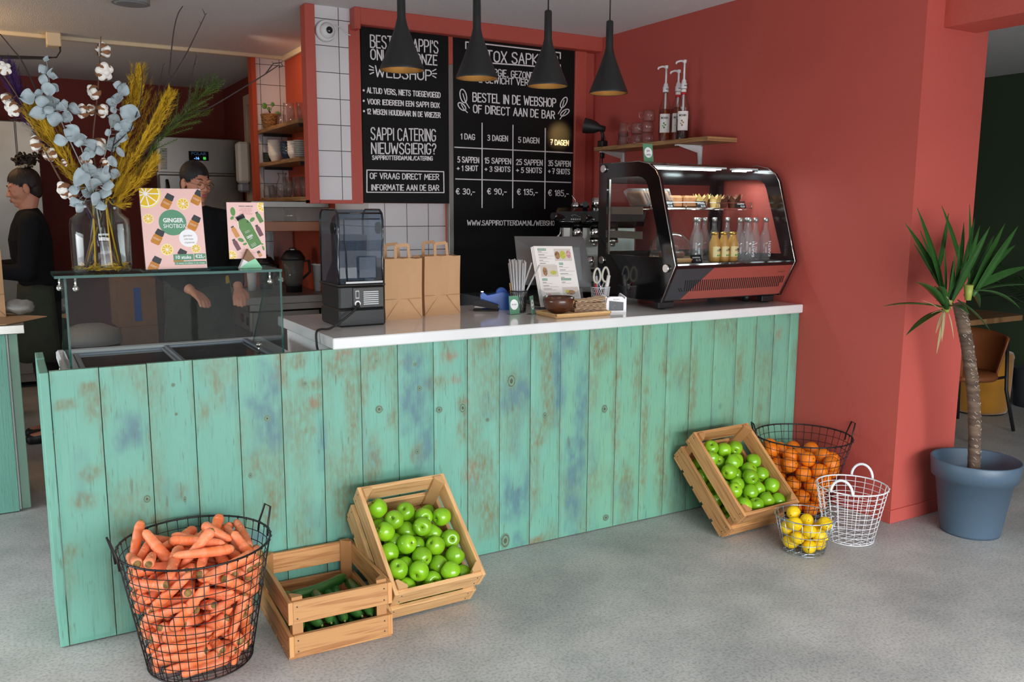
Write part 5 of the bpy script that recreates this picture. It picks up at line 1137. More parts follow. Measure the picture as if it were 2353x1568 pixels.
bx(b, X0 + .03, X1 - .008, YA + .0, YA + .012, 1.192, 1.204, .002); b.build('hood_frame', M['blackgloss'], hd_)
b = MB(); s_ = Sheet((X0 + .095, YA + .003, 1.21), Vector((1, 0, 0)), Vector((0, 0, 1)), .09, .1)
bx(b, X0 + .088, X0 + .168, YA - .001, YA + .004, 1.213, 1.306, .004); b.build('hood_recess', M['smoke'], hd_)
b = MB(); b.frust((X0 - .001, YA + .06, 1.422), (X0 + .010, YA + .06, 1.422), .026, .024, 20); b.frust((X1 - .01, YA + .06, 1.422), (X1 + .001, YA + .06, 1.422), .024, .026, 20); b.build('hinge', M['blackgloss'], hd_)
b = MB(); T = Matrix.Translation((1.183, .38, 1.192)); b.lathe([(.05, 0), (.066, .02), (.075, .2), (.07, .2), (.06, .025), (0, .02)], 8, T); jr = b.build('jug', M['smoke'], bl)
b = MB(); b.frust((1.19, .35, 1.205), (1.19, .35, 1.36), .005); b.ball((1.19, .35, 1.285), .014); b.tube([(1.15, .34, 1.27), (1.19, .345, 1.285), (1.205, .345, 1.283)], [.009, .012, .008], 8); b.build('tamper', M['inkblack'], bl)
q0 = (X0 + .079, YA - .009, ZC + .098)
b = MB(); b.frust(q0, (q0[0] - .004, q0[1] - .02, q0[2] - .012), .008, .006, 10)
pts = [q0, (1.135, .222, 1.085), (1.075, .205, 1.048), (1.02, .19, 1.022), (.975, .17, 1.0235), (.952, .155, 1.014), (.946, .135, .965), (.946, .11, .90), (.946, .10, .60)]
cr = []
for i in range(len(pts) - 1):
    for k in range(6):
        f = k / 6; p_ = [Vector(pts[max(0, min(len(pts) - 1, i + d))]) for d in (-1, 0, 1, 2)]
        cr.append(.5 * ((2 * p_[1]) + (p_[2] - p_[0]) * f + (2 * p_[0] - 5 * p_[1] + 4 * p_[2] - p_[3]) * f * f + (3 * p_[1] - p_[0] - 3 * p_[2] + p_[3]) * f ** 3))
b.tube(cr + [Vector(pts[-1])], .0048, 8); b.build('power_cord', M['black'], bl)
papbag('kraft_bag', 'kraft paper bag beside the bar blender, handle folded upright', 1.425, .445, ZC, .178, .13, .272, .0, True, 'kraft bags on the countertop')
papbag('kraft_bag', 'kraft paper bag standing nearest the chalkboard price table', 1.648, .52, ZC, .188, .13, .275, .06, True, 'kraft bags on the countertop')
# stapler, tape dispenser, straws
st = thing('stapler', 'black stapler in front of the blue tape dispenser', 'stapler', (1.905, .50, ZC), -.62); b = MB(); b.M = WM[st.name]
b.box((0, 0, .005), (.125, .034, .009), bev=.003); b.M = None; b.build('base', M['black'], st)
b = MB(); b.M = WM[st.name]; b.prism([(-.062, -.016, .026), (-.055, -.016, .050), (-.02, -.016, .055), (.062, -.016, .030), (.062, -.016, .010), (.03, -.016, .012), (-.04, -.016, .024)], (0, .032, 0)); b.M = None; b.build('arm', M['blackmetal'], st)
b = MB(); b.M = WM[st.name]; b.box((-.02, -.0, .020), (.07, .02, .008)); b.box((.058, 0, .024), (.012, .018, .01)); b.M = None; b.build('magazine', M['chrome'], st)
td = thing('tape_dispenser', 'bright blue desk tape dispenser', 'tape dispenser', (1.985, .53, ZC), -.45); b = MB(); b.M = WM[td.name]
b.prism([(-.075, -.03, 0), (.07, -.03, 0), (.07, -.03, .075), (.02, -.03, .088), (-.01, -.03, .08), (-.05, -.03, .072), (-.075, -.03, .088), (-.085, -.03, .07)], (0, .06, 0)); b.M = None; b.build('body', M['blueplastic'], td)
b = MB(); b.M = WM[td.name]; b.frust((.02, -.022, .082), (.02, .022, .082), .027, .027, 24); b.M = None; b.build('tape_roll', M['bluetape'], td)
b = MB(); b.M = WM[td.name]; b.box((-.076, 0, .090), (.012, .045, .004)); b.M = None; b.build('cutter', M['chrome'], td)
def meshcup(name, label, x, y, z, r0, r1, h, m, cat):
    t = thing(name, label, cat, (x, y, z)); b = MB(); n = 26
    for sg_ in (1, -1):
        for k in range(n): b.tube([(x + (r0 + (r1 - r0) * f) * math.cos(2 * PI * (k / n + sg_ * .12 * f)), y + (r0 + (r1 - r0) * f) * math.sin(2 * PI * (k / n + sg_ * .12 * f)), z + h * f) for f in (0, .34, .67, 1)], .0011, 4)
    b.build('mesh_wall', M[m], t)
    b = MB(); b.tube([(x + r1 * math.cos(a * PI / 16), y + r1 * math.sin(a * PI / 16), z + h) for a in range(32)], .003, 6, closed=True); b.build('rim', M[m], t)
    b = MB(); b.frust((x, y, z), (x, y, z + .006), r0 + .001, r0 + .002, 24); b.build('base', M[m], t); return t
sx_, sy_ = 2.02, .385
meshcup('straw_cup', 'black mesh cup holding a bunch of frosted straws', sx_, sy_, ZC, .034, .043, .103, 'black', 'cup')
random.seed(5)
proto = None
for k in range(30):
    a = 2 * PI * (k % 14) / 14 + .3 * (k // 14); rr = .026 if k < 14 else .015 if k < 25 else .005
    p0 = Vector((sx_ + rr * .75 * math.cos(a), sy_ + rr * .75 * math.sin(a), ZC + .0075)); sp_ = 1.55 if k < 14 else 1.4
    p1 = Vector((sx_ + rr * sp_ * math.cos(a) - .008, sy_ + rr * sp_ * math.sin(a), ZC + .235 + .02 * random.random()))
    if k == 27: p1 = Vector((sx_ + .105, sy_ - .02, ZC + .225)); p0 = Vector((sx_ - .01, sy_, ZC + .0075))
    if k == 28: p1 = Vector((sx_ + .078, sy_ + .01, ZC + .235)); p0 = Vector((sx_ - .012, sy_ + .01, ZC + .0075))
    d = p1 - p0
    if proto is None:
        b = MB(); b.lathe([(.0042, 0), (.0042, .24), (.0036, .24), (.0036, 0), (.0042, 0)], 8); proto = o = b.build('straw', M['straw'])
    else: o = copy_tree(proto)
    o.location = p0; o.rotation_euler = d.to_track_quat('Z', 'Y').to_euler(); o.scale = (1, 1, d.length / .24)
    tag(o, 'frosted straw leaning furthest out of the mesh cup' if k == 27 else 'frosted straw leaning beside the furthest-leaning one' if k == 28 else 'frosted clear straw upright in the bunch in the mesh cup', 'straw', 'straws in the mesh cup')
for k in range(3):
    b = MB(); a = 2.5 + .25 * k; p0 = Vector((sx_ + .0275 * math.cos(a) - .0, sy_ + .0275 * math.sin(a), ZC + .007)); p1 = p0 + Vector((-.014 - .004 * k, -.004, .135)); b.tube([p0, p1], .0026, 6)
    o = b.one('wooden_stirrer', M['bamboo'], ['outermost', 'middle', 'innermost'][k] + ' of three wooden stirrers beside the straws', 'stirrer', tuple(p0), 'stirrers in the mesh cup')
def little_sign(label, c, w_, h_, rot, lines, tilt=.2):
    t = thing('counter_sign', label, 'sign', c, rot); W = WM[t.name]
    ux = W.to_3x3() @ Vector((1, 0, 0)); uy = (W.to_3x3() @ Vector((0, math.sin(tilt), math.cos(tilt)))).normalized(); o = Vector(c) - ux * w_ / 2 + uy * .002
    s = Sheet(o, ux, uy, w_, h_); b = MB(); b.prism([s.P(0, 0, -.001), s.P(w_, 0, -.001), s.P(w_, h_, -.001), s.P(0, h_, -.001)], s.n * .001); b.build('card', M['greenprint'], t)
    b = MB(); b.prism([s.P(-.002, -.001, -.003), s.P(w_ + .002, -.001, -.003), s.P(w_ + .002, h_ + .002, -.003), s.P(-.002, h_ + .002, -.003)], s.n * .0018)
    b.prism([Vector(c) + W.to_3x3() @ Vector(q) for q in ((-w_ / 2, -.012, 0), (w_ / 2, -.012, 0), (w_ / 2, .03, 0), (-w_ / 2, .03, 0))], (0, 0, .0016)); b.build('acrylic_stand', M['plastic'], t)
    b = MB(); s.disc(b, w_ / 2, h_ * .52, w_ * .40, .0004, h_ * .29); b.build('white_disc', M['whiteprint'], t)
    b = MB()
    for k, (tx, hh, ww) in enumerate(lines): s.text(b, tx, w_ / 2, h_ * (.50 + .11 * (len(lines) - 1) - .22 * k) - hh / 2 + .002, hh, ww, lift=.0008, bold=.01)
    b.build('lettering', M['darktext'], t); return t
little_sign('small green sign lettered PIN ONLY leaning before the straw cup', (1.958, .312, ZC), .056, .085, .12, [('PIN ONLY', .0065, .03)], .12)
little_sign('small green sign turned edgewise beside the coconut bowl', (2.038, .275, ZC), .054, .085, .75, [('pin', .011, None), ('only', .011, None)], .12)
# tray, bowl and napkins
tr = [at(1229, 722, Z=ZC), at(1275, 735, Z=ZC), at(1391, 722, Z=ZC)]
ty = thing('bamboo_tray', 'bamboo serving tray under the coconut bowl and napkins', 'tray', (2.19, .17, ZC), .0)
b = MB(); bx(b, 2.035, 2.345, .075, .255, ZC, ZC + .014, .006); b.build('board', M['bamboo'], ty)
b = MB()
for x0, x1, y0, y1 in ((2.035, 2.345, .075, .083), (2.035, 2.345, .247, .255), (2.035, 2.043, .075, .255), (2.337, 2.345, .075, .255)): bx(b, x0, x1, y0, y1, ZC + .008, ZC + .021, .003)
b.build('rim', M['bamboo'], ty)
cb = thing('coconut_bowl', 'polished coconut shell bowl of sugar cubes', 'bowl', (2.10, .155, ZC + .0142)); T = Matrix.Translation((2.10, .155, ZC + .0142))
b = MB(); b.lathe([(.02, 0), (.045, .008), (.066, .03), (.074, .055), (.072, .078), (.068, .078), (.07, .055), (.06, .032), (.04, .014), (0, .008)], 36, T); b.build('shell', M['coconut'], cb)
b = MB()
for k in range(22): b.box((2.10 + random.gauss(0, .024), .155 + random.gauss(0, .024), ZC + .066 + random.random() * .012), (.016, .016, .012), R3(random.random() * 3, random.random() * .5))
tag(b.build('sugar_cubes', M['nut']), 'brown sugar cubes heaped inside the coconut bowl', 'sugar cubes', None, 'stuff')
random.seed(8)
for k in range(9):
    b = MB(); z = ZC + .0145 + .0062 * k; w_ = .082 - .001 * k; rr = []
    for j in range(7):
        f = j / 6; rr.append([Vector((-w_ + 2 * w_ * i / 10, -.045 + .09 * f, .0022 + .0016 * math.sin(3 * i + 5 * k + 4 * f) + (.012 * (i / 10) ** 3 * (k > 6)))) for i in range(11)])
    rot = Matrix.Rotation(-.22 + .10 * (random.random() - .5) + (.10 if k == 8 else 0), 4, 'Z'); Mx = Matrix.Translation((2.268 + .004 * random.random(), .165, z)) @ rot
    b.grid([[Mx @ p for p in r] for r in rr]); b.grid([[Mx @ (p + Vector((0, 0, .0032))) for p in r] for r in rr])
    for q in (0, -1):
        b.grid([[Mx @ p for p in rr[q]], [Mx @ (p + Vector((0, 0, .0032))) for p in rr[q]]]); b.grid([[Mx @ r[q] for r in rr], [Mx @ (r[q] + Vector((0, 0, .0032))) for r in rr]])
    b.one('paper_napkin', M['napkin'], ['bottom paper napkin of the folded stack on the bamboo tray', 'second', 'third', 'fourth', 'fifth', 'sixth', 'seventh', 'eighth', 'topmost'][k] + ('' if k == 0 else ' paper napkin of the stack on the bamboo tray' + ('' if k == 8 else ', counted from below')), 'napkin', (2.27, .165, z), 'napkins on the tray')
# menu in a clear holder
mn = thing('menu', 'white food menu propped in a clear acrylic holder', 'menu', (2.29, .43, ZC))
s = Sheet((2.172, .40, ZC + .02), Vector((.985, -.03, -.02)).normalized(), Vector((-.16, .24, .96)).normalized(), .225, .300)
s.uy = (s.uy - s.ux * s.uy.dot(s.ux) * .55).normalized()
for k in range(3):
    b = MB(); oo = s.ux * (-.006 * k) + s.uy * (-.002 * k)
    b.prism([s.P(0, 0, -.0012 - .004 * k) + oo, s.P(s.w, 0, -.0012 - .004 * k) + oo, s.P(s.w, s.h, -.0012 - .004 * k) + oo, s.P(0, s.h, -.0012 - .004 * k) + oo], s.n * .001); b.build('page', M['paper'], mn)
gn = MB(); gy = MB(); pb = MB(); wh = MB(); dk = MB()
for (a, b_, w_, tx) in ((.020, .277, .048, 'SANDWICHES'), (.130, .205, .024, 'BOWLS'), (.018, .126, .030, 'SALADS'), (.128, .126, .058, 'BRUNCH PLATTER'), (.128, .022, .02, 'KIDS')):
    s.rect(gn, a, b_, a + w_, b_ + .011, .0004); s.text(wh, tx, a + w_ / 2, b_ + .0025, .006, w_ * .86, lift=.0008)
for (a, b0, n, st_) in ((.020, .270, 5, .0145), (.128, .196, 4, .0185), (.018, .116, 3, .0165), (.128, .116, 1, .015)):
    for k in range(n):
        s.rect(gy, a, b0 - st_ * k, a + .022 + .012 * ((k * 7) % 3), b0 - st_ * k + .0022, .0004); s.rect(dk, a, b0 - st_ * k - .0055, a + .055 + .016 * ((k * 5) % 3), b0 - st_ * k - .0045, .0004)
for (a, b_, w_, h_) in ((.112, .225, .098, .062), (.018, .138 + .008, .098, .058), (.125, .040, .092, .052), (.025, .005, .082, .062)): s.rect(pb, a, b_, a + w_, b_ + h_, .0004)
for m_, q in (('foodprint', (.128, .254, .015, .0006, .020)), ('saladprint', (.160, .256, .018, .0006, .021)), ('berryprint', (.195, .258, .014, .0006, .020)), ('foodprint', (.042, .172, .013, .0006, .022)), ('saladprint', (.089, .166, .019, .0006, .010)), ('foodprint', (.170, .064, .028, .0006, .012)), ('saladprint', (.150, .070, .010, .0008, .008)), ('berryprint', (.045, .04, .017, .0006, .020)), ('foodprint', (.082, .032, .016, .0006, .017))):
    b = MB(); s.disc(b, *q); b.build('dish_photo', M[m_], mn, recalc=False)
for mb_, nm, mt in ((pb, 'photo', 'photoback'), (gn, 'heading', 'greenprint'), (gy, 'dish_line', 'darktext'), (dk, 'small_line', 'greytext'), (wh, 'lettering', 'whiteprint')): mb_.build(nm, M[mt], mn)
b = MB(); b.prism([s.P(-.012, 0, .004), s.P(s.w + .012, 0, .004), s.P(s.w + .012, .085, .004), s.P(s.w - .03, .062, .004), s.P(.03, .062, .004), s.P(-.012, .085, .004)], s.n * .002); b.prism([s.P(-.012, 0, -.016), s.P(s.w + .012, 0, -.016), s.P(s.w + .012, .2, -.016), s.P(-.012, .2, -.016)], s.n * .002)
bx(b, 2.16, 2.41, .385, .50, ZC, ZC + .003); b.build('acrylic_holder', M['plastic'], mn)
# point of sale screen seen from behind
ps = thing('pos_terminal', 'grey point of sale screen turned towards the staff', 'till screen', (2.36, .66, ZC))
TLp, TRp = at(1206, 556, Y=.66), at(1353, 557, Y=.66); BLp, BRp = at(1184, 603, Y=.58), at(1312, 640, Y=.58)
b = MB(); F_ = [Vector((2.19, .70, 1.352)), Vector((2.615, .70, 1.345)), Vector((2.56, .52, 1.10)), Vector((2.115, .52, 1.13))]; n_ = Vector((0, -.8, .55)).normalized()
ins = [F_[0] * .86 + F_[2] * .14, F_[1] * .86 + F_[3] * .14, F_[2] * .8 + F_[0] * .2, F_[3] * .8 + F_[1] * .2]
V = [p for p in F_] + [p + n_ * -.0 + Vector((0, -.035, -.012)) for p in ins] + [p + Vector((0, .02, .012)) for p in F_]
b._new(V, [(0, 1, 5, 4), (1, 2, 6, 5), (2, 3, 7, 6), (3, 0, 4, 7), (4, 5, 6, 7), (0, 8, 9, 1), (1, 9, 10, 2), (2, 10, 11, 3), (3, 11, 8, 0), (8, 11, 10, 9)]); b.build('screen_shell', M['possilver'], ps)
b = MB(); b.prism([(2.28, .56, ZC), (2.30, .60, 1.15), (2.47, .60, 1.15), (2.49, .56, ZC)], (0, .06, 0)); bx(b, 2.24, 2.52, .54, .74, ZC, ZC + .02, .006); b.build('stand', M['inkblack'], ps)
# card terminal
ct_ = thing('card_terminal', 'white and grey card payment terminal beside the napkins', 'card terminal', (2.445, .215, ZC), -.30); W = WM[ct_.name]
b = MB(); b.M = W; b.prism([(-.048, -.075, .0), (.048, -.075, .0), (.05, -.075, .02), (.046, -.075, .062), (.03, -.075, .076), (-.03, -.075, .076), (-.046, -.075, .07), (-.052, -.075, .03)], (0, .025, 0)); b.prism([(-.05, -.05, 0), (.052, -.05, 0), (.06, .075, 0), (-.05, .075, 0)], (0, 0, .02))
b.prism([(-.05, -.06, .0), (-.05, .075, .0), (-.05, .075, .035), (-.05, .0, .082), (-.05, -.06, .076)], (.008, 0, 0)); b.prism([(.05, -.06, .0), (.058, .09, .0), (.058, .09, .035), (.052, .03, .084), (.05, -.06, .072)], (.007, 0, 0)); b.M = None; b.build('housing', M['whiteprint'], ct_)
b = MB(); b.M = W; b.prism([(-.036, -.0765, .010), (.036, -.0765, .010), (.036, -.0765, .050), (-.036, -.0765, .058)], (0, .0013, 0)); b.box((.004, .012, .045), (.09, .13, .006), R3(0, .25)); b.M = None; b.build('screen', M['darkgrey'], ct_)
b = MB(); b.M = W
for i in range(4):
    for j in range(3): b.box((-.024 + .019 * i + .002, .03 - .02 * j, .052 - .005 * j), (.013, .012, .004), R3(0, .25))
b.M = None; b.build('keypad', M['inkblack'], ct_)
for mm_, xx in (('redlabel', -.018), ('lemonprint', .004), ('greenprint', .026)):
    b = MB(); b.M = W; b.box((xx, -.047, .0385), (.014, .01, .004), R3(0, .25)); b.M = None; b.build('key', M[mm_], ct_)
b = MB(); b.M = W
for k in range(4): b.box((-.012 + .008 * k, -.0765, .064), (.003, .002, .006))
b.tube([(-.008 + .010 * math.cos(a), -.077, .026 + .010 * math.sin(a)) for a in (.5, 1.2, 1.9, 2.6, 3.4, 4.2, 5)], .0011, 4); b.M = None; b.build('marks', M['greychina'], ct_)
# pen cup with scissors
px_, py_ = 2.585, .50
meshcup('pen_cup', 'white mesh pen cup with scissors and pens', px_, py_, ZC, .042, .05, .088, 'wirewhite', 'cup')
sc_ = thing('scissors', 'scissors with pale handles upright in the mesh pen cup', 'scissors', (px_ - .02, py_, ZC + .006))
b = MB()
for sx, dz in ((-.026, 0), (.028, .004)): b.tube([(px_ - .005 + sx + .021 * math.cos(a * PI / 9) * (1 - .2 * math.sin(a * PI / 9)), py_ - .012, ZC + .150 + dz + .038 * math.sin(a * PI / 9)) for a in range(18)], .0058, 8, closed=True)
b.build('handle', M['sole'], sc_)
b = MB(); b.tube([(px_ - .02, py_ - .012, ZC + .115), (px_ - .002, py_ - .01, ZC + .08), (px_ + .008, py_, ZC + .008)], .005, 6); b.tube([(px_ + .016, py_ - .012, ZC + .118), (px_ - .004, py_ - .01, ZC + .08), (px_ - .014, py_, ZC + .008)], .005, 6); b.build('blade', M['chrome'], sc_)
for nm, lb, mt, dx, dy, r, h in (('glue_stick', 'blue and white glue stick tilted in the pen cup', 'straw', .026, -.016, .0115, .150), ('ballpoint_pen', 'blue ballpoint pen between the scissor handles', 'blueplastic', .004, .014, .005, .185), ('marker_pen', 'red marker cap showing over the rim of the pen cup', 'redlabel', -.030, -.004, .006, .108), ('marker_pen', 'black marker beside the red one in the pen cup', 'black', -.036, .012, .006, .118), ('marker_pen', 'white correction pen leaning at the back of the pen cup', 'white', -.006, .024, .009, .145)):
    b = MB(); p0 = Vector((px_ + dx * .6, py_ + dy * .6, ZC + .0075)); p1 = Vector((px_ + dx * (1.55 if nm == 'glue_stick' else 1.15), py_ + dy * 1.15, ZC + h)); b.tube([p0, p0.lerp(p1, .8), p0.lerp(p1, .82), p1], [r, r, r * .86, r * .86], 12); b.one(nm, M[mt] if nm != 'glue_stick' else M['china'], lb, 'pen' if 'pen' in nm else 'glue stick', tuple(p0), 'pens in the pen cup')
# ------------------------------------------------------------------ refrigerated display
DX0, DX1 = 2.672, 3.500
OUT = [(.65, 1.052), (.112, 1.052), (.014, 1.238), (.150, 1.655), (.180, 1.695), (.235, 1.727), (.315, 1.742), (.65, 1.742)]
INN = [(.58, 1.268), (.22, 1.271), (.112, 1.275), (.238, 1.615), (.255, 1.645), (.285, 1.662), (.325, 1.668), (.58, 1.668)]
ds = thing('cake_display', 'black curved glass refrigerated display with bottles and bakes', 'display fridge', (3.08, .36, ZC))
def side(x, th):
    b = MB(); n = len(OUT); V = [(x, y, z) for y, z in OUT] + [(x, y, z) for y, z in INN] + [(x + th, y, z) for y, z in OUT] + [(x + th, y, z) for y, z in INN]; F = []
    for i in range(n):
        j = (i + 1) % n
        F += [(i, j, n + j, n + i), (2 * n + i, 3 * n + i, 3 * n + j, 2 * n + j), (i, 2 * n + i, 2 * n + j, j), (n + i, n + j, 3 * n + j, 3 * n + i)]
    b._new(V, F); o = b.build('side_panel', M['blackgloss'], ds)
    b = MB(); b.poly([(x + th / 2, y, z) for y, z in INN]); b.build('side_window', M['glass'], o)
    b = MB(); b.tube([(x + (0 if th > 0 else 0), y, z) for y, z in OUT[1:]], .0022, 5); b.build('edge_strip', M['chrome'], o)
    return o
sp = side(DX0, .016); sp2 = side(DX1 - .016, .016)
for (y, z) in ((.605, 1.715), (.605, 1.235), (.075, 1.222)):
    b = MB(); b.frust((DX0 + .002, y, z), (DX0 - .012, y, z), .021, .019, 24); b.build('knob', M['chrome'], sp)
XI0, XI1 = DX0 + .017, DX1 - .017
b = MB(); bx(b, XI0, XI1, .115, .645, 1.055, 1.236, .003); b.build('base', M['blackmetal'], ds)
def fas(y_, off=.0): # point on the slanted fascia at height fraction
    return (.110 + (.016 - .110) * y_ - off * .89, 1.056 + (1.232 - 1.056) * y_ - off * .45)
def fpt(x, f, off=.002): y, z = fas(f, off); return Vector((x, y, z))
b = MB(); b.prism([fpt(XI0 + .10, .03, 0), fpt(XI1 - .004, .03, 0), fpt(XI1 - .004, .93, 0), fpt(XI0 + .24, .93, 0)], (0, .01, .005)); fa = b.build('fascia', M['reflected'], ds)
b = MB(); b.prism([fpt(XI0, .03, 0), fpt(XI0 + .098, .03, 0), fpt(XI0 + .238, .93, 0), fpt(XI0, .93, 0)], (0, .01, .005)); fb = b.build('dark_reflection', M['darkgrey'], ds)  # dark end of the painted reflection, with its slanted boundary
b = MB(); b.prism([fpt(XI0, .94, 0), fpt(XI1, .94, 0), fpt(XI1, 1.03, 0), fpt(XI0, 1.03, 0)], (0, .012, .006)); b.build('front_rail', M['blackgloss'], ds)
b = MB()
for k in range(52):
    x = XI0 + .055 + .0138 * k; b.prism([fpt(x, .60 - (.22 if k < 2 else 0), .0012), fpt(x + .0058, .60 - (.22 if k < 2 else 0), .0012), fpt(x + .0258 - (.012 if k > 49 else 0), .27 + (.12 if k > 49 else 0), .0012), fpt(x + .020 - (.012 if k > 49 else 0), .27 + (.12 if k > 49 else 0), .0012)], (0, .001, .0005))
b.build('vent', M['black'], fa)
b = MB(); put_text(b, 'scan', fpt(XI1 - .07, .72, .0015), (1, 0, 0), Vector((0, -.47, .88)), h=.012, w=.048, bold=-.01); b.build('logo', M['inkblack'], fa)
b = MB(); rows = []
pf = [(.020, 1.250), (.085, 1.45), (.150, 1.652), (.163, 1.675), (.182, 1.695), (.208, 1.713), (.238, 1.726), (.275, 1.735), (.315, 1.739), (.43, 1.740)]
for y, z in pf: rows.append([(XI0 + (XI1 - XI0) * k / 4, y, z) for k in range(5)])
b.grid(rows); b.build('front_glass', M['glass'], ds)
b = MB(); bx(b, XI0, XI1, .43, .65, 1.728, 1.742, .002); bx(b, XI0, XI1, .625, .65, 1.64, 1.728); bx(b, XI0, XI1, .625, .65, 1.238, 1.28)
for x in (XI0 + .012, (XI0 + XI1) / 2, XI1 - .012): bx(b, x - .014, x + .014, .632, .65, 1.28, 1.64)
b.build('rear_frame', M['blackgloss'], ds)
b = MB(); bx(b, XI0 + .03, XI1 - .03, .638, .642, 1.285, 1.636); b.build('rear_glass', M['glass'], ds)
b = MB(); bx(b, XI0, XI1, .03, .63, 1.2365, 1.240); b.build('deck', M['blackmetal'], ds)
b = MB()
for (x0, x1) in ((XI0 + .03, XI0 + .55), (XI0 + .66, XI0 + .78)):
    for yy, zz in ((.318, 1.716), (.336, 1.716), (.36, 1.712)):
        for k in range(int((x1 - x0) / .0135)): bx(b, x0 + .0135 * k, x0 + .0135 * k + .006, yy - .003, yy + .003, zz - .003, zz + .001)
b.build('led', M['led'], ds)
b = MB(); bx(b, XI0 + .02, XI0 + .56, .30, .37, 1.7175, 1.726); bx(b, XI0 + .65, XI0 + .79, .30, .37, 1.7175, 1.726); b.build('led_bar', M['ledbar'], ds)
area('display_led_light', (XI0 + .30, .335, 1.706), (0, 0, 0), .52, .05, 2.6, (.84, .98, 1.0))
area('display_led_light', (XI0 + .72, .335, 1.706), (0, 0, 0), .12, .05, .7, (.84, .98, 1.0))
ZS = 1.507
b = MB()
for k in range(10): b.tube([(XI0 + .03, .31 + .03 * k, ZS), (XI1 - .02, .31 + .03 * k, ZS)], .0016, 5)
for k in range(5): b.tube([(XI0 + .05 + .17 * k, .31, ZS - .003), (XI0 + .05 + .17 * k, .58, ZS - .003)], .002, 5)
for zz in (ZS + .004, ZS + .034): b.tube([(XI0 + .06, .305, zz), (XI1 - .03, .305, zz)], .002, 5)
for k in range(4): b.tube([(XI0 + .06 + .233 * k, .305, ZS), (XI0 + .06 + .233 * k, .305, ZS + .034)], .0026, 5)
b.build('wire_shelf', M['chrome'], ds)
b = MB()
for zz in (ZS - .008, 1.375): bx(b, XI0 + .002, XI0 + .006, .30, .57, zz - .02, zz + .018)
bx(b, XI0 + .002, XI0 + .014, .585, .60, 1.26, 1.66); b.build('shelf_bracket', M['steel'], ds)
for (x, y) in ((DX0 + .05, .17), (DX0 + .13, .24), (DX1 - .06, .17), (DX1 - .13, .24), (DX0 + .05, .58), (DX1 - .06, .58)):
    b = MB(); b.frust((x, y, ZC), (x, y, 1.053), .020, .026, 16); b.build('foot', M['black'], ds)
for q in ((DX0, DX0 + .10), (DX1 - .12, DX1 - .03)):
    b = MB(); bx(b, q[0], q[1], .13, .17, ZC + .006, 1.052, .004); b.build('foot_block', M['black'], ds)
# contents
ZD = 1.2405
WPF = [(.027, 0), (.029, .006), (.029, .115), (.022, .140), (.0125, .165), (.0115, .205)]
wi = 0
def water(label, x, y, txt):
    t = thing('water_bottle', label, 'bottle', (x, y, ZD), 0, 'water bottles in the display'); T = Matrix.Translation((x, y, ZD))
    b = MB(); b.lathe(WPF, 18, T); b.build('glass', M['water'], t)
    b = MB(); b.lathe([(.0135, .200), (.0135, .222), (0, .223)], 14, T); b.build('cap', M['cap'], t)
    if txt:
        b = MB(); put_text(b, 'EARTH', (x + .014, y - .0275, ZD + .02), (0, 0, 1), (-1, 0, 0), h=.016, w=.08, align='l', bold=.02); b.build('lettering', M['whiteprint'], t)
def dk(u): p = at(u, 588, Z=ZD); return p.x, max(.12, p.y)
for lb, x, y, tx in (('water bottle standing apart, before the juice bottles begin', 2.985, .21, 0), ('water bottle behind the first juice bottle', 3.075, .33, 0), ('water bottle behind the second juice bottle', 3.145, .34, 0), ('water bottle behind the third juice bottle', 3.215, .34, 0),
    ('front row water bottle touching the third juice bottle', 3.222, .155, 0), ('front row water bottle with white vertical lettering, second after the juice', 3.288, .155, 1), ('front row water bottle, third after the juice', 3.353, .175, 0), ('front row water bottle with lettering, nearest the wall', 3.418, .165, 1), ('rear water bottle in the row nearest the wall', 3.41, .30, 0), ('rear water bottle behind the second lettered row', 3.30, .33, 0)): water(lb, x, y, tx)
for k, (x, lb) in enumerate(((3.04, 'amber juice bottle nearest the lone water bottle'), (3.102, 'middle amber juice bottle of three'), (3.164, 'amber juice bottle touching the water bottle row'))):
    y = .145; t = thing('juice_jar', lb, 'bottle', (x, y, ZD), 0, 'amber juice bottles in the display'); T = Matrix.Translation((x, y, ZD))
    b = MB(); b.lathe([(.026, 0), (.028, .005), (.028, .095), (.022, .112), (.017, .125), (.017, .14)], 18, T); b.build('glass', M['juice'], t)
    b = MB(); b.lathe([(.0185, .138), (.0185, .150), (0, .151)], 16, T); b.build('cap', M['goldcap'], t)
    b = MB(); b.grid([[T @ Vector((.0284 * math.sin(a), -.0284 * math.cos(a), z)) for a in [-1 + .2 * j for j in range(11)]] for z in (.025, .078)]); lb_ = b.build('label', M['label'], t)
    b = MB(); put_text(b, 'SCHULP', (x + .006, y - .0290, ZD + .055), (1, 0, 0), (0, 0, 1), h=.0075, w=.026, bold=.02); b.box((x + .012, y - .0282, ZD + .064), (.012, .001, .006)); b.build('lettering', M['inkblack'], lb_)
    b = MB(); b.ball((x - .002, y - .0286, ZD + .033), .005, (1, .15, 1)); b.ball((x + .012, y - .0275, ZD + .034), .007, (1, .15, .7)); b.build('fruit_print', M['leafprint'], lb_)
cx_, cy_ = 2.835, .245
cd_ = thing('cake_dome', 'glass cake dome on a round wooden board', 'cake stand', (cx_, cy_, ZD)); T = Matrix.Translation((cx_, cy_, ZD))
b = MB(); b.lathe([(.125, 0), (.13, .004), (.13, .018), (.126, .022), (0, .022)], 40, T); b.build('board', M['bamboo'], cd_)
b = MB(); b.lathe([(.105, .0225), (.106, .06), (.094, .105), (.062, .138), (.02, .150), (.0, .151)], 36, T); b.build('dome', M['tumbler'], cd_)
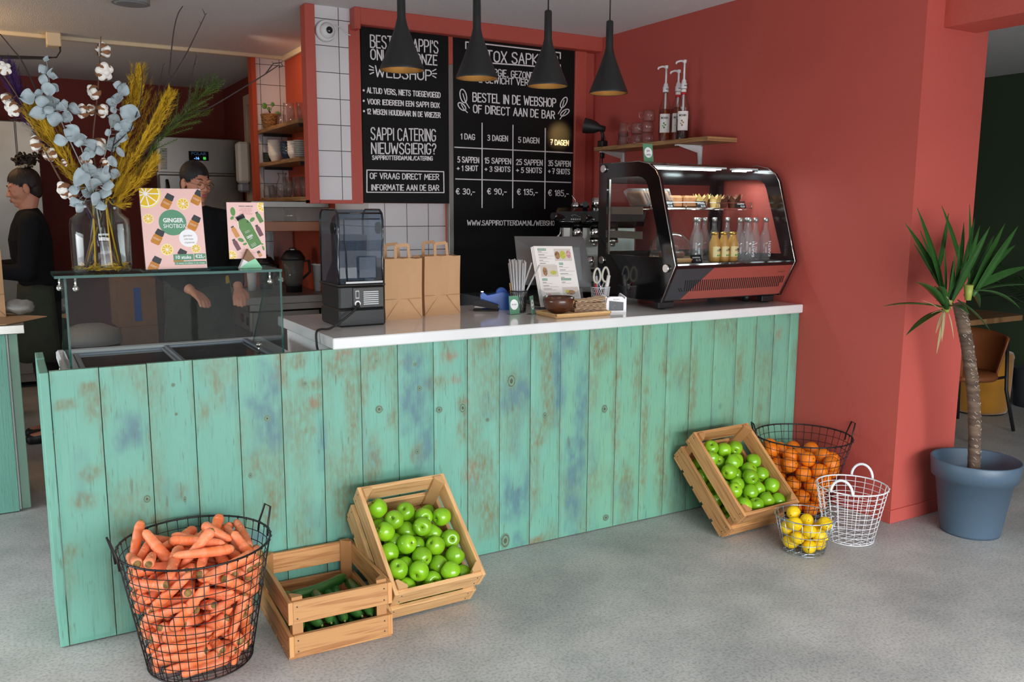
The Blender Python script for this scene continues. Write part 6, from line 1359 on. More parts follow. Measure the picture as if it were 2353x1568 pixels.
for k, (dx, dy, dz) in enumerate(((-.03, -.02, 0), (.035, -.015, 0), (.0, .04, 0), (-.005, -.012, .032))):
    b = MB(); b.lathe([(.030, 0), (.036, .008), (.036, .022), (.028, .030), (0, .031)], 14, Matrix.Translation((cx_ + dx, cy_ + dy, ZD + .0225 + dz))); b.one('cookie', M['cookie'], ['chocolate cookie under the dome, outermost at the side window', 'chocolate cookie under the dome, closest to the price tag', 'chocolate cookie at the back under the dome', 'topmost chocolate cookie under the dome'][k], 'cookie', (cx_ + dx, cy_ + dy, ZD + .0225 + dz), 'cookies under the dome')
def tag_card(lb, x, y, z, l1, l2):
    t = thing('price_tag', lb, 'price tag', (x, y, z), .0, 'price tags in the display')
    s = Sheet((x - .035, y, z), Vector((1, 0, 0)), Vector((0, .35, .94)).normalized(), .07, .042); b = MB(); b.prism([s.P(0, 0, -.003), s.P(.07, 0, -.003), s.P(.07, .042, -.003), s.P(0, .042, -.003)], s.n * .003); b.build('card', M['board'], t)
    b = MB(); s.text(b, l1, .035, .024, .009, .05); s.text(b, l2, .045, .008, .010, .03); b.build('lettering', M['chalk'], t)
tag_card('black price tag in front of the cake dome', 2.90, .115, ZD + .0005, 'cookies', '€1,75'); tag_card('black price tag below the wrapped slices', 2.885, .325, ZS + .003, 'bananabrood', '€3,50'); tag_card('black price tag between the loaf cakes and muffins', 3.11, .325, ZS + .003, 'brownie', '€2,75'); tag_card('black price tag beside the dark muffins', 3.395, .325, ZS + .003, 'muffin', '€2,50')
for k in range(5):
    x = 2.765 + .040 * k; t = thing('wrapped_slice', ['wrapped cake slice leaning outermost towards the side window', 'second leaning wrapped cake slice', 'third leaning wrapped cake slice', 'fourth leaning wrapped cake slice', 'wrapped cake slice at the front end of the leaning row'][k], 'cake slice', (x, .44, ZS + .003), 0, 'wrapped slices on the wire shelf'); Rm = R3(0, 0, -.55 + .02 * k)
    b = MB(); b.box(Vector((x, .44, ZS + .055)), (.024, .12, .075), Rm, .008, 2); b.build('cake', M['bread'], t)
    b = MB(); b.box(Vector((x, .44, ZS + .0575)), (.036, .15, .100), Rm, .012, 2); b.build('wrapper', M['wrap'], t)
for k, x in enumerate((3.015, 3.12)):
    b = MB(); bx(b, x - .048, x + .048, .42, .54, ZS + .003, ZS + .072, .012); b.one('loaf_cake', M['bread'], ['loaf cake next to the wrapped slices', 'loaf cake next to the pale muffin'][k], 'cake', (x, .48, ZS + .003), 'loaf cakes on the wire shelf')
for k, (x, y, m_, lb) in enumerate(((3.19, .42, 'muffinpaper', 'muffin in pale paper beside the loaf cakes'), (3.265, .40, 'muffinpaper', 'muffin in pale paper beside the dark muffins'), (3.335, .42, 'muffindark', 'dark muffin beside the pale muffins'), (3.405, .40, 'muffindark', 'dark muffin nearest the wall'))):
    t = thing('muffin', lb, 'muffin', (x, y, ZS + .003), 0, 'muffins on the wire shelf'); T = Matrix.Translation((x, y, ZS + .003)); b = MB(); V = []
    rows = [[T @ Vector(((.026 + .011 * f + (.010 * (a % 2) if f > 1 else 0)) * math.cos(a * PI / 6), (.026 + .011 * f + (.010 * (a % 2) if f > 1 else 0)) * math.sin(a * PI / 6), .052 * f if f < 1 else .050 + (.022 + .012 * vnoise(a % 12 + k * 3.3, 2)) * (a % 2))) for a in range(13)] for f in (0, .5, .99, 1.3)]
    b.grid(rows, smooth=False); b.build('paper', M[m_], t); b = MB(); b.ball(T @ Vector((0, 0, .046)), .033, (1, 1, .5)); b.build('cake', M['bread'] if k < 2 else M['cookie'], t)
pt = little_sign('small green sign lettered pin only on top of the display', (2.782, .372, 1.7428), .067, .092, .1, [('pin', .013, None), ('only', .013, None)], .14)
# ------------------------------------------------------------------ espresso machine behind the display
slab('back_counter', 'low back counter under the espresso machine', 'counter', 2.46, LX - .004, 1.02, 1.88, 0, .955, 'darkgrey')
e0 = at(1274, 500, Y=1.36); EM = Matrix.Translation((e0.x, e0.y, 0)) @ Matrix.Rotation(-.57, 4, 'Z'); ZE = .9555
em = thing('espresso_machine', 'black and chrome espresso machine below the price chalkboard', 'espresso machine', (e0.x, e0.y, ZE), -.57)
def eb(name, m, fn, parent=None):
    b = MB(); b.M = EM; fn(b); b.M = None; return b.build(name, M[m], parent or em)
eb('body', 'steel', lambda b: (bx(b, .03, .53, -.02, .40, ZE + .03, ZE + .17, .01), bx(b, .05, .52, .16, .40, ZE + .17, ZE + .44, .01)))
hdm = eb('head', 'blackgloss', lambda b: b.prism([(0, .02, 1.400), (0, -.03, 1.43), (.012, -.01, 1.49), (.02, .05, 1.512), (.02, .42, 1.512), (0, .42, 1.400)], (.55, 0, 0)))
eb('button', 'white', lambda b: [b.ball((.105 + .013 * k + (.045 if k > 4 else 0), -.0315, 1.442), .0045, u=8, v=6) for k in range(8)], hdm)
eb('chrome_line', 'chrome', lambda b: (b.tube([(.10 + .012 * k, -.024, 1.462 + .007 * math.sin(k * .9)) for k in range(9)], .0016, 4), b.tube([(.03, -.0285, 1.428), (.15, -.0285, 1.426)], .0014, 4), put_text(b, 'E-61', (.08, .030, 1.500), (1, 0, 0), Vector((0, .7, .7)), h=.009, w=.03)), hdm)
for x in (.145, .255, .365):
    eb('group_head', 'chrome', lambda b: (b.frust((x, .06, 1.40), (x, .06, 1.32), .033, .033, 24), b.frust((x, .06, 1.32), (x, .06, 1.297), .036, .036, 24), b.frust((x, .06, 1.297), (x, .06, 1.275), .018, .014, 12)))
for p0, p1 in (((.055, -.03, 1.450), (-.01, -.09, 1.462)), ((.225, -.03, 1.446), (.175, -.09, 1.450))):
    v0, v1 = Vector(p0), Vector(p1); eb('side_knob', 'blackgloss', lambda b: b.tube([v0, v0.lerp(v1, .3), v0.lerp(v1, .7), v1], [.015, .020, .023, .024], 14))
eb('steam_wand', 'chrome', lambda b: b.tube([(.035, .0, 1.405), (.04, -.02, 1.385), (.035, -.03, 1.35), (-.005, -.04, 1.315), (-.02, -.045, 1.29), (-.018, -.05, 1.24)], .0055, 8))
eb('drip_tray', 'steel', lambda b: bx(b, .03, .53, -.06, .15, 1.135, 1.15, .004))
for x in (.07, .49): eb('foot', 'black', lambda b: bx(b, x - .03, x + .03, .03, .09, ZE, ZE + .03))
def et(name, m, label, cat, x, y, z, fn, group=None):
    b = MB(); b.M = EM @ Matrix.Translation((x, y, z)); fn(b); b.M = None; return b.one(name, M[m], label, cat, tuple(EM @ Vector((x, y, z))), group)
for k, x in enumerate((.15, .225, .30)): et('milk_jug', 'chrome', ['steel milk jug nearest the till screen', 'middle steel milk jug under the group heads', 'steel milk jug nearest the display'][k], 'jug', x, .0, 1.1505, lambda b: b.lathe([(.027, 0), (.027, .062), (.025, .062), (.025, .004), (0, .004)], 20), 'steel jugs under the group heads')
tp = 1.5125
et('cutlery_tin', 'chrome', 'steel tin of spoons on the espresso machine', 'tin', .262, .08, tp, lambda b: b.lathe([(.031, 0), (.031, .062), (.028, .062), (.028, .004), (0, .004)], 20))
for k, (a, c) in enumerate(((.01, .02), (.022, .01), (.03, -.01), (.016, -.012))): et('spoon', 'chrome', 'spoon standing in the steel tin on the espresso machine', 'spoon', .262 + a * .4, .08 + c * .4, tp + .0055, lambda b: (b.tube([(0, 0, 0), (a * 1.2, c, .085)], .002, 5), b.ball((a * 1.2, c, .085), .009, (.5, 1, 1.6))), 'spoons in the steel tin')
pf_ = thing('portafilter', 'portafilter with black handle lying on the espresso machine', 'portafilter', tuple(EM @ Vector((.19, .10, tp))), -.57)
eb('basket', 'chrome', lambda b: b.frust((.19, .12, tp), (.19, .12, tp + .03), .030, .032, 20), pf_); eb('handle', 'black', lambda b: b.tube([(.19, .095, tp + .022), (.19, .03, tp + .022)], [.012, .019], 12), pf_)
et('coffee_tamper', 'chrome', 'steel tamper at the outer end of the espresso machine top', 'tamper', .135, .10, tp, lambda b: (b.lathe([(.030, 0), (.034, .014), (.02, .035), (0, .04)], 18), b.tube([(0, 0, .035), (-.01, 0, .055), (-.028, 0, .075)], .004, 6)))
# ------------------------------------------------------------------ shelf on the red wall
ZL = 1.907
sh = thing('bottle_shelf', 'wooden plank shelf on white brackets on the red wall', 'shelf', (3.42, 1.06, ZL - .025))
b = MB(); bx(b, 3.305, LX - .001, .515, 1.60, ZL - .025, ZL, .003); b.build('plank', M['shelfwood'], sh)
for u in (1432, 1608):
    y = at(u, 370, X=LX - .01).y; b = MB(); bx(b, LX - .016, LX - .001, y - .012, y + .012, ZL - .20, ZL - .026, .002); bx(b, 3.33, LX - .001, y - .012, y + .012, ZL - .034, ZL - .0258, .001); b.prism([(3.35, y - .003, ZL - .034), (LX - .016, y - .003, ZL - .034), (LX - .016, y - .003, ZL - .16), (LX - .03, y - .003, ZL - .07)], (0, .006, 0)); b.build('bracket', M['white'], sh)
SYP = [(.036, 0), (.038, .008), (.037, .02), (.038, .03), (.038, .19), (.034, .205), (.020, .245), (.0145, .27), (.0145, .30)]
def syrup(label, x, y, m_, fill, dz, fr):
    t = thing('syrup_bottle', label, 'bottle', (x, y, ZL), 0, 'syrup bottles with pumps'); T = Matrix.Translation((x, y, ZL + .0005))
    b = MB(); b.lathe(SYP, 20, T); b.build('glass', M['jar'], t)
    b = MB(); pr = [(max(r - .002, .001), min(z, fill)) for r, z in SYP if z <= fill + .05]; pr = [(r, z) for r, z in pr if z < fill] + [(pr[-1][0], fill), (0, fill)]; b.lathe([(r, z + .003) for r, z in pr], 18, T); b.build('syrup', M[m_], t)
    b = MB(); b.frust(T @ Vector((0, 0, .03)), T @ Vector((0, 0, .29)), .006, .006, 8); b.lathe([(.017, .295), (.018, .30), (.018, .325), (.014, .328), (.013, .34), (.006, .352), (.0055, .352 + .08 + dz), (.011, .432 + dz), (.012, .45 + dz), (0, .452 + dz)], 16, T)
    b.tube([T @ Vector(q) for q in ((.008, 0, .443 + dz), (-.035, -.002, .441 + dz), (-.062, -.003, .432 + dz), (-.066, -.003, .422 + dz))], [.007, .006, .0055, .005], 8); b.build('pump', M['white'], t)
    b = MB(); b.grid([[T @ Vector((.0386 * math.sin(a), -.0386 * math.cos(a), z)) for a in [-1.55 + .19 * j for j in range(10)]] for z in (.055, .165)]); lab = b.build('label', M['paper'], t)
    b = MB(); c = T @ Vector((.0392 * math.sin(-.75), -.0392 * math.cos(-.75), .135)); put_text(b, 'MONIN', c, Vector((math.cos(.75), -math.sin(.75), 0)), (0, 0, 1), h=.012, w=.040, bold=.02); put_text(b, 'MONIN', T @ Vector((0, -.0183, .308)), (1, 0, 0), (0, 0, 1), h=.007, w=.024, bold=.02); b.build('lettering', M['darktext'], lab)
    b = MB()
    for a, z, r in ((-.8, .11, .008), (-.6, .1, .007), (-.95, .095, .006), (-.75, .085, .008)): b.ball(T @ Vector((.039 * math.sin(a), -.039 * math.cos(a), z)), r, (1, .25, .7))
    b.build('fruit_print', M[fr], lab)
    if dz >= 0 and m_ != 'syrup' or fr == 'lemonprint':
        b = MB(); b.lathe([(.0152, .262), (.0152, .275)], 16, T); b.build('neck_band', M['redlabel'], t)
        b = MB(); b.lathe([(.0152, .2755), (.0152, .293)], 16, T); b.build('neck_label', M['paper'], t)
syrup('syrup bottle with pump and leafy label, nearest the glass mugs', 3.41, 1.012, 'syrup', .19, .0, 'leafprint'); syrup('middle syrup bottle with pump and vanilla flower label', 3.45, .945, 'syrup', .20, -.03, 'lemonprint'); syrup('dark red syrup bottle with pump, nearest the shelf end', 3.40, .838, 'redsyrup', .12, .008, 'foodprint')
def onX(u, X): 
    d = ray(u, 320); t = (X - CAM.x) / d.x; return CAM.y + d.y * t
y0 = onX(1432, 3.40)
for k in range(2):
    T = Matrix.Translation((3.40, y0, ZL + .0005 + .062 * k)); b = MB(); b.lathe([(.036, 0), (.030, .085), (.028, .085), (.034, .002), (.036, 0)] if k == 0 else [(.034, 0), (.029, .085), (.0, .087)], 12, T); b.one('stacked_tumbler', M['tumbler'], ['lower upturned tumbler beside the clamp lamp', 'upper tumbler stacked beside the clamp lamp'][k], 'glass', tuple(T.translation), 'tumblers by the clamp lamp')
for k, (u, lev, X) in enumerate(((1463, 0, 3.40), (1463, 1, 3.40), (1487, 0, 3.39), (1487, 1, 3.39), (1490, 2, 3.40))):
    y = onX(u, X); z = ZL + .0005 + .068 * lev; t = thing('glass_mug', ['lower glass mug beside the stacked tumblers', 'upper glass mug beside the stacked tumblers', 'bottom glass mug beside the syrup bottles', 'middle glass mug beside the syrup bottles', 'topmost glass mug beside the syrup bottles'][k], 'mug', (X, y, z), 0, 'stacked glass mugs'); T = Matrix.Translation((X, y, z))
    b = MB(); b.lathe([(.036, 0), (.038, .01), (.037, .05), (.030, .066), (.0, .067)], 18, T); b.build('cup', M['tumbler'], t)
    b = MB(); b.tube([T @ Vector(q) for q in ((-.035, .01, .05), (-.058, .02, .048), (-.062, .02, .03), (-.052, .018, .016), (-.036, .01, .014))], .0045, 8); b.build('handle', M['tumbler'], t)
cl = thing('clamp_lamp', 'black clamp spotlight gripping the bottle shelf', 'lamp', (3.36, 1.50, ZL - .06)); p_ = at(1385, 300, X=3.36); ly = p_.y
b = MB(); bx(b, 3.335, 3.385, ly - .03, ly + .03, ZL + .0005, ZL + .045, .008); bx(b, 3.345, 3.375, ly - .01, ly + .01, ZL - .07, ZL - .0258, .004); b.frust((3.36, ly, ZL - .12), (3.36, ly, ZL - .06), .005); b.build('clamp', M['black'], cl)
b = MB(); b.tube([(3.36, ly, ZL + .04), (3.36, ly, ZL + .085), (3.352, ly + .01, ZL + .12)], .011, 10); b.build('stem', M['black'], cl)
aim = Vector((2.98, 1.9, 2.12)) ; hp = Vector((3.345, ly + .015, ZL + .125)); dv = (aim - hp).normalized(); q = dv.to_track_quat('Z', 'Y').to_matrix().to_4x4(); T = Matrix.Translation(hp - dv * .02) @ q
b = MB(); b.lathe([(.0, -.02), (.018, -.018), (.022, .02), (.040, .05), (.048, .09), (.050, .125)], 24, T, caps=False); b.build('shade', M['black'], cl)
b = MB(); b.lathe([(.049, .1245), (.045, .085), (.02, .03), (0, .02)], 24, T, caps=False); b.build('lining', M['gold'], cl)
b = MB(); b.ball(T @ Vector((0, 0, .06)), .018); b.build('bulb', M['bulb'], cl)
b = MB(); b.tube([(3.36, ly - .012, ZL + .08), (3.36, ly - .03, ZL + .06), (3.36, ly - .02, ZL + .03)], .0025, 5); b.tube([(3.352, ly + .012, ZL - .02), (3.352, ly + .014, 1.62), (3.36, ly, 1.56)], .0025, 5); b.build('cord', M['black'], cl)
spot('clamp_lamp_light', tuple(hp + dv * .10), (3.235, 1.9, 2.005), 11, (1, .62, .22), 46, .9, .02)
# resting places of the loose fruit and vegetables, in each container's own frame (metres)
CARROTS = [(0.064, 0.002, 0.027, 0.775, 0.631, -0.019, 0.188, 0.02), (-0.074, -0.013, 0.026, -0.481, 0.875, -0.053, 0.198, 0.019), (-0.056, 0.021, 0.035, 0.575, -0.776, -0.259, 0.151, 0.017), (-0.031, 0.103, 0.028, 0.998, -0.013, -0.068, 0.168, 0.021), (-0.008, -0.116, 0.026, -0.973, -0.221, -0.066, 0.165, 0.019), (0.112, -0.053, 0.028, -0.37, -0.929, -0.02, 0.188, 0.021), (0.079, -0.031, 0.047, -0.712, -0.608, -0.351, 0.188, 0.019), (-0.135, 0.016, 0.034, -0.128, -0.964, -0.235, 0.163, 0.017), (0.004, 0.068, 0.059, -0.498, -0.867, -0.031, 0.21, 0.02), (0.041, 0.052, 0.061, 0.618, 0.628, -0.474, 0.202, 0.02), (0.069, 0.018, 0.063, 0.88, 0.473, 0.041, 0.199, 0.018), (-0.079, -0.079, 0.055, 0.889, -0.448, 0.097, 0.172, 0.017), (0.056, -0.074, 0.064, -0.953, 0.302, -0.037, 0.166, 0.021), (-0.051, -0.127, 0.055, -0.92, 0.342, -0.193, 0.176, 0.018), (0.02, -0.103, 0.066, -0.853, 0.521, -0.016, 0.152, 0.019), (-0.074, -0.031, 0.075, -0.937, 0.197, -0.289, 0.18, 0.021), (-0.027, 0.087, 0.073, -0.478, -0.876, -0.065, 0.186, 0.02), (0.051, -0.003, 0.096, -0.41, -0.911, -0.029, 0.208, 0.018), (-0.105, 0.099, 0.077, 0.643, 0.654, -0.398, 0.175, 0.018), (0.037, 0.068, 0.095, -0.593, -0.638, 0.492, 0.203, 0.02), (-0.107, 0.032, 0.088, -0.558, -0.83, -0.002, 0.207, 0.021), (-0.05, -0.092, 0.091, 0.839, -0.544, 0.018, 0.151, 0.02), (-0.082, -0.115, 0.082, -0.803, 0.544, -0.242, 0.178, 0.019), (-0.085, -0.006, 0.102, -0.773, -0.632, 0.059, 0.202, 0.018), (-0.006, 0.1, 0.111, 0.896, 0.32, -0.307, 0.159, 0.021), (0.08, -0.064, 0.112, -0.236, 0.956, 0.173, 0.162, 0.021), (0.114, -0.002, 0.11, 0.67, -0.492, -0.555, 0.152, 0.018), (0.136, -0.078, 0.1, 0.205, 0.554, -0.807, 0.194, 0.018), (0.127, 0.081, 0.105, 0.113, -0.047, 0.992, 0.191, 0.02), (0.019, -0.1, 0.118, -0.268, 0.929, 0.256, 0.154, 0.018), (0.043, -0.061, 0.126, 0.259, -0.956, -0.137, 0.171, 0.019), (-0.063, 0.036, 0.128, -0.901, -0.415, -0.13, 0.199, 0.017), (-0.081, -0.05, 0.129, 0.936, 0.342, -0.083, 0.175, 0.021), (-0.076, 0.117, 0.125, -0.871, -0.491, 0.021, 0.208, 0.02), (0.091, 0.06, 0.133, -0.817, 0.488, 0.308, 0.195, 0.019), (-0.071, -0.134, 0.123, 0.805, -0.542, 0.243, 0.17, 0.018), (-0.087, -0.016, 0.142, 0.985, 0.093, 0.145, 0.188, 0.017), (0.012, 0.124, 0.141, -0.947, -0.232, 0.224, 0.168, 0.021), (-0.082, 0.014, 0.155, 0.992, 0.085, 0.089, 0.205, 0.017), (0.114, -0.009, 0.151, -0.568, -0.82, -0.068, 0.186, 0.019), (-0.096, 0.047, 0.154, 0.987, -0.027, 0.16, 0.161, 0.018), (0.091, -0.093, 0.149, -0.708, -0.706, -0.036, 0.209, 0.019), (-0.008, -0.134, 0.158, -0.738, 0.417, -0.53, 0.181, 0.021), (0.017, -0.106, 0.165, 0.703, -0.433, 0.564, 0.184, 0.017), (-0, -0.071, 0.178, 0.746, 0.625, -0.228, 0.202, 0.02), (-0.067, -0.041, 0.176, -0.785, -0.597, -0.166, 0.199, 0.02), (-0.074, 0.086, 0.171, 0.814, -0.516, 0.267, 0.151, 0.018), (-0.07, -0.087, 0.174, 0.827, 0.45, -0.337, 0.165, 0.018), (-0.013, 0.158, 0.163, 0.97, 0.177, 0.165, 0.17, 0.018), (-0.059, -0.148, 0.164, 0.863, -0.461, 0.206, 0.163, 0.021), (0.084, 0.069, 0.177, 0.751, 0.635, 0.181, 0.152, 0.019), (0.052, 0.12, 0.172, 0.953, -0.148, -0.266, 0.205, 0.021), (0.088, -0.021, 0.183, -0.401, -0.904, -0.148, 0.196, 0.021), (0.055, 0.012, 0.197, -0.692, -0.525, -0.496, 0.203, 0.017), (-0.028, 0.091, 0.189, -0.839, 0.513, -0.18, 0.201, 0.017), (-0.125, -0.019, 0.187, -0.208, -0.978, -0.029, 0.157, 0.02), (-0.151, 0.027, 0.182, -0.157, -0.987, -0.046, 0.187, 0.017), (0.126, -0.033, 0.189, -0.435, -0.898, -0.067, 0.202, 0.021), (-0.062, 0.041, 0.206, -0.68, 0.669, -0.301, 0.163, 0.018), (0.026, -0.087, 0.205, -0.399, -0.917, 0.021, 0.155, 0.02), (0.095, -0.147, 0.185, -0.266, -0.016, -0.964, 0.156, 0.018), (-0.044, 0.07, 0.211, 0.78, -0.606, 0.154, 0.158, 0.017), (0.088, -0.04, 0.218, 0.362, 0.91, 0.2, 0.155, 0.02), (-0.054, -0.064, 0.222, -0.263, 0.937, -0.231, 0.199, 0.021), (0.047, 0.112, 0.214, -0.981, -0.189, 0.035, 0.189, 0.018), (-0.104, -0.015, 0.22, -0.089, -0.989, -0.122, 0.168, 0.021), (0.155, -0.052, 0.208, 0.389, 0.92, 0.043, 0.176, 0.021), (0.069, 0.082, 0.224, -0.983, -0.143, 0.118, 0.2, 0.018), (-0.136, 0.038, 0.217, 0.102, 0.994, -0.04, 0.19, 0.018), (-0.064, 0.157, 0.211, -0.885, -0.351, -0.306, 0.156, 0.02), (0.01, 0.142, 0.219, -0.939, -0.102, 0.328, 0.195, 0.017), (-0, -0.108, 0.235, -0.174, 0.942, -0.288, 0.195, 0.017), (-0.055, 0.076, 0.244, -0.553, 0.81, -0.195, 0.193, 0.019), (0.065, 0.045, 0.251, 0.501, 0.847, 0.177, 0.195, 0.021), (0.084, -0.117, 0.237, -0.859, -0.471, -0.202, 0.183, 0.02), (0.117, -0.057, 0.244, -0.834, -0.551, -0.004, 0.188, 0.017), (-0.084, -0.038, 0.256, 0.98, -0.184, -0.075, 0.152, 0.021), (0.038, 0.129, 0.246, -0.902, -0.432, 0.015, 0.153, 0.021), (-0.066, 0.003, 0.264, 0.856, -0.516, 0.018, 0.21, 0.017), (0.026, 0.001, 0.278, -0.107, 0.972, -0.211, 0.202, 0.019), (-0.121, -0.125, 0.243, 0.516, -0.699, 0.496, 0.196, 0.017), (-0.177, 0.03, 0.243, 0.18, 0.779, -0.601, 0.165, 0.018), (0.089, -0.007, 0.266, 0.635, 0.728, 0.258, 0.205, 0.018), (-0.177, -0.038, 0.251, -0, -0.787, 0.616, 0.173, 0.018), (0.041, -0.119, 0.266, 0.758, -0.652, -0.015, 0.162, 0.019), (0.124, -0.021, 0.266, -0.309, -0.833, 0.459, 0.157, 0.017), (-0.078, -0.115, 0.266, 0.789, -0.574, 0.22, 0.188, 0.019), (-0.063, 0.119, 0.271, 0.619, 0.784, -0.046, 0.166, 0.019), (-0.094, 0.144, 0.264, 0.739, 0.62, 0.265, 0.198, 0.02), (0.001, -0.13, 0.277, 0.789, -0.598, 0.142, 0.205, 0.017), (-0.051, -0.176, 0.27, 0.526, -0.35, 0.775, 0.206, 0.021), (0.053, 0.079, 0.292, 0.804, -0.572, 0.162, 0.202, 0.017), (0.063, 0.016, 0.302, 0.707, -0.707, 0.033, 0.195, 0.017), (-0.108, -0.037, 0.295, -0.625, -0.767, -0.147, 0.2, 0.018), (0.151, -0.038, 0.286, 0.065, 0.987, -0.146, 0.152, 0.019), (0.066, -0.049, 0.305, 0.329, -0.809, -0.486, 0.167, 0.021), (0.109, 0.083, 0.293, -0.674, 0.22, 0.706, 0.199, 0.02), (-0.055, -0.042, 0.311, -0.741, -0.528, -0.415, 0.155, 0.021), (0.187, -0.027, 0.284, -0.174, -0.684, -0.708, 0.169, 0.018), (-0.002, -0.102, 0.308, 0.075, 0.991, -0.114, 0.152, 0.018), (-0.022, 0.099, 0.308, -0.416, -0.805, -0.424, 0.193, 0.019), (-0.088, 0.05, 0.31, 0.61, 0.749, 0.26, 0.17, 0.021), (-0.134, 0.08, 0.298, -0.373, -0.927, -0.048, 0.2, 0.02), (0.144, 0.104, 0.295, 0.642, -0.756, 0.128, 0.2, 0.018), (-0.041, -0.114, 0.309, 0.215, 0.942, -0.259, 0.191, 0.02), (0.104, -0.153, 0.294, 0.668, 0.503, -0.548, 0.184, 0.019), (-0.017, 0.159, 0.301, 0.892, -0.295, -0.343, 0.164, 0.019), (-0.012, 0.065, 0.327, 0.094, 0.888, 0.45, 0.186, 0.018), (0.078, 0.037, 0.325, -0.718, 0.695, 0.043, 0.207, 0.019), (-0.119, -0.018, 0.327, -0.767, -0.583, -0.269, 0.202, 0.019), (0.082, -0.089, 0.328, 0.885, -0.456, -0.099, 0.183, 0.02), (0.083, 0.14, 0.318, 0.815, -0.558, 0.156, 0.209, 0.021), (-0.038, -0.082, 0.337, -0.94, 0.316, -0.131, 0.196, 0.019), (0.051, -0.143, 0.324, 0.77, 0.432, -0.469, 0.207, 0.021), (-0.168, 0.1, 0.313, 0.123, 0.58, 0.805, 0.162, 0.019), (-0.103, 0.086, 0.331, 0.663, 0.747, -0.047, 0.177, 0.02), (-0.089, -0.131, 0.33, -0.524, 0.449, -0.724, 0.154, 0.02), (0.123, -0.065, 0.336, -0.925, 0.353, 0.136, 0.151, 0.021), (-0.094, -0.096, 0.341, -0.898, 0.248, -0.363, 0.167, 0.018), (-0.101, -0.166, 0.329, 0.501, -0.503, 0.704, 0.208, 0.017), (0.155, 0.016, 0.338, -0.494, 0.86, -0.129, 0.183, 0.021), (-0.099, 0.042, 0.352, 0.667, 0.744, -0.033, 0.158, 0.017), (-0.024, 0.043, 0.368, -0.156, 0.974, -0.162, 0.168, 0.018), (-0.1, -0.044, 0.356, 1, -0.003, -0.017, 0.205, 0.02), (0.02, 0.097, 0.36, 0.17, 0.975, 0.144, 0.183, 0.018), (-0.162, -0.105, 0.341, -0.562, 0.804, -0.194, 0.153, 0.02), (0.117, 0.082, 0.36, -0.713, -0.696, -0.088, 0.158, 0.018), (-0.136, 0.098, 0.354, -0.459, -0.871, 0.174, 0.166, 0.02), (0.083, 0.134, 0.356, -0.889, -0.231, -0.395, 0.162, 0.018), (0.072, -0.095, 0.367, -0.237, 0.917, 0.321, 0.152, 0.021), (0.022, 0.034, 0.388, -0.855, 0.44, 0.275, 0.201, 0.02), (0.01, -0.082, 0.378, -0.352, -0.935, 0.035, 0.174, 0.019), (0.109, -0.087, 0.369, -0.28, 0.908, 0.311, 0.177, 0.02), (-0.039, 0.153, 0.369, -0.761, -0.634, -0.137, 0.19, 0.02), (-0.055, 0.104, 0.381, 0.803, 0.593, 0.057, 0.158, 0.017), (0.13, 0.042, 0.378, -0.017, 0.953, 0.303, 0.178, 0.017), (0.077, 0.096, 0.382, -0.47, -0.762, -0.445, 0.187, 0.02), (0.005, -0.011, 0.411, 0.779, -0.627, 0.006, 0.201, 0.019), (0.054, 0.131, 0.382, -0.374, -0.915, 0.152, 0.165, 0.017), (-0.079, -0.095, 0.387, -0.345, -0.932, -0.114, 0.207, 0.021), (-0.081, 0.179, 0.369, -0.861, -0.236, 0.451, 0.181, 0.02), (-0.005, -0.063, 0.409, -0.683, -0.188, -0.706, 0.15, 0.019), (0.069, -0.181, 0.377, -0.913, -0.38, -0.147, 0.191, 0.019), (-0.17, 0.108, 0.376, -0.27, -0.529, -0.805, 0.202, 0.018), (0.144, -0.072, 0.386, -0.275, 0.785, 0.555, 0.151, 0.02), (-0.144, -0.043, 0.393, 0.143, 0.976, -0.164, 0.163, 0.018), (-0.14, 0.072, 0.391, -0.354, -0.935, -0.014, 0.163, 0.018), (0.163, 0.055, 0.39, 0.009, 0.993, 0.115, 0.203, 0.019), (-0.113, 0.035, 0.405, -0.387, 0.772, 0.505, 0.152, 0.021), (0.079, 0.036, 0.414, 0.432, -0.9, -0.051, 0.154, 0.018), (-0.192, -0.002, 0.389, -0.038, 0.985, -0.166, 0.207, 0.02), (0.007, -0.107, 0.412, -0.985, -0.15, 0.082, 0.195, 0.018)]
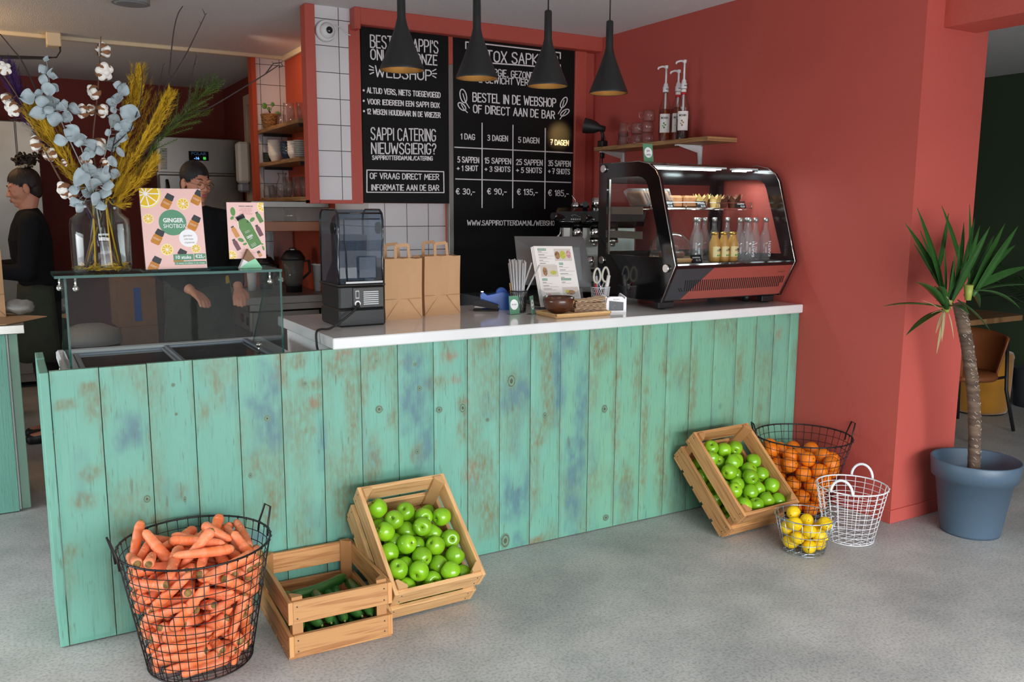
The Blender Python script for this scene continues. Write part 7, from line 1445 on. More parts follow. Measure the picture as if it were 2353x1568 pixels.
ORANGES = [(0.094, -0.005, 0.047, 0.039), (-0.086, 0.036, 0.048, 0.04), (-0.023, -0.091, 0.048, 0.04), (0.056, 0.077, 0.046, 0.038), (-0.084, -0.043, 0.046, 0.038), (0.056, -0.075, 0.048, 0.04), (-0.02, 0.077, 0.046, 0.038), (-0.078, -0.079, 0.115, 0.04), (0.097, 0.048, 0.106, 0.04), (-0.11, -0.007, 0.11, 0.039), (0.017, 0.01, 0.046, 0.038), (0.017, 0.108, 0.104, 0.038), (-0.034, -0.015, 0.097, 0.038), (0.11, -0.028, 0.12, 0.039), (-0.066, 0.087, 0.105, 0.039), (-0.006, -0.113, 0.122, 0.039), (0.021, 0.033, 0.126, 0.04), (-0.052, 0.029, 0.16, 0.04), (0.033, -0.045, 0.119, 0.039), (-0.02, 0.124, 0.172, 0.04), (-0.056, -0.117, 0.18, 0.038), (0.126, 0.024, 0.174, 0.038), (0.009, 0.056, 0.202, 0.039), (0.075, -0.099, 0.156, 0.038), (0.071, 0.101, 0.156, 0.038), (-0.116, -0.056, 0.18, 0.039), (0.056, -0.009, 0.184, 0.039), (-0.092, 0.092, 0.189, 0.04), (-0.028, -0.046, 0.168, 0.039), (0.111, 0.084, 0.22, 0.039), (-0.127, 0.021, 0.181, 0.039), (0.017, -0.132, 0.193, 0.038), (0.083, 0.134, 0.285, 0.038), (-0.102, -0.104, 0.24, 0.038), (0.121, -0.051, 0.194, 0.04), (-0.072, 0.032, 0.235, 0.038), (-0.055, -0.043, 0.241, 0.039), (0.042, 0.134, 0.218, 0.038), (-0.146, 0.023, 0.257, 0.04), (0.085, -0.114, 0.229, 0.038), (-0.053, 0.135, 0.242, 0.038), (-0.035, -0.142, 0.251, 0.04), (0.146, 0.003, 0.246, 0.039), (0.039, -0.149, 0.28, 0.039), (0.052, 0.065, 0.268, 0.04), (0.02, -0.063, 0.227, 0.039), (-0.116, 0.096, 0.264, 0.039), (0.071, -0.01, 0.26, 0.039), (-0.145, -0.053, 0.279, 0.039), (-0.004, 0.01, 0.263, 0.039), (-0.061, -0.088, 0.303, 0.038), (0.143, 0.068, 0.288, 0.038), (-0.153, 0.063, 0.326, 0.04), (0.062, -0.077, 0.298, 0.039), (-0.078, 0.143, 0.316, 0.04), (-0.087, -0.005, 0.301, 0.039), (0.135, -0.071, 0.27, 0.039), (0.009, 0.155, 0.284, 0.039)]
LEMONS = [(0.056, 0.021, 0.041, 0.033), (-0.052, 0.028, 0.042, 0.034), (-0.026, -0.053, 0.041, 0.033), (0.005, 0.06, 0.04, 0.032), (-0.068, -0.022, 0.081, 0.032), (0.04, -0.044, 0.042, 0.034), (-0.018, 0.074, 0.096, 0.031), (0.001, 0.001, 0.073, 0.033), (0.071, -0.016, 0.094, 0.033), (-0.069, 0.036, 0.108, 0.032), (0.01, -0.073, 0.092, 0.032), (0.043, 0.06, 0.091, 0.032), (-0.047, -0.067, 0.121, 0.032), (0.027, 0.014, 0.132, 0.032), (0.02, 0.085, 0.146, 0.033), (0.055, -0.064, 0.136, 0.033), (-0.084, -0.017, 0.145, 0.034)]
APPLES2 = [(0.064, 0.373, 0.173), (0.175, 0.348, 0.155), (0.241, 0.317, 0.145), (0.31, 0.295, 0.158), (0.112, 0.313, 0.171), (0.162, 0.284, 0.122), (0.207, 0.259, 0.179), (0.261, 0.246, 0.127), (0.055, 0.316, 0.124), (0.056, 0.266, 0.18), (0.099, 0.246, 0.122), (0.125, 0.202, 0.174), (0.179, 0.211, 0.124), (0.238, 0.181, 0.157), (0.31, 0.198, 0.153), (0.056, 0.194, 0.151), (0.17, 0.146, 0.159), (0.104, 0.138, 0.126), (0.301, 0.125, 0.151), (0.231, 0.111, 0.134), (0.056, 0.107, 0.178), (0.131, 0.086, 0.176), (0.184, 0.055, 0.135), (0.081, 0.055, 0.132), (0.247, 0.055, 0.179), (0.31, 0.055, 0.13), (0.055, 0.055, 0.063), (0.127, 0.055, 0.051), (0.201, 0.055, 0.051), (0.275, 0.055, 0.051), (0.089, 0.119, 0.051), (0.163, 0.119, 0.051), (0.237, 0.119, 0.051), (0.31, 0.119, 0.051), (0.055, 0.177, 0.079), (0.126, 0.183, 0.051), (0.2, 0.183, 0.051), (0.273, 0.183, 0.051), (0.08, 0.241, 0.051), (0.162, 0.246, 0.051), (0.237, 0.247, 0.051), (0.31, 0.247, 0.051), (0.055, 0.31, 0.051), (0.129, 0.312, 0.051), (0.202, 0.312, 0.051), (0.277, 0.312, 0.051), (0.087, 0.376, 0.051), (0.162, 0.378, 0.051), (0.236, 0.378, 0.051), (0.31, 0.378, 0.051)]
NTOP2 = 26
APPLES3 = [(0.102, 0.388, 0.151), (0.172, 0.365, 0.151), (0.247, 0.364, 0.15), (0.056, 0.331, 0.16), (0.12, 0.32, 0.123), (0.147, 0.278, 0.182), (0.207, 0.301, 0.146), (0.246, 0.238, 0.152), (0.309, 0.278, 0.149), (0.056, 0.268, 0.12), (0.175, 0.238, 0.124), (0.31, 0.203, 0.144), (0.088, 0.234, 0.184), (0.055, 0.194, 0.126), (0.124, 0.181, 0.148), (0.198, 0.19, 0.179), (0.243, 0.141, 0.133), (0.31, 0.13, 0.162), (0.056, 0.139, 0.181), (0.173, 0.126, 0.151), (0.236, 0.069, 0.153), (0.309, 0.057, 0.146), (0.156, 0.055, 0.154), (0.056, 0.095, 0.119), (0.056, 0.055, 0.183), (0.055, 0.055, 0.051), (0.129, 0.055, 0.085), (0.197, 0.055, 0.051), (0.276, 0.055, 0.051), (0.1, 0.113, 0.051), (0.168, 0.117, 0.078), (0.237, 0.117, 0.051), (0.31, 0.12, 0.051), (0.055, 0.171, 0.051), (0.127, 0.178, 0.072), (0.197, 0.179, 0.051), (0.271, 0.182, 0.051), (0.088, 0.237, 0.051), (0.161, 0.243, 0.051), (0.235, 0.246, 0.051), (0.31, 0.244, 0.051), (0.055, 0.302, 0.051), (0.128, 0.309, 0.051), (0.202, 0.312, 0.051), (0.276, 0.309, 0.051), (0.085, 0.37, 0.051), (0.162, 0.374, 0.051), (0.236, 0.378, 0.051), (0.31, 0.375, 0.051)]
NTOP3 = 25
# ------------------------------------------------------------------ wire baskets
def wire_basket(name, label, x, y, rb, rt, h, nv, nh, m, wr, rim, handles, zz_base=True):
    t = thing(name, label, 'basket', (x, y, 0)); R = lambda f: rb + (rt - rb) * f
    P = lambda a, f, dr=0: Vector((x + (R(f) + dr) * math.cos(a), y + (R(f) + dr) * math.sin(a), .004 + (h - .004) * f))
    b = MB()
    for k in range(nv):
        a = 2 * PI * k / nv; b.tube([P(a, 0), P(a, .5), P(a, 1)], wr, 5)
        b.tube([P(a, .985, .003), P(a, 1.0, rim + wr), P(a, 1.01, 0), P(a, .985, -.003)], wr * 1.1, 4)
    for k in range(nh):
        f = (k + .4) / (nh + .4); b.tube([P(2 * PI * j / 48, f) for j in range(48)], wr, 5, closed=True)
    b.build('wire_mesh', M[m], t)
    b = MB(); b.tube([P(2 * PI * j / 56, 1) for j in range(56)], rim, 8, closed=True); b.build('rim', M[m], t)
    b = MB(); b.tube([P(2 * PI * j / 48, 0) for j in range(48)], rim * .7, 6, closed=True); n = max(4, int(rb * 2 / .034))
    for k in range(1, n):
        o_ = -rb + 2 * rb * k / n; L = math.sqrt(max(0, rb * rb - o_ * o_))
        b.tube([(x + o_, y - L, .0045), (x + o_, y + L, .0045)], wr, 5); b.tube([(x - L, y + o_, .007), (x + L, y + o_, .007)], wr, 5)
    b.build('base_grid', M[m], t)
    for a, kind in handles:
        b = MB(); d = Vector((math.cos(a), math.sin(a), 0)); s_ = Vector((-d.y, d.x, 0)); c = P(a, 1)
        if kind == 'loop': pts = [c - s_ * .034 - Vector((0, 0, .035)), c - s_ * .032 + d * .004, c - s_ * .020 + d * .022 + Vector((0, 0, .062)), c + s_ * .020 + d * .022 + Vector((0, 0, .062)), c + s_ * .032 + d * .004, c + s_ * .034 - Vector((0, 0, .035))]; rr = rim * 1.05
        else: pts = [c + s_ * (.048 * math.cos(q)) + Vector((0, 0, .062 * math.sin(q))) + d * .004 for q in [PI * j / 12 for j in range(13)]]; rr = .0062
        b.tube(pts, rr, 8); b.build('handle', M[m], t)
    return t
CB = (.380, -.300); OB = (3.275, -.285); LB = (2.895, -.652); WB = (3.195, -.652)
wire_basket('carrot_basket', 'tall black wire basket heaped with carrots', *CB, .168, .240, .413, 42, 12, 'wire', .0014, .0036, [(PI + .08, 'loop'), (.22, 'loop')])
wire_basket('orange_basket', 'black wire basket of oranges in the corner by the red wall', *OB, .130, .233, .395, 36, 10, 'wire', .0014, .0036, [(2.62, 'loop'), (-.45, 'loop')])
wire_basket('white_basket', 'empty white wire basket with two arched handles', *WB, .108, .156, .255, 22, 10, 'wirewhite', .0015, .0034, [(.40, 'arch'), (.40 + PI, 'arch')])
wire_basket('lemon_basket', 'small silver wire basket of lemons', *LB, .088, .130, .166, 20, 4, 'wiresilver', .0014, .0024, [])
def uv_of(p):
    q = RR @ (Vector(p) - CAM); return 1176.5 + FPX * q.x / q.z, 784 + FPX * q.y / q.z, q.z
ORD = ['first', 'second', 'third', 'fourth', 'fifth', 'sixth', 'seventh', 'eighth', 'ninth', 'tenth', 'eleventh', 'twelfth']
def name_rows(pos, rad, what, end, inside):
    """labels by visible row, counted from the top, and order in it; things buried in the heap share one"""
    U = [uv_of(p) for p in pos]; R = [FPX * rad / u[2] for u in U]; lab = [inside] * len(pos)
    vis = [i for i, a in enumerate(U) if not any(c[2] < a[2] - rad * .3 and math.hypot(c[0] - a[0], c[1] - a[1]) < R[i] * .78 for c in U)]
    v0 = min(U[i][1] for i in vis); rows = {}
    for i in vis: rows.setdefault(int((U[i][1] - v0) / (R[i] * 1.25)), []).append(i)
    for n, r in enumerate(sorted(rows)):
        for m, i in enumerate(sorted(rows[r], key=lambda i: U[i][0])): lab[i] = f'{what}, {ORD[n] if n else "top"} row down, {ORD[m]} from {end}' if n else f'{what}, top row, {ORD[m]} from {end}'
    return lab
# carrots
def carrot_mesh(seed):
    random.seed(seed); b = MB(); L, R = .18, .019; pr = []; n = 22; w1, w2 = random.random() * 6, random.random() * 6
    for i in range(n + 1):
        f = i / n; r = R * (min(1, .62 + 6 * f) if f < .07 else 1 - .26 * f - .10 * f ** 3) * (1 if f < .88 else math.sqrt(max(0, 1 - ((f - .88) / .125) ** 2))); r *= 1 + .045 * math.sin(17 * f + w1) * math.sin(31 * f + w2) + .02 * (random.random() - .5)
        pr.append((max(r, .0008), -L / 2 + L * f))
    V = []; F = []; seg = 16
    for i, (r, z) in enumerate(pr):
        f = i / n; ox, oy = .005 * math.sin(2.6 * f + w1) , .004 * math.sin(3.1 * f + w2)
        for k in range(seg): a = 2 * PI * k / seg; V.append((ox + r * math.cos(a), oy + r * math.sin(a), z))
    for i in range(n):
        for k in range(seg): l = (k + 1) % seg; F.append((i * seg + k, i * seg + l, (i + 1) * seg + l, (i + 1) * seg + k))
    vs, fs = b._new(V, F, True); b.bm.faces.new(vs[-seg:]); b.bm.faces.new(vs[:seg])
    o = b.build('carrot', M['carrot'])
    ox, oy = .005 * math.sin(w1), .004 * math.sin(w2)
    b = MB(); b.lathe([(R * .66, -L / 2 + .002), (R * .60, -L / 2 - .0018), (R * .36, -L / 2 - .003), (R * .24, -L / 2 - .006), (0, -L / 2 - .0062)], 12, Matrix.Translation((ox, oy, 0))); b.build('crown', M['crown'], o)
    b = MB()
    for k in range(9):
        i = 2 + int(random.random() * 16); r, z = pr[i]; f = i / n; a0 = random.random() * 6; b.tube([(.005 * math.sin(2.6 * f + w1) + r * .985 * math.cos(a0 + .16 * j), .004 * math.sin(3.1 * f + w2) + r * .985 * math.sin(a0 + .16 * j), z) for j in range(5)], [.0002, .0009, .001, .0009, .0002], 4)
    b.build('skin_rings', M['carrotline'], o)
    return o
cm_ = [carrot_mesh(k) for k in range(4)]
tips = [max((Vector(c[:3]) + Vector(c[3:6]) * c[6] / 2).z, (Vector(c[:3]) - Vector(c[3:6]) * c[6] / 2).z) for c in CARROTS]
top = sorted(sorted(range(len(CARROTS)), key=lambda i: -tips[i])[:16], key=lambda i: uv_of(Vector(CARROTS[i][:3]) + Vector((CB[0], CB[1], 0)))[0])
for i, c in enumerate(CARROTS):
    p = Vector(c[:3]); d = Vector(c[3:6]); src = cm_[i % 4]; o = src if i < 4 else copy_tree(src)
    o.location = Vector((CB[0], CB[1], 0)) + p; o.rotation_mode = 'QUATERNION'; o.rotation_quaternion = d.to_track_quat('Z', 'Y') @ Matrix.Rotation(i * 1.7, 3, 'Z').to_quaternion(); o.scale = (c[7] / .0195, c[7] / .0195, c[6] / .184)
    lie = 'steeply upright' if abs(d.z) > .55 else 'slanting' if abs(d.z) > .25 else 'lying flat'
    if i in top: n = top.index(i); lb = f'{lie} carrot on top of the heap, {"number " + str(n + 1) if n > 11 else ORD[n]} counting away from the plank end'
    else: lb = 'orange carrot in the heap filling the tall black wire basket'
    tag(o, lb, 'carrot', 'carrots in the wire basket')
# oranges
b = MB(); b.lathe([(.0005, -.0388), (.012, -.0375), (.0236, -.0310), (.0335, -.0196), (.0386, -.004), (.0386, .006), (.0330, .0205), (.0225, .0318), (.010, .0376), (.004, .0372), (.0005, .0362)], 24); o0 = b.build('orange', M['orange'])
b = MB(); b.lathe([(.0042, .0372), (.003, .0386), (0, .0388)], 6); b.build('stem_button', M['calyx'], o0)
random.seed(3)
oo = sorted(range(len(ORANGES)), key=lambda i: -ORANGES[i][2]); OL = name_rows([Vector((OB[0], OB[1], 0)) + Vector(c[:3]) for c in ORANGES], .039, 'orange in the corner basket', 'the apple crate', 'orange buried inside the heap in the corner basket')
for n, i in enumerate(oo):
    c = ORANGES[i]; o = o0 if n == 0 else copy_tree(o0); o.location = Vector((OB[0], OB[1], 0)) + Vector(c[:3]); o.rotation_euler = (random.random() * 6, random.random() * 6, random.random() * 6); o.scale = (c[3] / .039,) * 3
    tag(o, OL[i], 'orange', 'oranges in the wire basket')
# lemons
b = MB(); b.lathe([(.0005, -.044), (.005, -.0425), (.009, -.037), (.020, -.030), (.029, -.016), (.032, .0), (.029, .016), (.020, .029), (.011, .0355), (.006, .0385), (.0005, .039)], 24); l0 = b.build('lemon', M['lemon'])
b = MB(); b.lathe([(.003, .0382), (.0025, .041), (0, .0412)], 6); b.build('stem_button', M['calyx'], l0)
LQ = sorted(range(len(LEMONS)), key=lambda i: -LEMONS[i][2]); LL_ = name_rows([Vector((LB[0], LB[1], 0)) + Vector(c[:3]) for c in LEMONS], .0345, 'lemon in the silver basket', 'the apple crate', 'lemon buried inside the silver basket')
for n, i in enumerate(LQ):
    c = LEMONS[i]; o = l0 if n == 0 else copy_tree(l0); o.location = Vector((LB[0], LB[1], 0)) + Vector(c[:3]); o.rotation_euler = (1.1 + random.random() * .9, random.random() * 6, random.random() * 6); k = c[3] / .0345; o.scale = (k, k, k * .95)
    tag(o, LL_[i], 'lemon', 'lemons in the wire basket')
# ------------------------------------------------------------------ crates
CW, CD, CH = .365, .46, .215
def crate(label, Mx, m, top_slats=True):
    t = thing('wooden_crate', label, 'crate', Mx.translation, Mx.to_3x3(), 'slatted wooden crates'); W = WM[t.name]; th = .016
    def part(name, fn):
        b = MB(); b.M = W; fn(b); b.M = None; return b.build(name, M[m], t)
    rows = ((.012, .086), (.128, .206))
    for z0, z1 in rows:
        for x0 in (0, CW - th): part('side_slat', lambda b: bx(b, x0, x0 + th, 0, CD, z0, z1, .0015))
        for y0 in (.0005, CD - th - .0005): part('end_slat', lambda b: bx(b, th, CW - th, y0, y0 + th, z0, z1, .0015))
    for x0 in (th, CW - th - .036):
        for y0 in (th, CD - th - .036):
            def post(b):
                sx = 1 if x0 < .1 else -1; sy = 1 if y0 < .1 else -1; cx = x0 if sx > 0 else x0 + .036; cy = y0 if sy > 0 else y0 + .036
                b.prism([(cx, cy, .012), (cx + sx * .036, cy, .012), (cx + sx * .036, cy + sy * .010, .012), (cx + sx * .010, cy + sy * .036, .012), (cx, cy + sy * .036, .012)], (0, 0, CH - .010))
            part('corner_post', post)
    for k in range(5): part('bottom_slat', lambda b: bx(b, 0, CW, .012 + .091 * k, .012 + .091 * k + .075, 0, .0115, .001))
    b = MB(); b.M = W
    for z0, z1 in rows:
        for zz in (z0 + .018, z1 - .018):
            for x in (.030, CW - .030): b.frust((x, .0012, zz), (x, -.0008, zz), .0032, .0026, 8)
            for y in (.022, CD - .022): b.frust((.0012, y, zz), (-.0008, y, zz), .0032, .0026, 8)
    b.M = None; b.build('nail_heads', M['darkgrey'], t)
    return t, W
def cmat(x, y, yaw, tilt): return Matrix.Translation((x, y, .0005)) @ Matrix.Rotation(yaw, 4, 'Z') @ Matrix.Rotation(tilt, 4, 'X')
c1, W1 = crate('upright slatted crate of cucumbers beside the carrot basket', cmat(.632, -.478, -.03, 0), 'crate_dark')
c2, W2 = crate('tilted slatted crate of green apples next to the cucumber crate', cmat(1.002, -.368, .011, .692), 'crate')
c3, W3 = crate('tilted slatted crate of green apples beside the orange basket', cmat(2.668, -.368, .029, .736), 'crate_dark')
# apples
b = MB(); ap = [(.0006, -.0285), (.004, -.0292), (.008, -.0318), (.013, -.0335), (.020, -.0318), (.028, -.0250), (.0345, -.0125), (.0368, .001), (.0362, .012), (.0322, .0225), (.025, .0300), (.017, .0328), (.0095, .0310), (.005, .0268), (.0022, .0228), (.0006, .0222)]
b.lathe(ap, 28)
for v_ in b.bm.verts:
    a = math.atan2(v_.co.y, v_.co.x); f = 1 + .018 * math.cos(5 * a) * max(0, -v_.co.z / .033) + .012 * math.cos(2 * a + .6); v_.co.x *= f; v_.co.y *= f
a0 = b.build('green_apple', M['apple'])
b = MB(); b.tube([(0, 0, .022), (.001, 0, .030), (.004, .001, .0365)], [.0012, .0013, .0019], 6); b.build('stem', M['stem'], a0)
b = MB(); b.lathe([(.0048, -.0300), (.003, -.0312), (0, -.0308)], 6); b.build('calyx', M['calyx'], a0)
random.seed(21); first = True
for A, NT, W, where in ((APPLES2, NTOP2, W2, 'crate next to the cucumbers'), (APPLES3, NTOP3, W3, 'crate beside the oranges')):
    rows_ = {}
    for i in range(NT): rows_.setdefault(int((A[i][1] - .02) / .075), []).append(i)
    names = {}
    RN = {0: 'lowest row', 1: 'second row up', 2: 'third row up', 3: 'fourth row up', 4: 'highest row', 5: 'highest row'}
    for r, ids in rows_.items():
        for n, i in enumerate(sorted(ids, key=lambda i: A[i][0])): names[i] = f'green apple, {RN[r]}, {ORD[n]} from the carrot end, {where}'
    for i, p in enumerate(A):
        o = a0 if first else copy_tree(a0); first = False
        o.location = W @ Vector(p); o.rotation_euler = (random.uniform(.2, 2.6), random.uniform(-.8, .8), random.uniform(0, 6.2)); k = random.uniform(.97, 1.0); o.scale = (k, k, k)
        tag(o, names.get(i, f'green apple in the bottom layer, {where}'), 'apple', 'green apples in the ' + where)
# cucumbers
def cuke():
    b = MB(); L, R = .30, .0215; n = 24; V = []; F = []; seg = 18
    for i in range(n + 1):
        f = i / n; e = min(f, 1 - f) / .16; r = R * (math.sqrt(max(0, 1 - (1 - min(1, e)) ** 2)) * .92 + .08) * (.86 + .14 * f); y = -L / 2 + L * f; ox = .014 * (4 * f * (1 - f)); 
        for k in range(seg): a = 2 * PI * k / seg; rr = r * (1 + .02 * math.cos(9 * a)); V.append((ox + rr * math.cos(a), rr * math.sin(a), y))
    for i in range(n):
        for k in range(seg): l = (k + 1) % seg; F.append((i * seg + k, i * seg + l, (i + 1) * seg + l, (i + 1) * seg + k))
    vs, fs = b._new(V, F, True); b.bm.faces.new(vs[-seg:]); b.bm.faces.new(vs[:seg]); o = b.build('cucumber', M['cuke'])
    b = MB(); b.frust((0, 0, -L / 2 - .004), (0, 0, -L / 2 + .003), .0035, .005, 8); b.build('tip', M['cukeend'], o); return o
k0 = cuke(); CUK = [(.043, .20, .038, .05, .0), (.090, .185, .038, .02, .0), (.138, .195, .038, -.03, .0), (.185, .185, .038, .04, .0), (.232, .19, .038, -.02, 0), (.280, .195, .038, .03, 0), (.324, .185, .038, 0, 0), (.066, .215, .076, .10, .04), (.115, .205, .078, -.06, .03), (.165, .21, .077, .05, .03), (.212, .20, .077, .06, .02), (.262, .21, .077, -.05, .03), (.308, .20, .078, .04, .04), (.19, .315, .105, 1.35, .02)]
for n, (x, y, z, yaw, pt) in enumerate(CUK):
    o = k0 if n == 0 else copy_tree(k0); p = W1 @ Vector((x, y, z)); o.location = p
    o.rotation_mode = 'QUATERNION'; d = Vector((math.sin(yaw), math.cos(yaw), pt)).normalized(); o.rotation_quaternion = d.to_track_quat('Z', 'X') @ Matrix.Rotation(n * 2.1, 3, 'Z').to_quaternion(); o.scale = (.95, .95, .98 if n < 13 else .8)
    lb = 'dark green cucumber lying across the back of the crate on the others' if n == 13 else f'dark green cucumber in the {"lower" if n < 7 else "upper"} layer of the crate, {ORD[n if n < 7 else n - 7]} from the carrot basket'
    tag(o, lb, 'cucumber', 'cucumbers in the crate')
# ------------------------------------------------------------------ potted yucca
PX, PY = 3.777, -.873
pot = thing('yucca_plant', 'yucca with a leaning ringed trunk in a slate blue pot', 'potted plant', (PX, PY, 0)); T = Matrix.Translation((PX, PY, 0))
b = MB(); b.lathe([(.128, 0), (.131, .012), (.168, .268), (.186, .270), (.194, .352), (.190, .356), (.184, .350), (.176, .275), (.160, .262), (.15, .25), (.10, .02), (0, .015)], 56, T); b.build('pot', M['potblue'], pot)
b = MB(); b.lathe([(.157, .245), (.156, .262), (.08, .266), (0, .264)], 32, T)
for v_ in b.bm.verts: v_.co.z += .006 * (vnoise(v_.co.x * 40, v_.co.y * 40) - .5)
b.build('soil', M['soil'], pot)
def yp(u, v, dy=0.0): return at(u, v, Y=PY + dy)
tk = [yp(2238, 1085), yp(2240, 1000), yp(2238, 930), yp(2232, 860), yp(2222, 790), yp(2210, 730), yp(2204, 700)]; tk[0].z = .262
dense = []
for i in range(len(tk) - 1):
    for k in range(14): dense.append(tk[i].lerp(tk[i + 1], k / 14))
dense.append(tk[-1]); n = len(dense)
b = MB(); b.tube(dense, [(.0275 - .001 * (i / n)) * (1 + .035 * math.sin(i * 2.2)) for i in range(n)], 18); b.build('trunk', M['trunk'], pot)
random.seed(5); b = MB()
for i in range(3, n - 3, 2):
    for q in range(3):
        a0 = -PI / 2 + random.uniform(-1.5, 1.5); p = dense[i]; r = .0276 * (1 + .035 * math.sin(i * 2.2))
        b.tube([p + Vector((r * math.cos(a0 + .18 * j), r * math.sin(a0 + .18 * j), .006 * math.sin(j * 1.1 + q) - .003)) for j in range(random.choice((3, 4, 5)))], .0011, 4)
b.build('leaf_scars', M['barkscar'], pot)
def blade(name, m, base, tip, wd, sag, parent, up=(0, 0, 1), n=12, fold=.35):
    base, tip = Vector(base), Vector(tip); d = tip - base; side = d.cross(Vector(up)); side = side.normalized() if side.length > 1e-4 else Vector((1, 0, 0)); nn = side.cross(d).normalized(); rows = []
    for i in range(n + 1):
        f = i / n; c = base + d * f + Vector((0, 0, -sag * (f ** 2.2) + sag * f * .9)); w_ = wd * (.45 + 1.6 * f if f < .34 else 1.0) * (1 if f < .4 else max(.02, 1 - ((f - .4) / .6) ** 1.9)); w_ = min(w_, wd)
        rows.append([c - side * w_ + nn * w_ * fold, c - side * w_ * .5 + nn * w_ * fold * .35, c, c + side * w_ * .5 + nn * w_ * fold * .35, c + side * w_ + nn * w_ * fold])
    b = MB(); b.grid(rows); o = b.build(name, M[m], parent, recalc=False); sm = o.modifiers.new('s', 'SOLIDIFY'); sm.thickness = .0012; return o
LV = [ # tip u, v, dy, base u, v, half width, sag
 (2080, 512, .02, 2180, 690, .018, .02), (2108, 478, -.02, 2172, 690, .020, .0), (2164, 472, .03, 2215, 640, .016, .01), (2228, 470, .02, 2226, 640, .011, .0), (2180, 490, .12, 2150, 640, .012, .0), (2215, 512, .06, 2200, 640, .013, .0), (2252, 518, .04, 2205, 660, .014, .0), (2275, 520, -.06, 2180, 690, .018, .02), (2310, 512, .02, 2225, 680, .015, .02), (2340, 518, -.02, 2235, 680, .016, .03), (2300, 590, .05, 2215, 680, .012, .02), (2365, 610, .02, 2225, 670, .013, .05), (2400, 655, -.02, 2228, 672, .014, .06), (2345, 705, -.10, 2232, 668, .016, .09), (2275, 757, -.14, 2200, 690, .017, .03), (2228, 720, -.16, 2180, 705, .014, .05), (2030, 701, -.04, 2180, 710, .014, .05), (2082, 768, -.06, 2172, 712, .013, .05), (2104, 645, -.10, 2170, 705, .018, .06), (2148, 655, -.12, 2175, 712, .015, .12), (2170, 570, -.06, 2172, 700, .010, .0), (2195, 580, -.10, 2175, 702, .012, .0), (2115, 530, .12, 2170, 690, .012, .0), (2252, 705, .08, 2235, 670, .011, .05), (2100, 560, .10, 2178, 690, .010, .0), (2285, 540, .10, 2220, 660, .014, .02), (2240, 500, .14, 2205, 650, .014, .0), (2335, 560, .14, 2220, 675, .013, .05), (2190, 600, .08, 2180, 690, .016, .0), (2150, 690, .10, 2190, 700, .014, .04), (2240, 590, -.10, 2185, 695, .016, .02), (2205, 560, -.04, 2190, 690, .015, .0)]
for (u, v, dy, bu, bv, wd, sg_) in LV: 
    y_ = dy if PY + dy < -.66 else -.66 - PY - .0
    if PY + dy > -.655 and u < 2260: y_ = .19
    blade('leaf', 'leaf', yp(bu, bv, y_ * .25), yp(u, v, y_), wd * 1.35, sg_, pot, up=(.15, -1, .35) if v < 640 else (0, 0, 1))
for (u, v, bu, bv, wd) in ((2152, 812, 2172, 716, .006), (2150, 765, 2168, 716, .005), (2192, 778, 2180, 720, .005), (2164, 785, 2170, 716, .005), (2120, 690, 2165, 715, .003), (2140, 720, 2172, 715, .003), (2175, 680, 2186, 712, .005)): blade('dry_leaf', 'dryleaf', yp(bu, bv, -.04), yp(u, v, -.07), wd, .02, pot)
for (u, v, bu, bv) in ((2178, 690, 2172, 718), (2226, 655, 2224, 690)):
    b = MB(); b.tube([yp(bu, bv, -.02), yp(u, v, -.02)], [.013, .020], 10); b.build('leaf_base', M['leafpale'], pot)
# ------------------------------------------------------------------ room behind the pillar
tt = thing('oak_table', 'oak table top on a dark leg in the green room', 'table', (5.9, .4, 0))
b = MB(); b.prism([(5.05, .25, .742), (6.08, .262, .742), (6.13, .32, .742), (6.13, .95, .742), (5.05, .95, .742)], (0, 0, .036)); 
for f in b.bm.faces:
    for l in f.loops: l[b.uv].uv = (l.vert.co.x, l.vert.co.y)
b.build('top', M['tabletop'], tt)
b = MB(); b.frust((5.20, .85, .012), (5.20, .85, .742), .03, .03, 16); b.build('column', M['black'], tt); b = MB(); b.frust((5.20, .85, 0), (5.20, .85, .012), .14, .13, 32); b.build('foot', M['black'], tt)
def pouf(label, x, y, r, h):
    t = thing('velvet_pouf', label, 'pouf', (x, y, 0), 0, 'ochre poufs'); T = Matrix.Translation((x, y, 0)); b = MB(); b.lathe([(r * .92, .012), (r * .97, .04), (r, h * .5), (r, h - .05)], 36, T); b.build('side', M['ochre'], t)
    b = MB(); b.lathe([(r, h - .05), (r * 1.01, h - .035), (r * .97, h - .012), (r * .6, h + .008), (0, h + .012)], 36, T); b.build('cushion_top', M['ochre'], t); b = MB(); b.tube([T @ Vector((r * 1.004 * math.cos(a * PI / 20), r * 1.004 * math.sin(a * PI / 20), h - .046)) for a in range(40)], .004, 6, closed=True); b.build('piping', M['ochre'], t); b = MB(); b.lathe([(r * .88, 0), (r * .88, .012)], 24, T); b.build('base', M['black'], t)
pouf('ochre velvet pouf behind the brown leather chair', 6.22, .62, .215, .47); pouf('ochre velvet pouf mostly hidden by the pillar edge', 5.68, .78, .22, .44)
ch = thing('leather_chair', 'brown leather bucket chair with black metal legs', 'chair', (5.50, .30, 0)); ox, oy = 5.50, .30
b = MB(); rows = []
for i in range(9):
    f = i / 8; z = .40 + .30 * f; rr = .20 + .055 * f; rows.append([(ox + rr * 1.05 * math.cos(a), oy + rr * math.sin(a), z - .06 * f * (1 + math.cos(a + 2.2)) * .5) for a in [-.9 + 4.6 * j / 24 for j in range(25)]])
b.grid(rows); o = b.build('shell', M['cognac'], ch); sm = o.modifiers.new('s', 'SOLIDIFY'); sm.thickness = .012
b = MB(); b.lathe([(.20, .38), (.21, .40), (.20, .42), (0, .43)], 28, Matrix.Translation((ox, oy, 0))); b.build('seat', M['cognac'], ch)
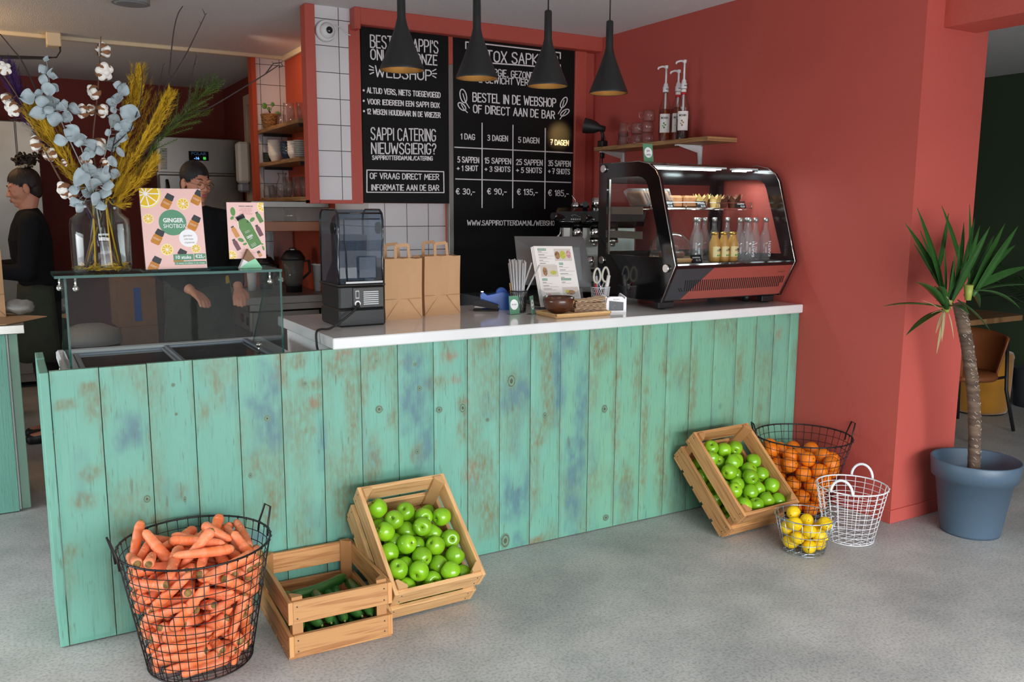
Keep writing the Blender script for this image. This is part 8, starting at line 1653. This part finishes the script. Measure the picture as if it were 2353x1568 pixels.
for dx, dy, in ((.24, -.17), (.24, .17), (-.18, -.20), (-.18, .18)):
    b = MB(); b.tube([(ox + dx * 1.25, oy + dy * 1.2, .012), (ox + dx * .95, oy + dy, .30), (ox + dx * (1.05 if dx > 0 else .8), oy + dy * .8, .62 if dx > 0 else .38)], .012, 8); b.build('leg', M['black'], ch)
b = MB(); b.tube([(ox - .10, oy - .17, .39), (ox + .2, oy - .17, .39)], .01, 8); b.tube([(ox - .10, oy + .17, .39), (ox + .2, oy + .17, .39)], .01, 8); b.build('frame', M['black'], ch)
pm = thing('palm_plant', 'dark palm fronds at the picture edge beyond the oak table', 'potted plant', (6.75, .5, 0)); b = MB(); b.lathe([(.13, 0), (.16, .3), (.15, .3), (.12, .02), (0, .02)], 24, Matrix.Translation((6.75, .5, 0))); b.build('pot', M['darkgrey'], pm); b = MB(); b.tube([(6.75, .5, .2), (6.75, .5, .75)], .02, 8); b.build('stem', M['trunk'], pm)
for a in range(10):
    q = a * 2 * PI / 10 + .3; b0 = Vector((6.75, .5, .74)); t0 = b0 + Vector((.42 * math.cos(q), .42 * math.sin(q), .10 + .14 * (a % 3))); b = MB(); b.tube([b0, b0.lerp(t0, .5) + Vector((0, 0, .06)), t0], .003, 5)
    for k in range(12):
        f = .25 + .75 * k / 12; c = b0.lerp(t0, f) + Vector((0, 0, .06 * 4 * f * (1 - f))); sd = Vector((-math.sin(q), math.cos(q), 0))
        for s_ in (-1, 1): e = c + sd * s_ * .10 + Vector((.03 * math.cos(q), .03 * math.sin(q), -.02)); b._new([c, c.lerp(e, .5) + Vector((.008, 0, .004)), e, c.lerp(e, .5) - Vector((.008, 0, .004))], [(0, 1, 2, 3)])
    b.build('frond', M['leaf'], pm)
# ------------------------------------------------------------------ flower arrangement
VX, VY = .196, .150
vs_ = thing('glass_jar_vase', 'large clear glass jar vase on the glass shelf', 'vase', (VX, VY, ZG)); T = Matrix.Translation((VX, VY, ZG))
b = MB(); b.lathe([(.086, 0), (.095, .008), (.0965, .03), (.0965, .165), (.092, .185), (.075, .200), (.069, .208), (.069, .236), (.076, .246), (.073, .248), (.066, .238), (.066, .206), (.089, .182), (.0935, .163), (.0935, .03), (.088, .012), (0, .010)], 40, T); b.build('glass', M['jar'], vs_)
b = MB(); random.seed(9)
for k in range(240):
    a = random.random() * 6.28; r = .088 * math.sqrt(random.random()); z = .0125 + .02 * random.random() ** 2; c = T @ Vector((r * math.cos(a), r * math.sin(a), z)); d = Vector((random.gauss(0, 1), random.gauss(0, 1), random.gauss(0, .4))).normalized() * random.uniform(.006, .016); px, py = perp(d)
    b._new([c - d + px * .003, c - d * .2 - px * .003, c + d, c + py * .004], [(0, 1, 2), (0, 2, 3)])
o = b.build('fallen_petals', M['pampas'], vs_); o['kind'] = 'stuff'; o['label'] = 'dried yellow bits at the bottom of the jar'
def fp(u, v, dy=0.0): return at(u, v, Y=VY + dy)
NK = Vector((VX, VY, ZG + .24))
def stem_path(tip_pts, foot):
    """from a foot inside the jar, through its neck, to the listed picture points"""
    pts = [Vector(foot), NK + Vector(((tip_pts[0].x - VX) * .28, (tip_pts[0].y - VY) * .2, 0)).normalized() * 0 + Vector((max(-.045, min(.045, (tip_pts[0].x - VX) * .5)), max(-.03, min(.03, (tip_pts[0].y - VY) * .4)), 0))] + tip_pts; out = []
    for i in range(len(pts) - 1):
        for k in range(8):
            f = k / 8; p_ = [pts[max(0, min(len(pts) - 1, i + d))] for d in (-1, 0, 1, 2)]
            out.append(.5 * ((2 * p_[1]) + (p_[2] - p_[0]) * f + (2 * p_[0] - 5 * p_[1] + 4 * p_[2] - p_[3]) * f * f + (3 * p_[1] - p_[0] - 3 * p_[2] + p_[3]) * f ** 3))
    return out + [pts[-1]]
def foot(k):
    a = k * 2.4; return T @ Vector((.06 * math.cos(a), .06 * math.sin(a), .018))
FG = 'dried stems in the jar vase'
def taper(n, r0, r1): return [r0 + (r1 - r0) * i / (n - 1) for i in range(n)]
# eucalyptus
def euc(label, pts, leaves, k, dy):
    t = thing('eucalyptus_stem', label, 'eucalyptus', foot(k), 0, FG); P = stem_path([fp(u, v, dy) for u, v in pts], foot(k)); b = MB(); b.tube(P, taper(len(P), .0028, .001), 6); random.seed(k + 30); LL = []
    for (u, v, r) in leaves:
        c = fp(u, v, dy + random.uniform(-.03, .03)); q = min(P, key=lambda p: (p - c).length)
        b.tube([q, q.lerp(c, .6) + Vector((0, 0, .004)), c], .0009, 4); LL.append((c, r * random.uniform(1.1, 1.4), c - q))
    b.build('stalk', M['eucstem'], t)
    for c, r, d in LL:
        n = Vector((random.uniform(-1.1, 1.1), -1, random.uniform(-.8, 1.0))).normalized(); x, y = perp(n); x = (d - n * d.dot(n)); x = x.normalized() if x.length > 1e-4 else y; y = n.cross(x); rows = []
        cup = random.uniform(-.75, .75); tw = random.uniform(-.9, .9); wv = random.uniform(0, 6)
        for i in range(9):
            f = i / 8; w_ = r * math.sin(PI * min(1, max(.04, f * .96 + .03))) ** .7; row = []
            for j in range(7):
                g = -1 + j / 3; row.append(c + x * (r * (2 * f - .9)) + y * (w_ * g) + n * (cup * r * (g * g * .6 + (2 * f - 1) ** 2 * .5) + tw * r * g * (f - .5) + .10 * r * math.sin(5 * f + 3 * g + wv)))
            rows.append(row)
        b = MB(); b.grid(rows); o = b.build('leaf', M['eucalyptus'], t, recalc=False); sm = o.modifiers.new('s', 'SOLIDIFY'); sm.thickness = .0007
R_ = .017
euc('grey blue eucalyptus stem rising steeply above the purple plume', [(205, 420), (150, 300), (120, 220), (107, 140)], [(108, 136, .010), (104, 158, .015), (98, 184, .016), (118, 176, .014), (112, 205, .017), (128, 200, .014), (72, 222, .021), (92, 215, .011), (100, 236, .019), (122, 236, .022), (113, 250, .014), (92, 264, .020), (140, 250, .016), (152, 240, .013), (168, 252, .016), (130, 276, .022), (155, 270, .015)], 1, -.05)
euc('grey blue eucalyptus stem bending low over the jar rim', [(212, 430), (190, 350), (165, 290), (140, 240)], [(140, 322, .018), (170, 306, .022), (188, 316, .013), (180, 330, .012), (205, 332, .020), (205, 350, .015), (195, 358, .015), (232, 345, .015), (188, 412, .026), (205, 400, .022), (228, 405, .026), (240, 390, .015), (198, 440, .020), (178, 462, .020), (186, 478, .015), (222, 456, .022), (238, 440, .018), (246, 426, .016), (212, 425, .022), (236, 470, .014), (173, 436, .016)], 2, -.08)
euc('grey blue eucalyptus stem leaning against the tall pampas plume', [(222, 430), (245, 340), (262, 260), (282, 200)], [(282, 205, .018), (272, 196, .013), (274, 228, .017), (256, 238, .016), (262, 252, .010), (298, 262, .024), (288, 288, .019), (262, 278, .020), (270, 292, .012), (250, 306, .012), (278, 314, .015), (284, 306, .012), (262, 328, .018), (250, 342, .016), (273, 350, .014), (256, 372, .018), (262, 400, .015)], 3, -.02)
# cotton
def cotton(label, pts, bolls, k, dy):
    t = thing('cotton_stem', label, 'cotton branch', foot(k), 0, FG); P = stem_path([fp(u, v, dy) for u, v in pts], foot(k)); b = MB(); b.tube(P, taper(len(P), .0036, .0018), 6); random.seed(k + 50); C = []
    for (u, v, r) in bolls:
        c = fp(u, v, dy + random.uniform(-.025, .015)); q = min(P, key=lambda p: (p - c).length); b.tube([q, q.lerp(c, .5) + Vector((0, 0, -.006)), c], [.0016, .0016, .002], 5); C.append((c, r, q))
    b.build('stalk', M['cottonstem'], t)
    for c, r, q in C:
        d = (c - q); d = d.normalized() if d.length > .006 else Vector((.1, -.6, .6)).normalized(); x, y = perp(d); b = MB()
        for j in range(5):
            a = j * 2 * PI / 5 + r * 300; rot = (d * .2 + x * math.cos(a) + y * math.sin(a)).normalized().to_track_quat('Z', 'Y').to_matrix(); b.ball(c + (x * math.cos(a) + y * math.sin(a)) * r * .5 + d * r * .15, r * .62, (.85, .85, 1.05), rot, 12, 8)
        b.ball(c + d * r * .4, r * .5, u=12, v=8)
        for v_ in b.bm.verts: v_.co += (v_.co - c).normalized() * r * .10 * (vnoise(v_.co.x * 260, v_.co.z * 260 + v_.co.y * 180) - .5)
        bo = b.build('cotton_boll', M['cotton'], t); b = MB()
        for j in range(5):
            a = j * 2 * PI / 5 + r * 300 + .6; e = x * math.cos(a) + y * math.sin(a); f_ = d.cross(e); rows = []
            for i in range(6):
                f = i / 5; ang = -1.1 + 1.9 * f; pt = c + e * (r * .98 * math.cos(ang)) + d * (r * .95 * math.sin(ang)); w_ = r * .36 * math.sin(PI * (f * .86 + .10)); rows.append([pt - f_ * w_, pt + e * r * .03, pt + f_ * w_])
            b.grid(rows)
        b.build('husk', M['boll'], bo)
cotton('cotton branch rising highest in the middle of the arrangement', [(214, 330), (222, 240), (228, 160), (232, 84)], [(236, 116, .024), (238, 164, .029), (216, 212, .024), (190, 256, .023), (212, 252, .018), (235, 254, .022), (226, 336, .028)], 4, .03)
cotton('cotton branch spreading wide over the woman in profile', [(150, 430), (95, 330), (45, 230), (-8, 150)], [(8, 158, .021), (18, 228, .021), (30, 250, .024), (85, 330, .024), (113, 355, .022), (146, 375, .012)], 5, -.02)
cotton('short cotton branch low over the jar rim', [(205, 440), (190, 400), (170, 380)], [(196, 372, .022), (148, 436, .027), (165, 448, .020), (240, 375, .016)], 6, -.04)
# plumes
def plume(label, m, pts, width, n, k, dy, name='pampas_plume', cat='pampas grass', tilt=.62):
    t = thing(name, label, cat, foot(k), 0, FG); P = stem_path([fp(u, v, dy) for u, v in pts], foot(k)); b = MB(); b.tube(P, taper(len(P), .0032, .001), 6); b.build('stalk', M[m], t); random.seed(k + 70)
    i0 = 15; PL = P[i0:]; b = MB(); NP = n // 22
    for j in range(NP):
        f = (j + random.random()) / NP; q = f * (len(PL) - 1); i = min(int(q), len(PL) - 2); c = PL[i].lerp(PL[i + 1], q - i); d = (PL[i + 1] - PL[i]).normalized(); x, y = perp(d); a = j * 2.4 + random.random(); o_ = x * math.cos(a) + y * math.sin(a)
        w_ = width * (math.sin(PI * min(1, f * .86 + .13)) ** .75) * random.uniform(.55, 1.15); L = w_ * random.uniform(1.5, 2.3); e = c + d * L + o_ * w_ * tilt; mid = c.lerp(e, .5) + o_ * w_ * .22
        for z in range(46):
            g = random.random(); p = c.lerp(mid, g * 2) if g < .5 else mid.lerp(e, g * 2 - 1); dd = (d * random.uniform(.5, 1.0) + o_ * random.uniform(-.2, .6) + d.cross(o_) * random.uniform(-.5, .5)).normalized(); l_ = random.uniform(.010, .024); s_ = dd.cross(o_) * random.uniform(.0006, .0012); p = p + (x * random.gauss(0, 1) + y * random.gauss(0, 1)) * .0022
            b._new([p - s_, p + s_, p + dd * l_], [(0, 1, 2)])
        s_ = d.cross(o_) * .0010; b._new([c - s_, c + s_, mid + s_, e, mid - s_], [(0, 1, 2, 4), (4, 2, 3)])
    o = b.build('plume', M[m], t, recalc=False); o['kind'] = 'stuff'; return t
plume('mustard pampas plume sweeping out over the woman in profile', 'pampas', [(196, 440), (150, 370), (112, 310), (82, 270)], .074, 1700, 7, .0)
plume('tallest mustard pampas plume, upright beside the eucalyptus', 'pampas', [(258, 440), (285, 340), (305, 250), (320, 168)], .070, 1800, 8, .03)
plume('mustard pampas plume leaning towards the green sprig', 'pampas', [(262, 450), (310, 360), (355, 280), (386, 222)], .066, 1700, 9, .0)
plume('lowest mustard pampas plume arching towards the ginger poster', 'pampas', [(262, 470), (290, 440), (325, 405), (352, 372)], .050, 1200, 10, -.04)
plume('purple feathery plume at the picture edge', 'purple', [(120, 350), (78, 290), (45, 225), (22, 160)], .062, 1500, 11, .05, 'purple_plume', 'dried plume')
# bare twigs
def twig(label, paths, k, dy):
    t = thing('bare_twig', label, 'twig', foot(k), 0, FG); b = MB(); P = stem_path([fp(u, v, dy) for u, v in paths[0]], foot(k)); b.tube(P, taper(len(P), .0042, .0018), 6); b.build('stalk', M['twig'], t)
    for br in paths[1:]:
        q = [fp(u, v, dy) for u, v in br]; q[0] = min(P, key=lambda p: (p - q[0]).length); b = MB(); b.tube(q, taper(len(q), .0026, .0012), 6)
        for j in range(1, len(q)): b.tube([q[j], q[j] + Vector((.006 * (-1) ** j, -.003, .007))], .001, 4)
        b.build('branch', M['twig'], t)
twig('dark twig forking into two tall tips against the ceiling', [[(262, 420), (310, 340), (350, 262), (378, 205), (388, 170), (398, 80), (408, 35), (420, 14)], [(378, 205), (396, 178), (430, 120), (462, 55), (471, 35), (468, 26)], [(352, 258), (366, 200), (375, 150)]], 12, .02)
twig('dark twig reaching furthest over to the tiled stub wall', [[(285, 430), (350, 330), (430, 265), (480, 248), (565, 198), (610, 170), (640, 150)], [(610, 170), (628, 146), (646, 144), (650, 152), (640, 156)], [(430, 268), (438, 190), (446, 150), (452, 128)]], 13, .06)
twig('dark twig rising to the upper corner behind the cotton', [[(190, 420), (140, 330), (80, 200), (50, 140), (28, 112), (0, 78)], [(150, 350), (110, 300), (60, 270), (24, 276)], [(182, 402), (150, 372), (120, 350)]], 14, .02)
twig('thin dark twig upright in front of the tall pampas plume', [[(250, 420), (255, 360), (268, 300)], [(260, 335), (300, 300), (322, 240), (328, 180), (325, 150)]], 15, -.03)
# green sprig
t = thing('green_sprig', 'feathery green needle sprig beside the steel fridge', 'greenery', foot(16), 0, FG); P = stem_path([fp(u, v, .06) for u, v in ((300, 420), (370, 320), (440, 245), (503, 182))], foot(16)); b = MB(); b.tube(P, taper(len(P), .003, .001), 6)
PL = P[16:]; random.seed(77); SP = []
for j in range(46):
    f = .10 + .84 * j / 46; q = f * (len(PL) - 1); i = min(int(q), len(PL) - 2); c = PL[i].lerp(PL[i + 1], q - i); d = (PL[i + 1] - PL[i]).normalized(); x, y = perp(d); a = random.random() * 6.28; L = .088 * math.sin(PI * min(1, f * .85 + .12)) + .012; e = c + d * L * .9 + (x * math.cos(a) + y * math.sin(a)) * L * .62; b.tube([c, e], [.001, .0006], 4); SP.append((c, e))
b.build('stalk', M['needle'], t); b = MB(); SP.append((PL[-9], PL[-1]))
for c, e in SP:
    d = (e - c); n = int(d.length / .0017); dn = d.normalized(); x, y = perp(dn)
    for k in range(n):
        p = c + d * (k / n); a = k * 2.4; o_ = x * math.cos(a) + y * math.sin(a); q = p + dn * .009 + o_ * .013; s_ = dn.cross(o_) * .0013; b._new([p - s_, p + s_, q], [(0, 1, 2)])
o = b.build('needles', M['needle'], t, recalc=False); o['kind'] = 'stuff'
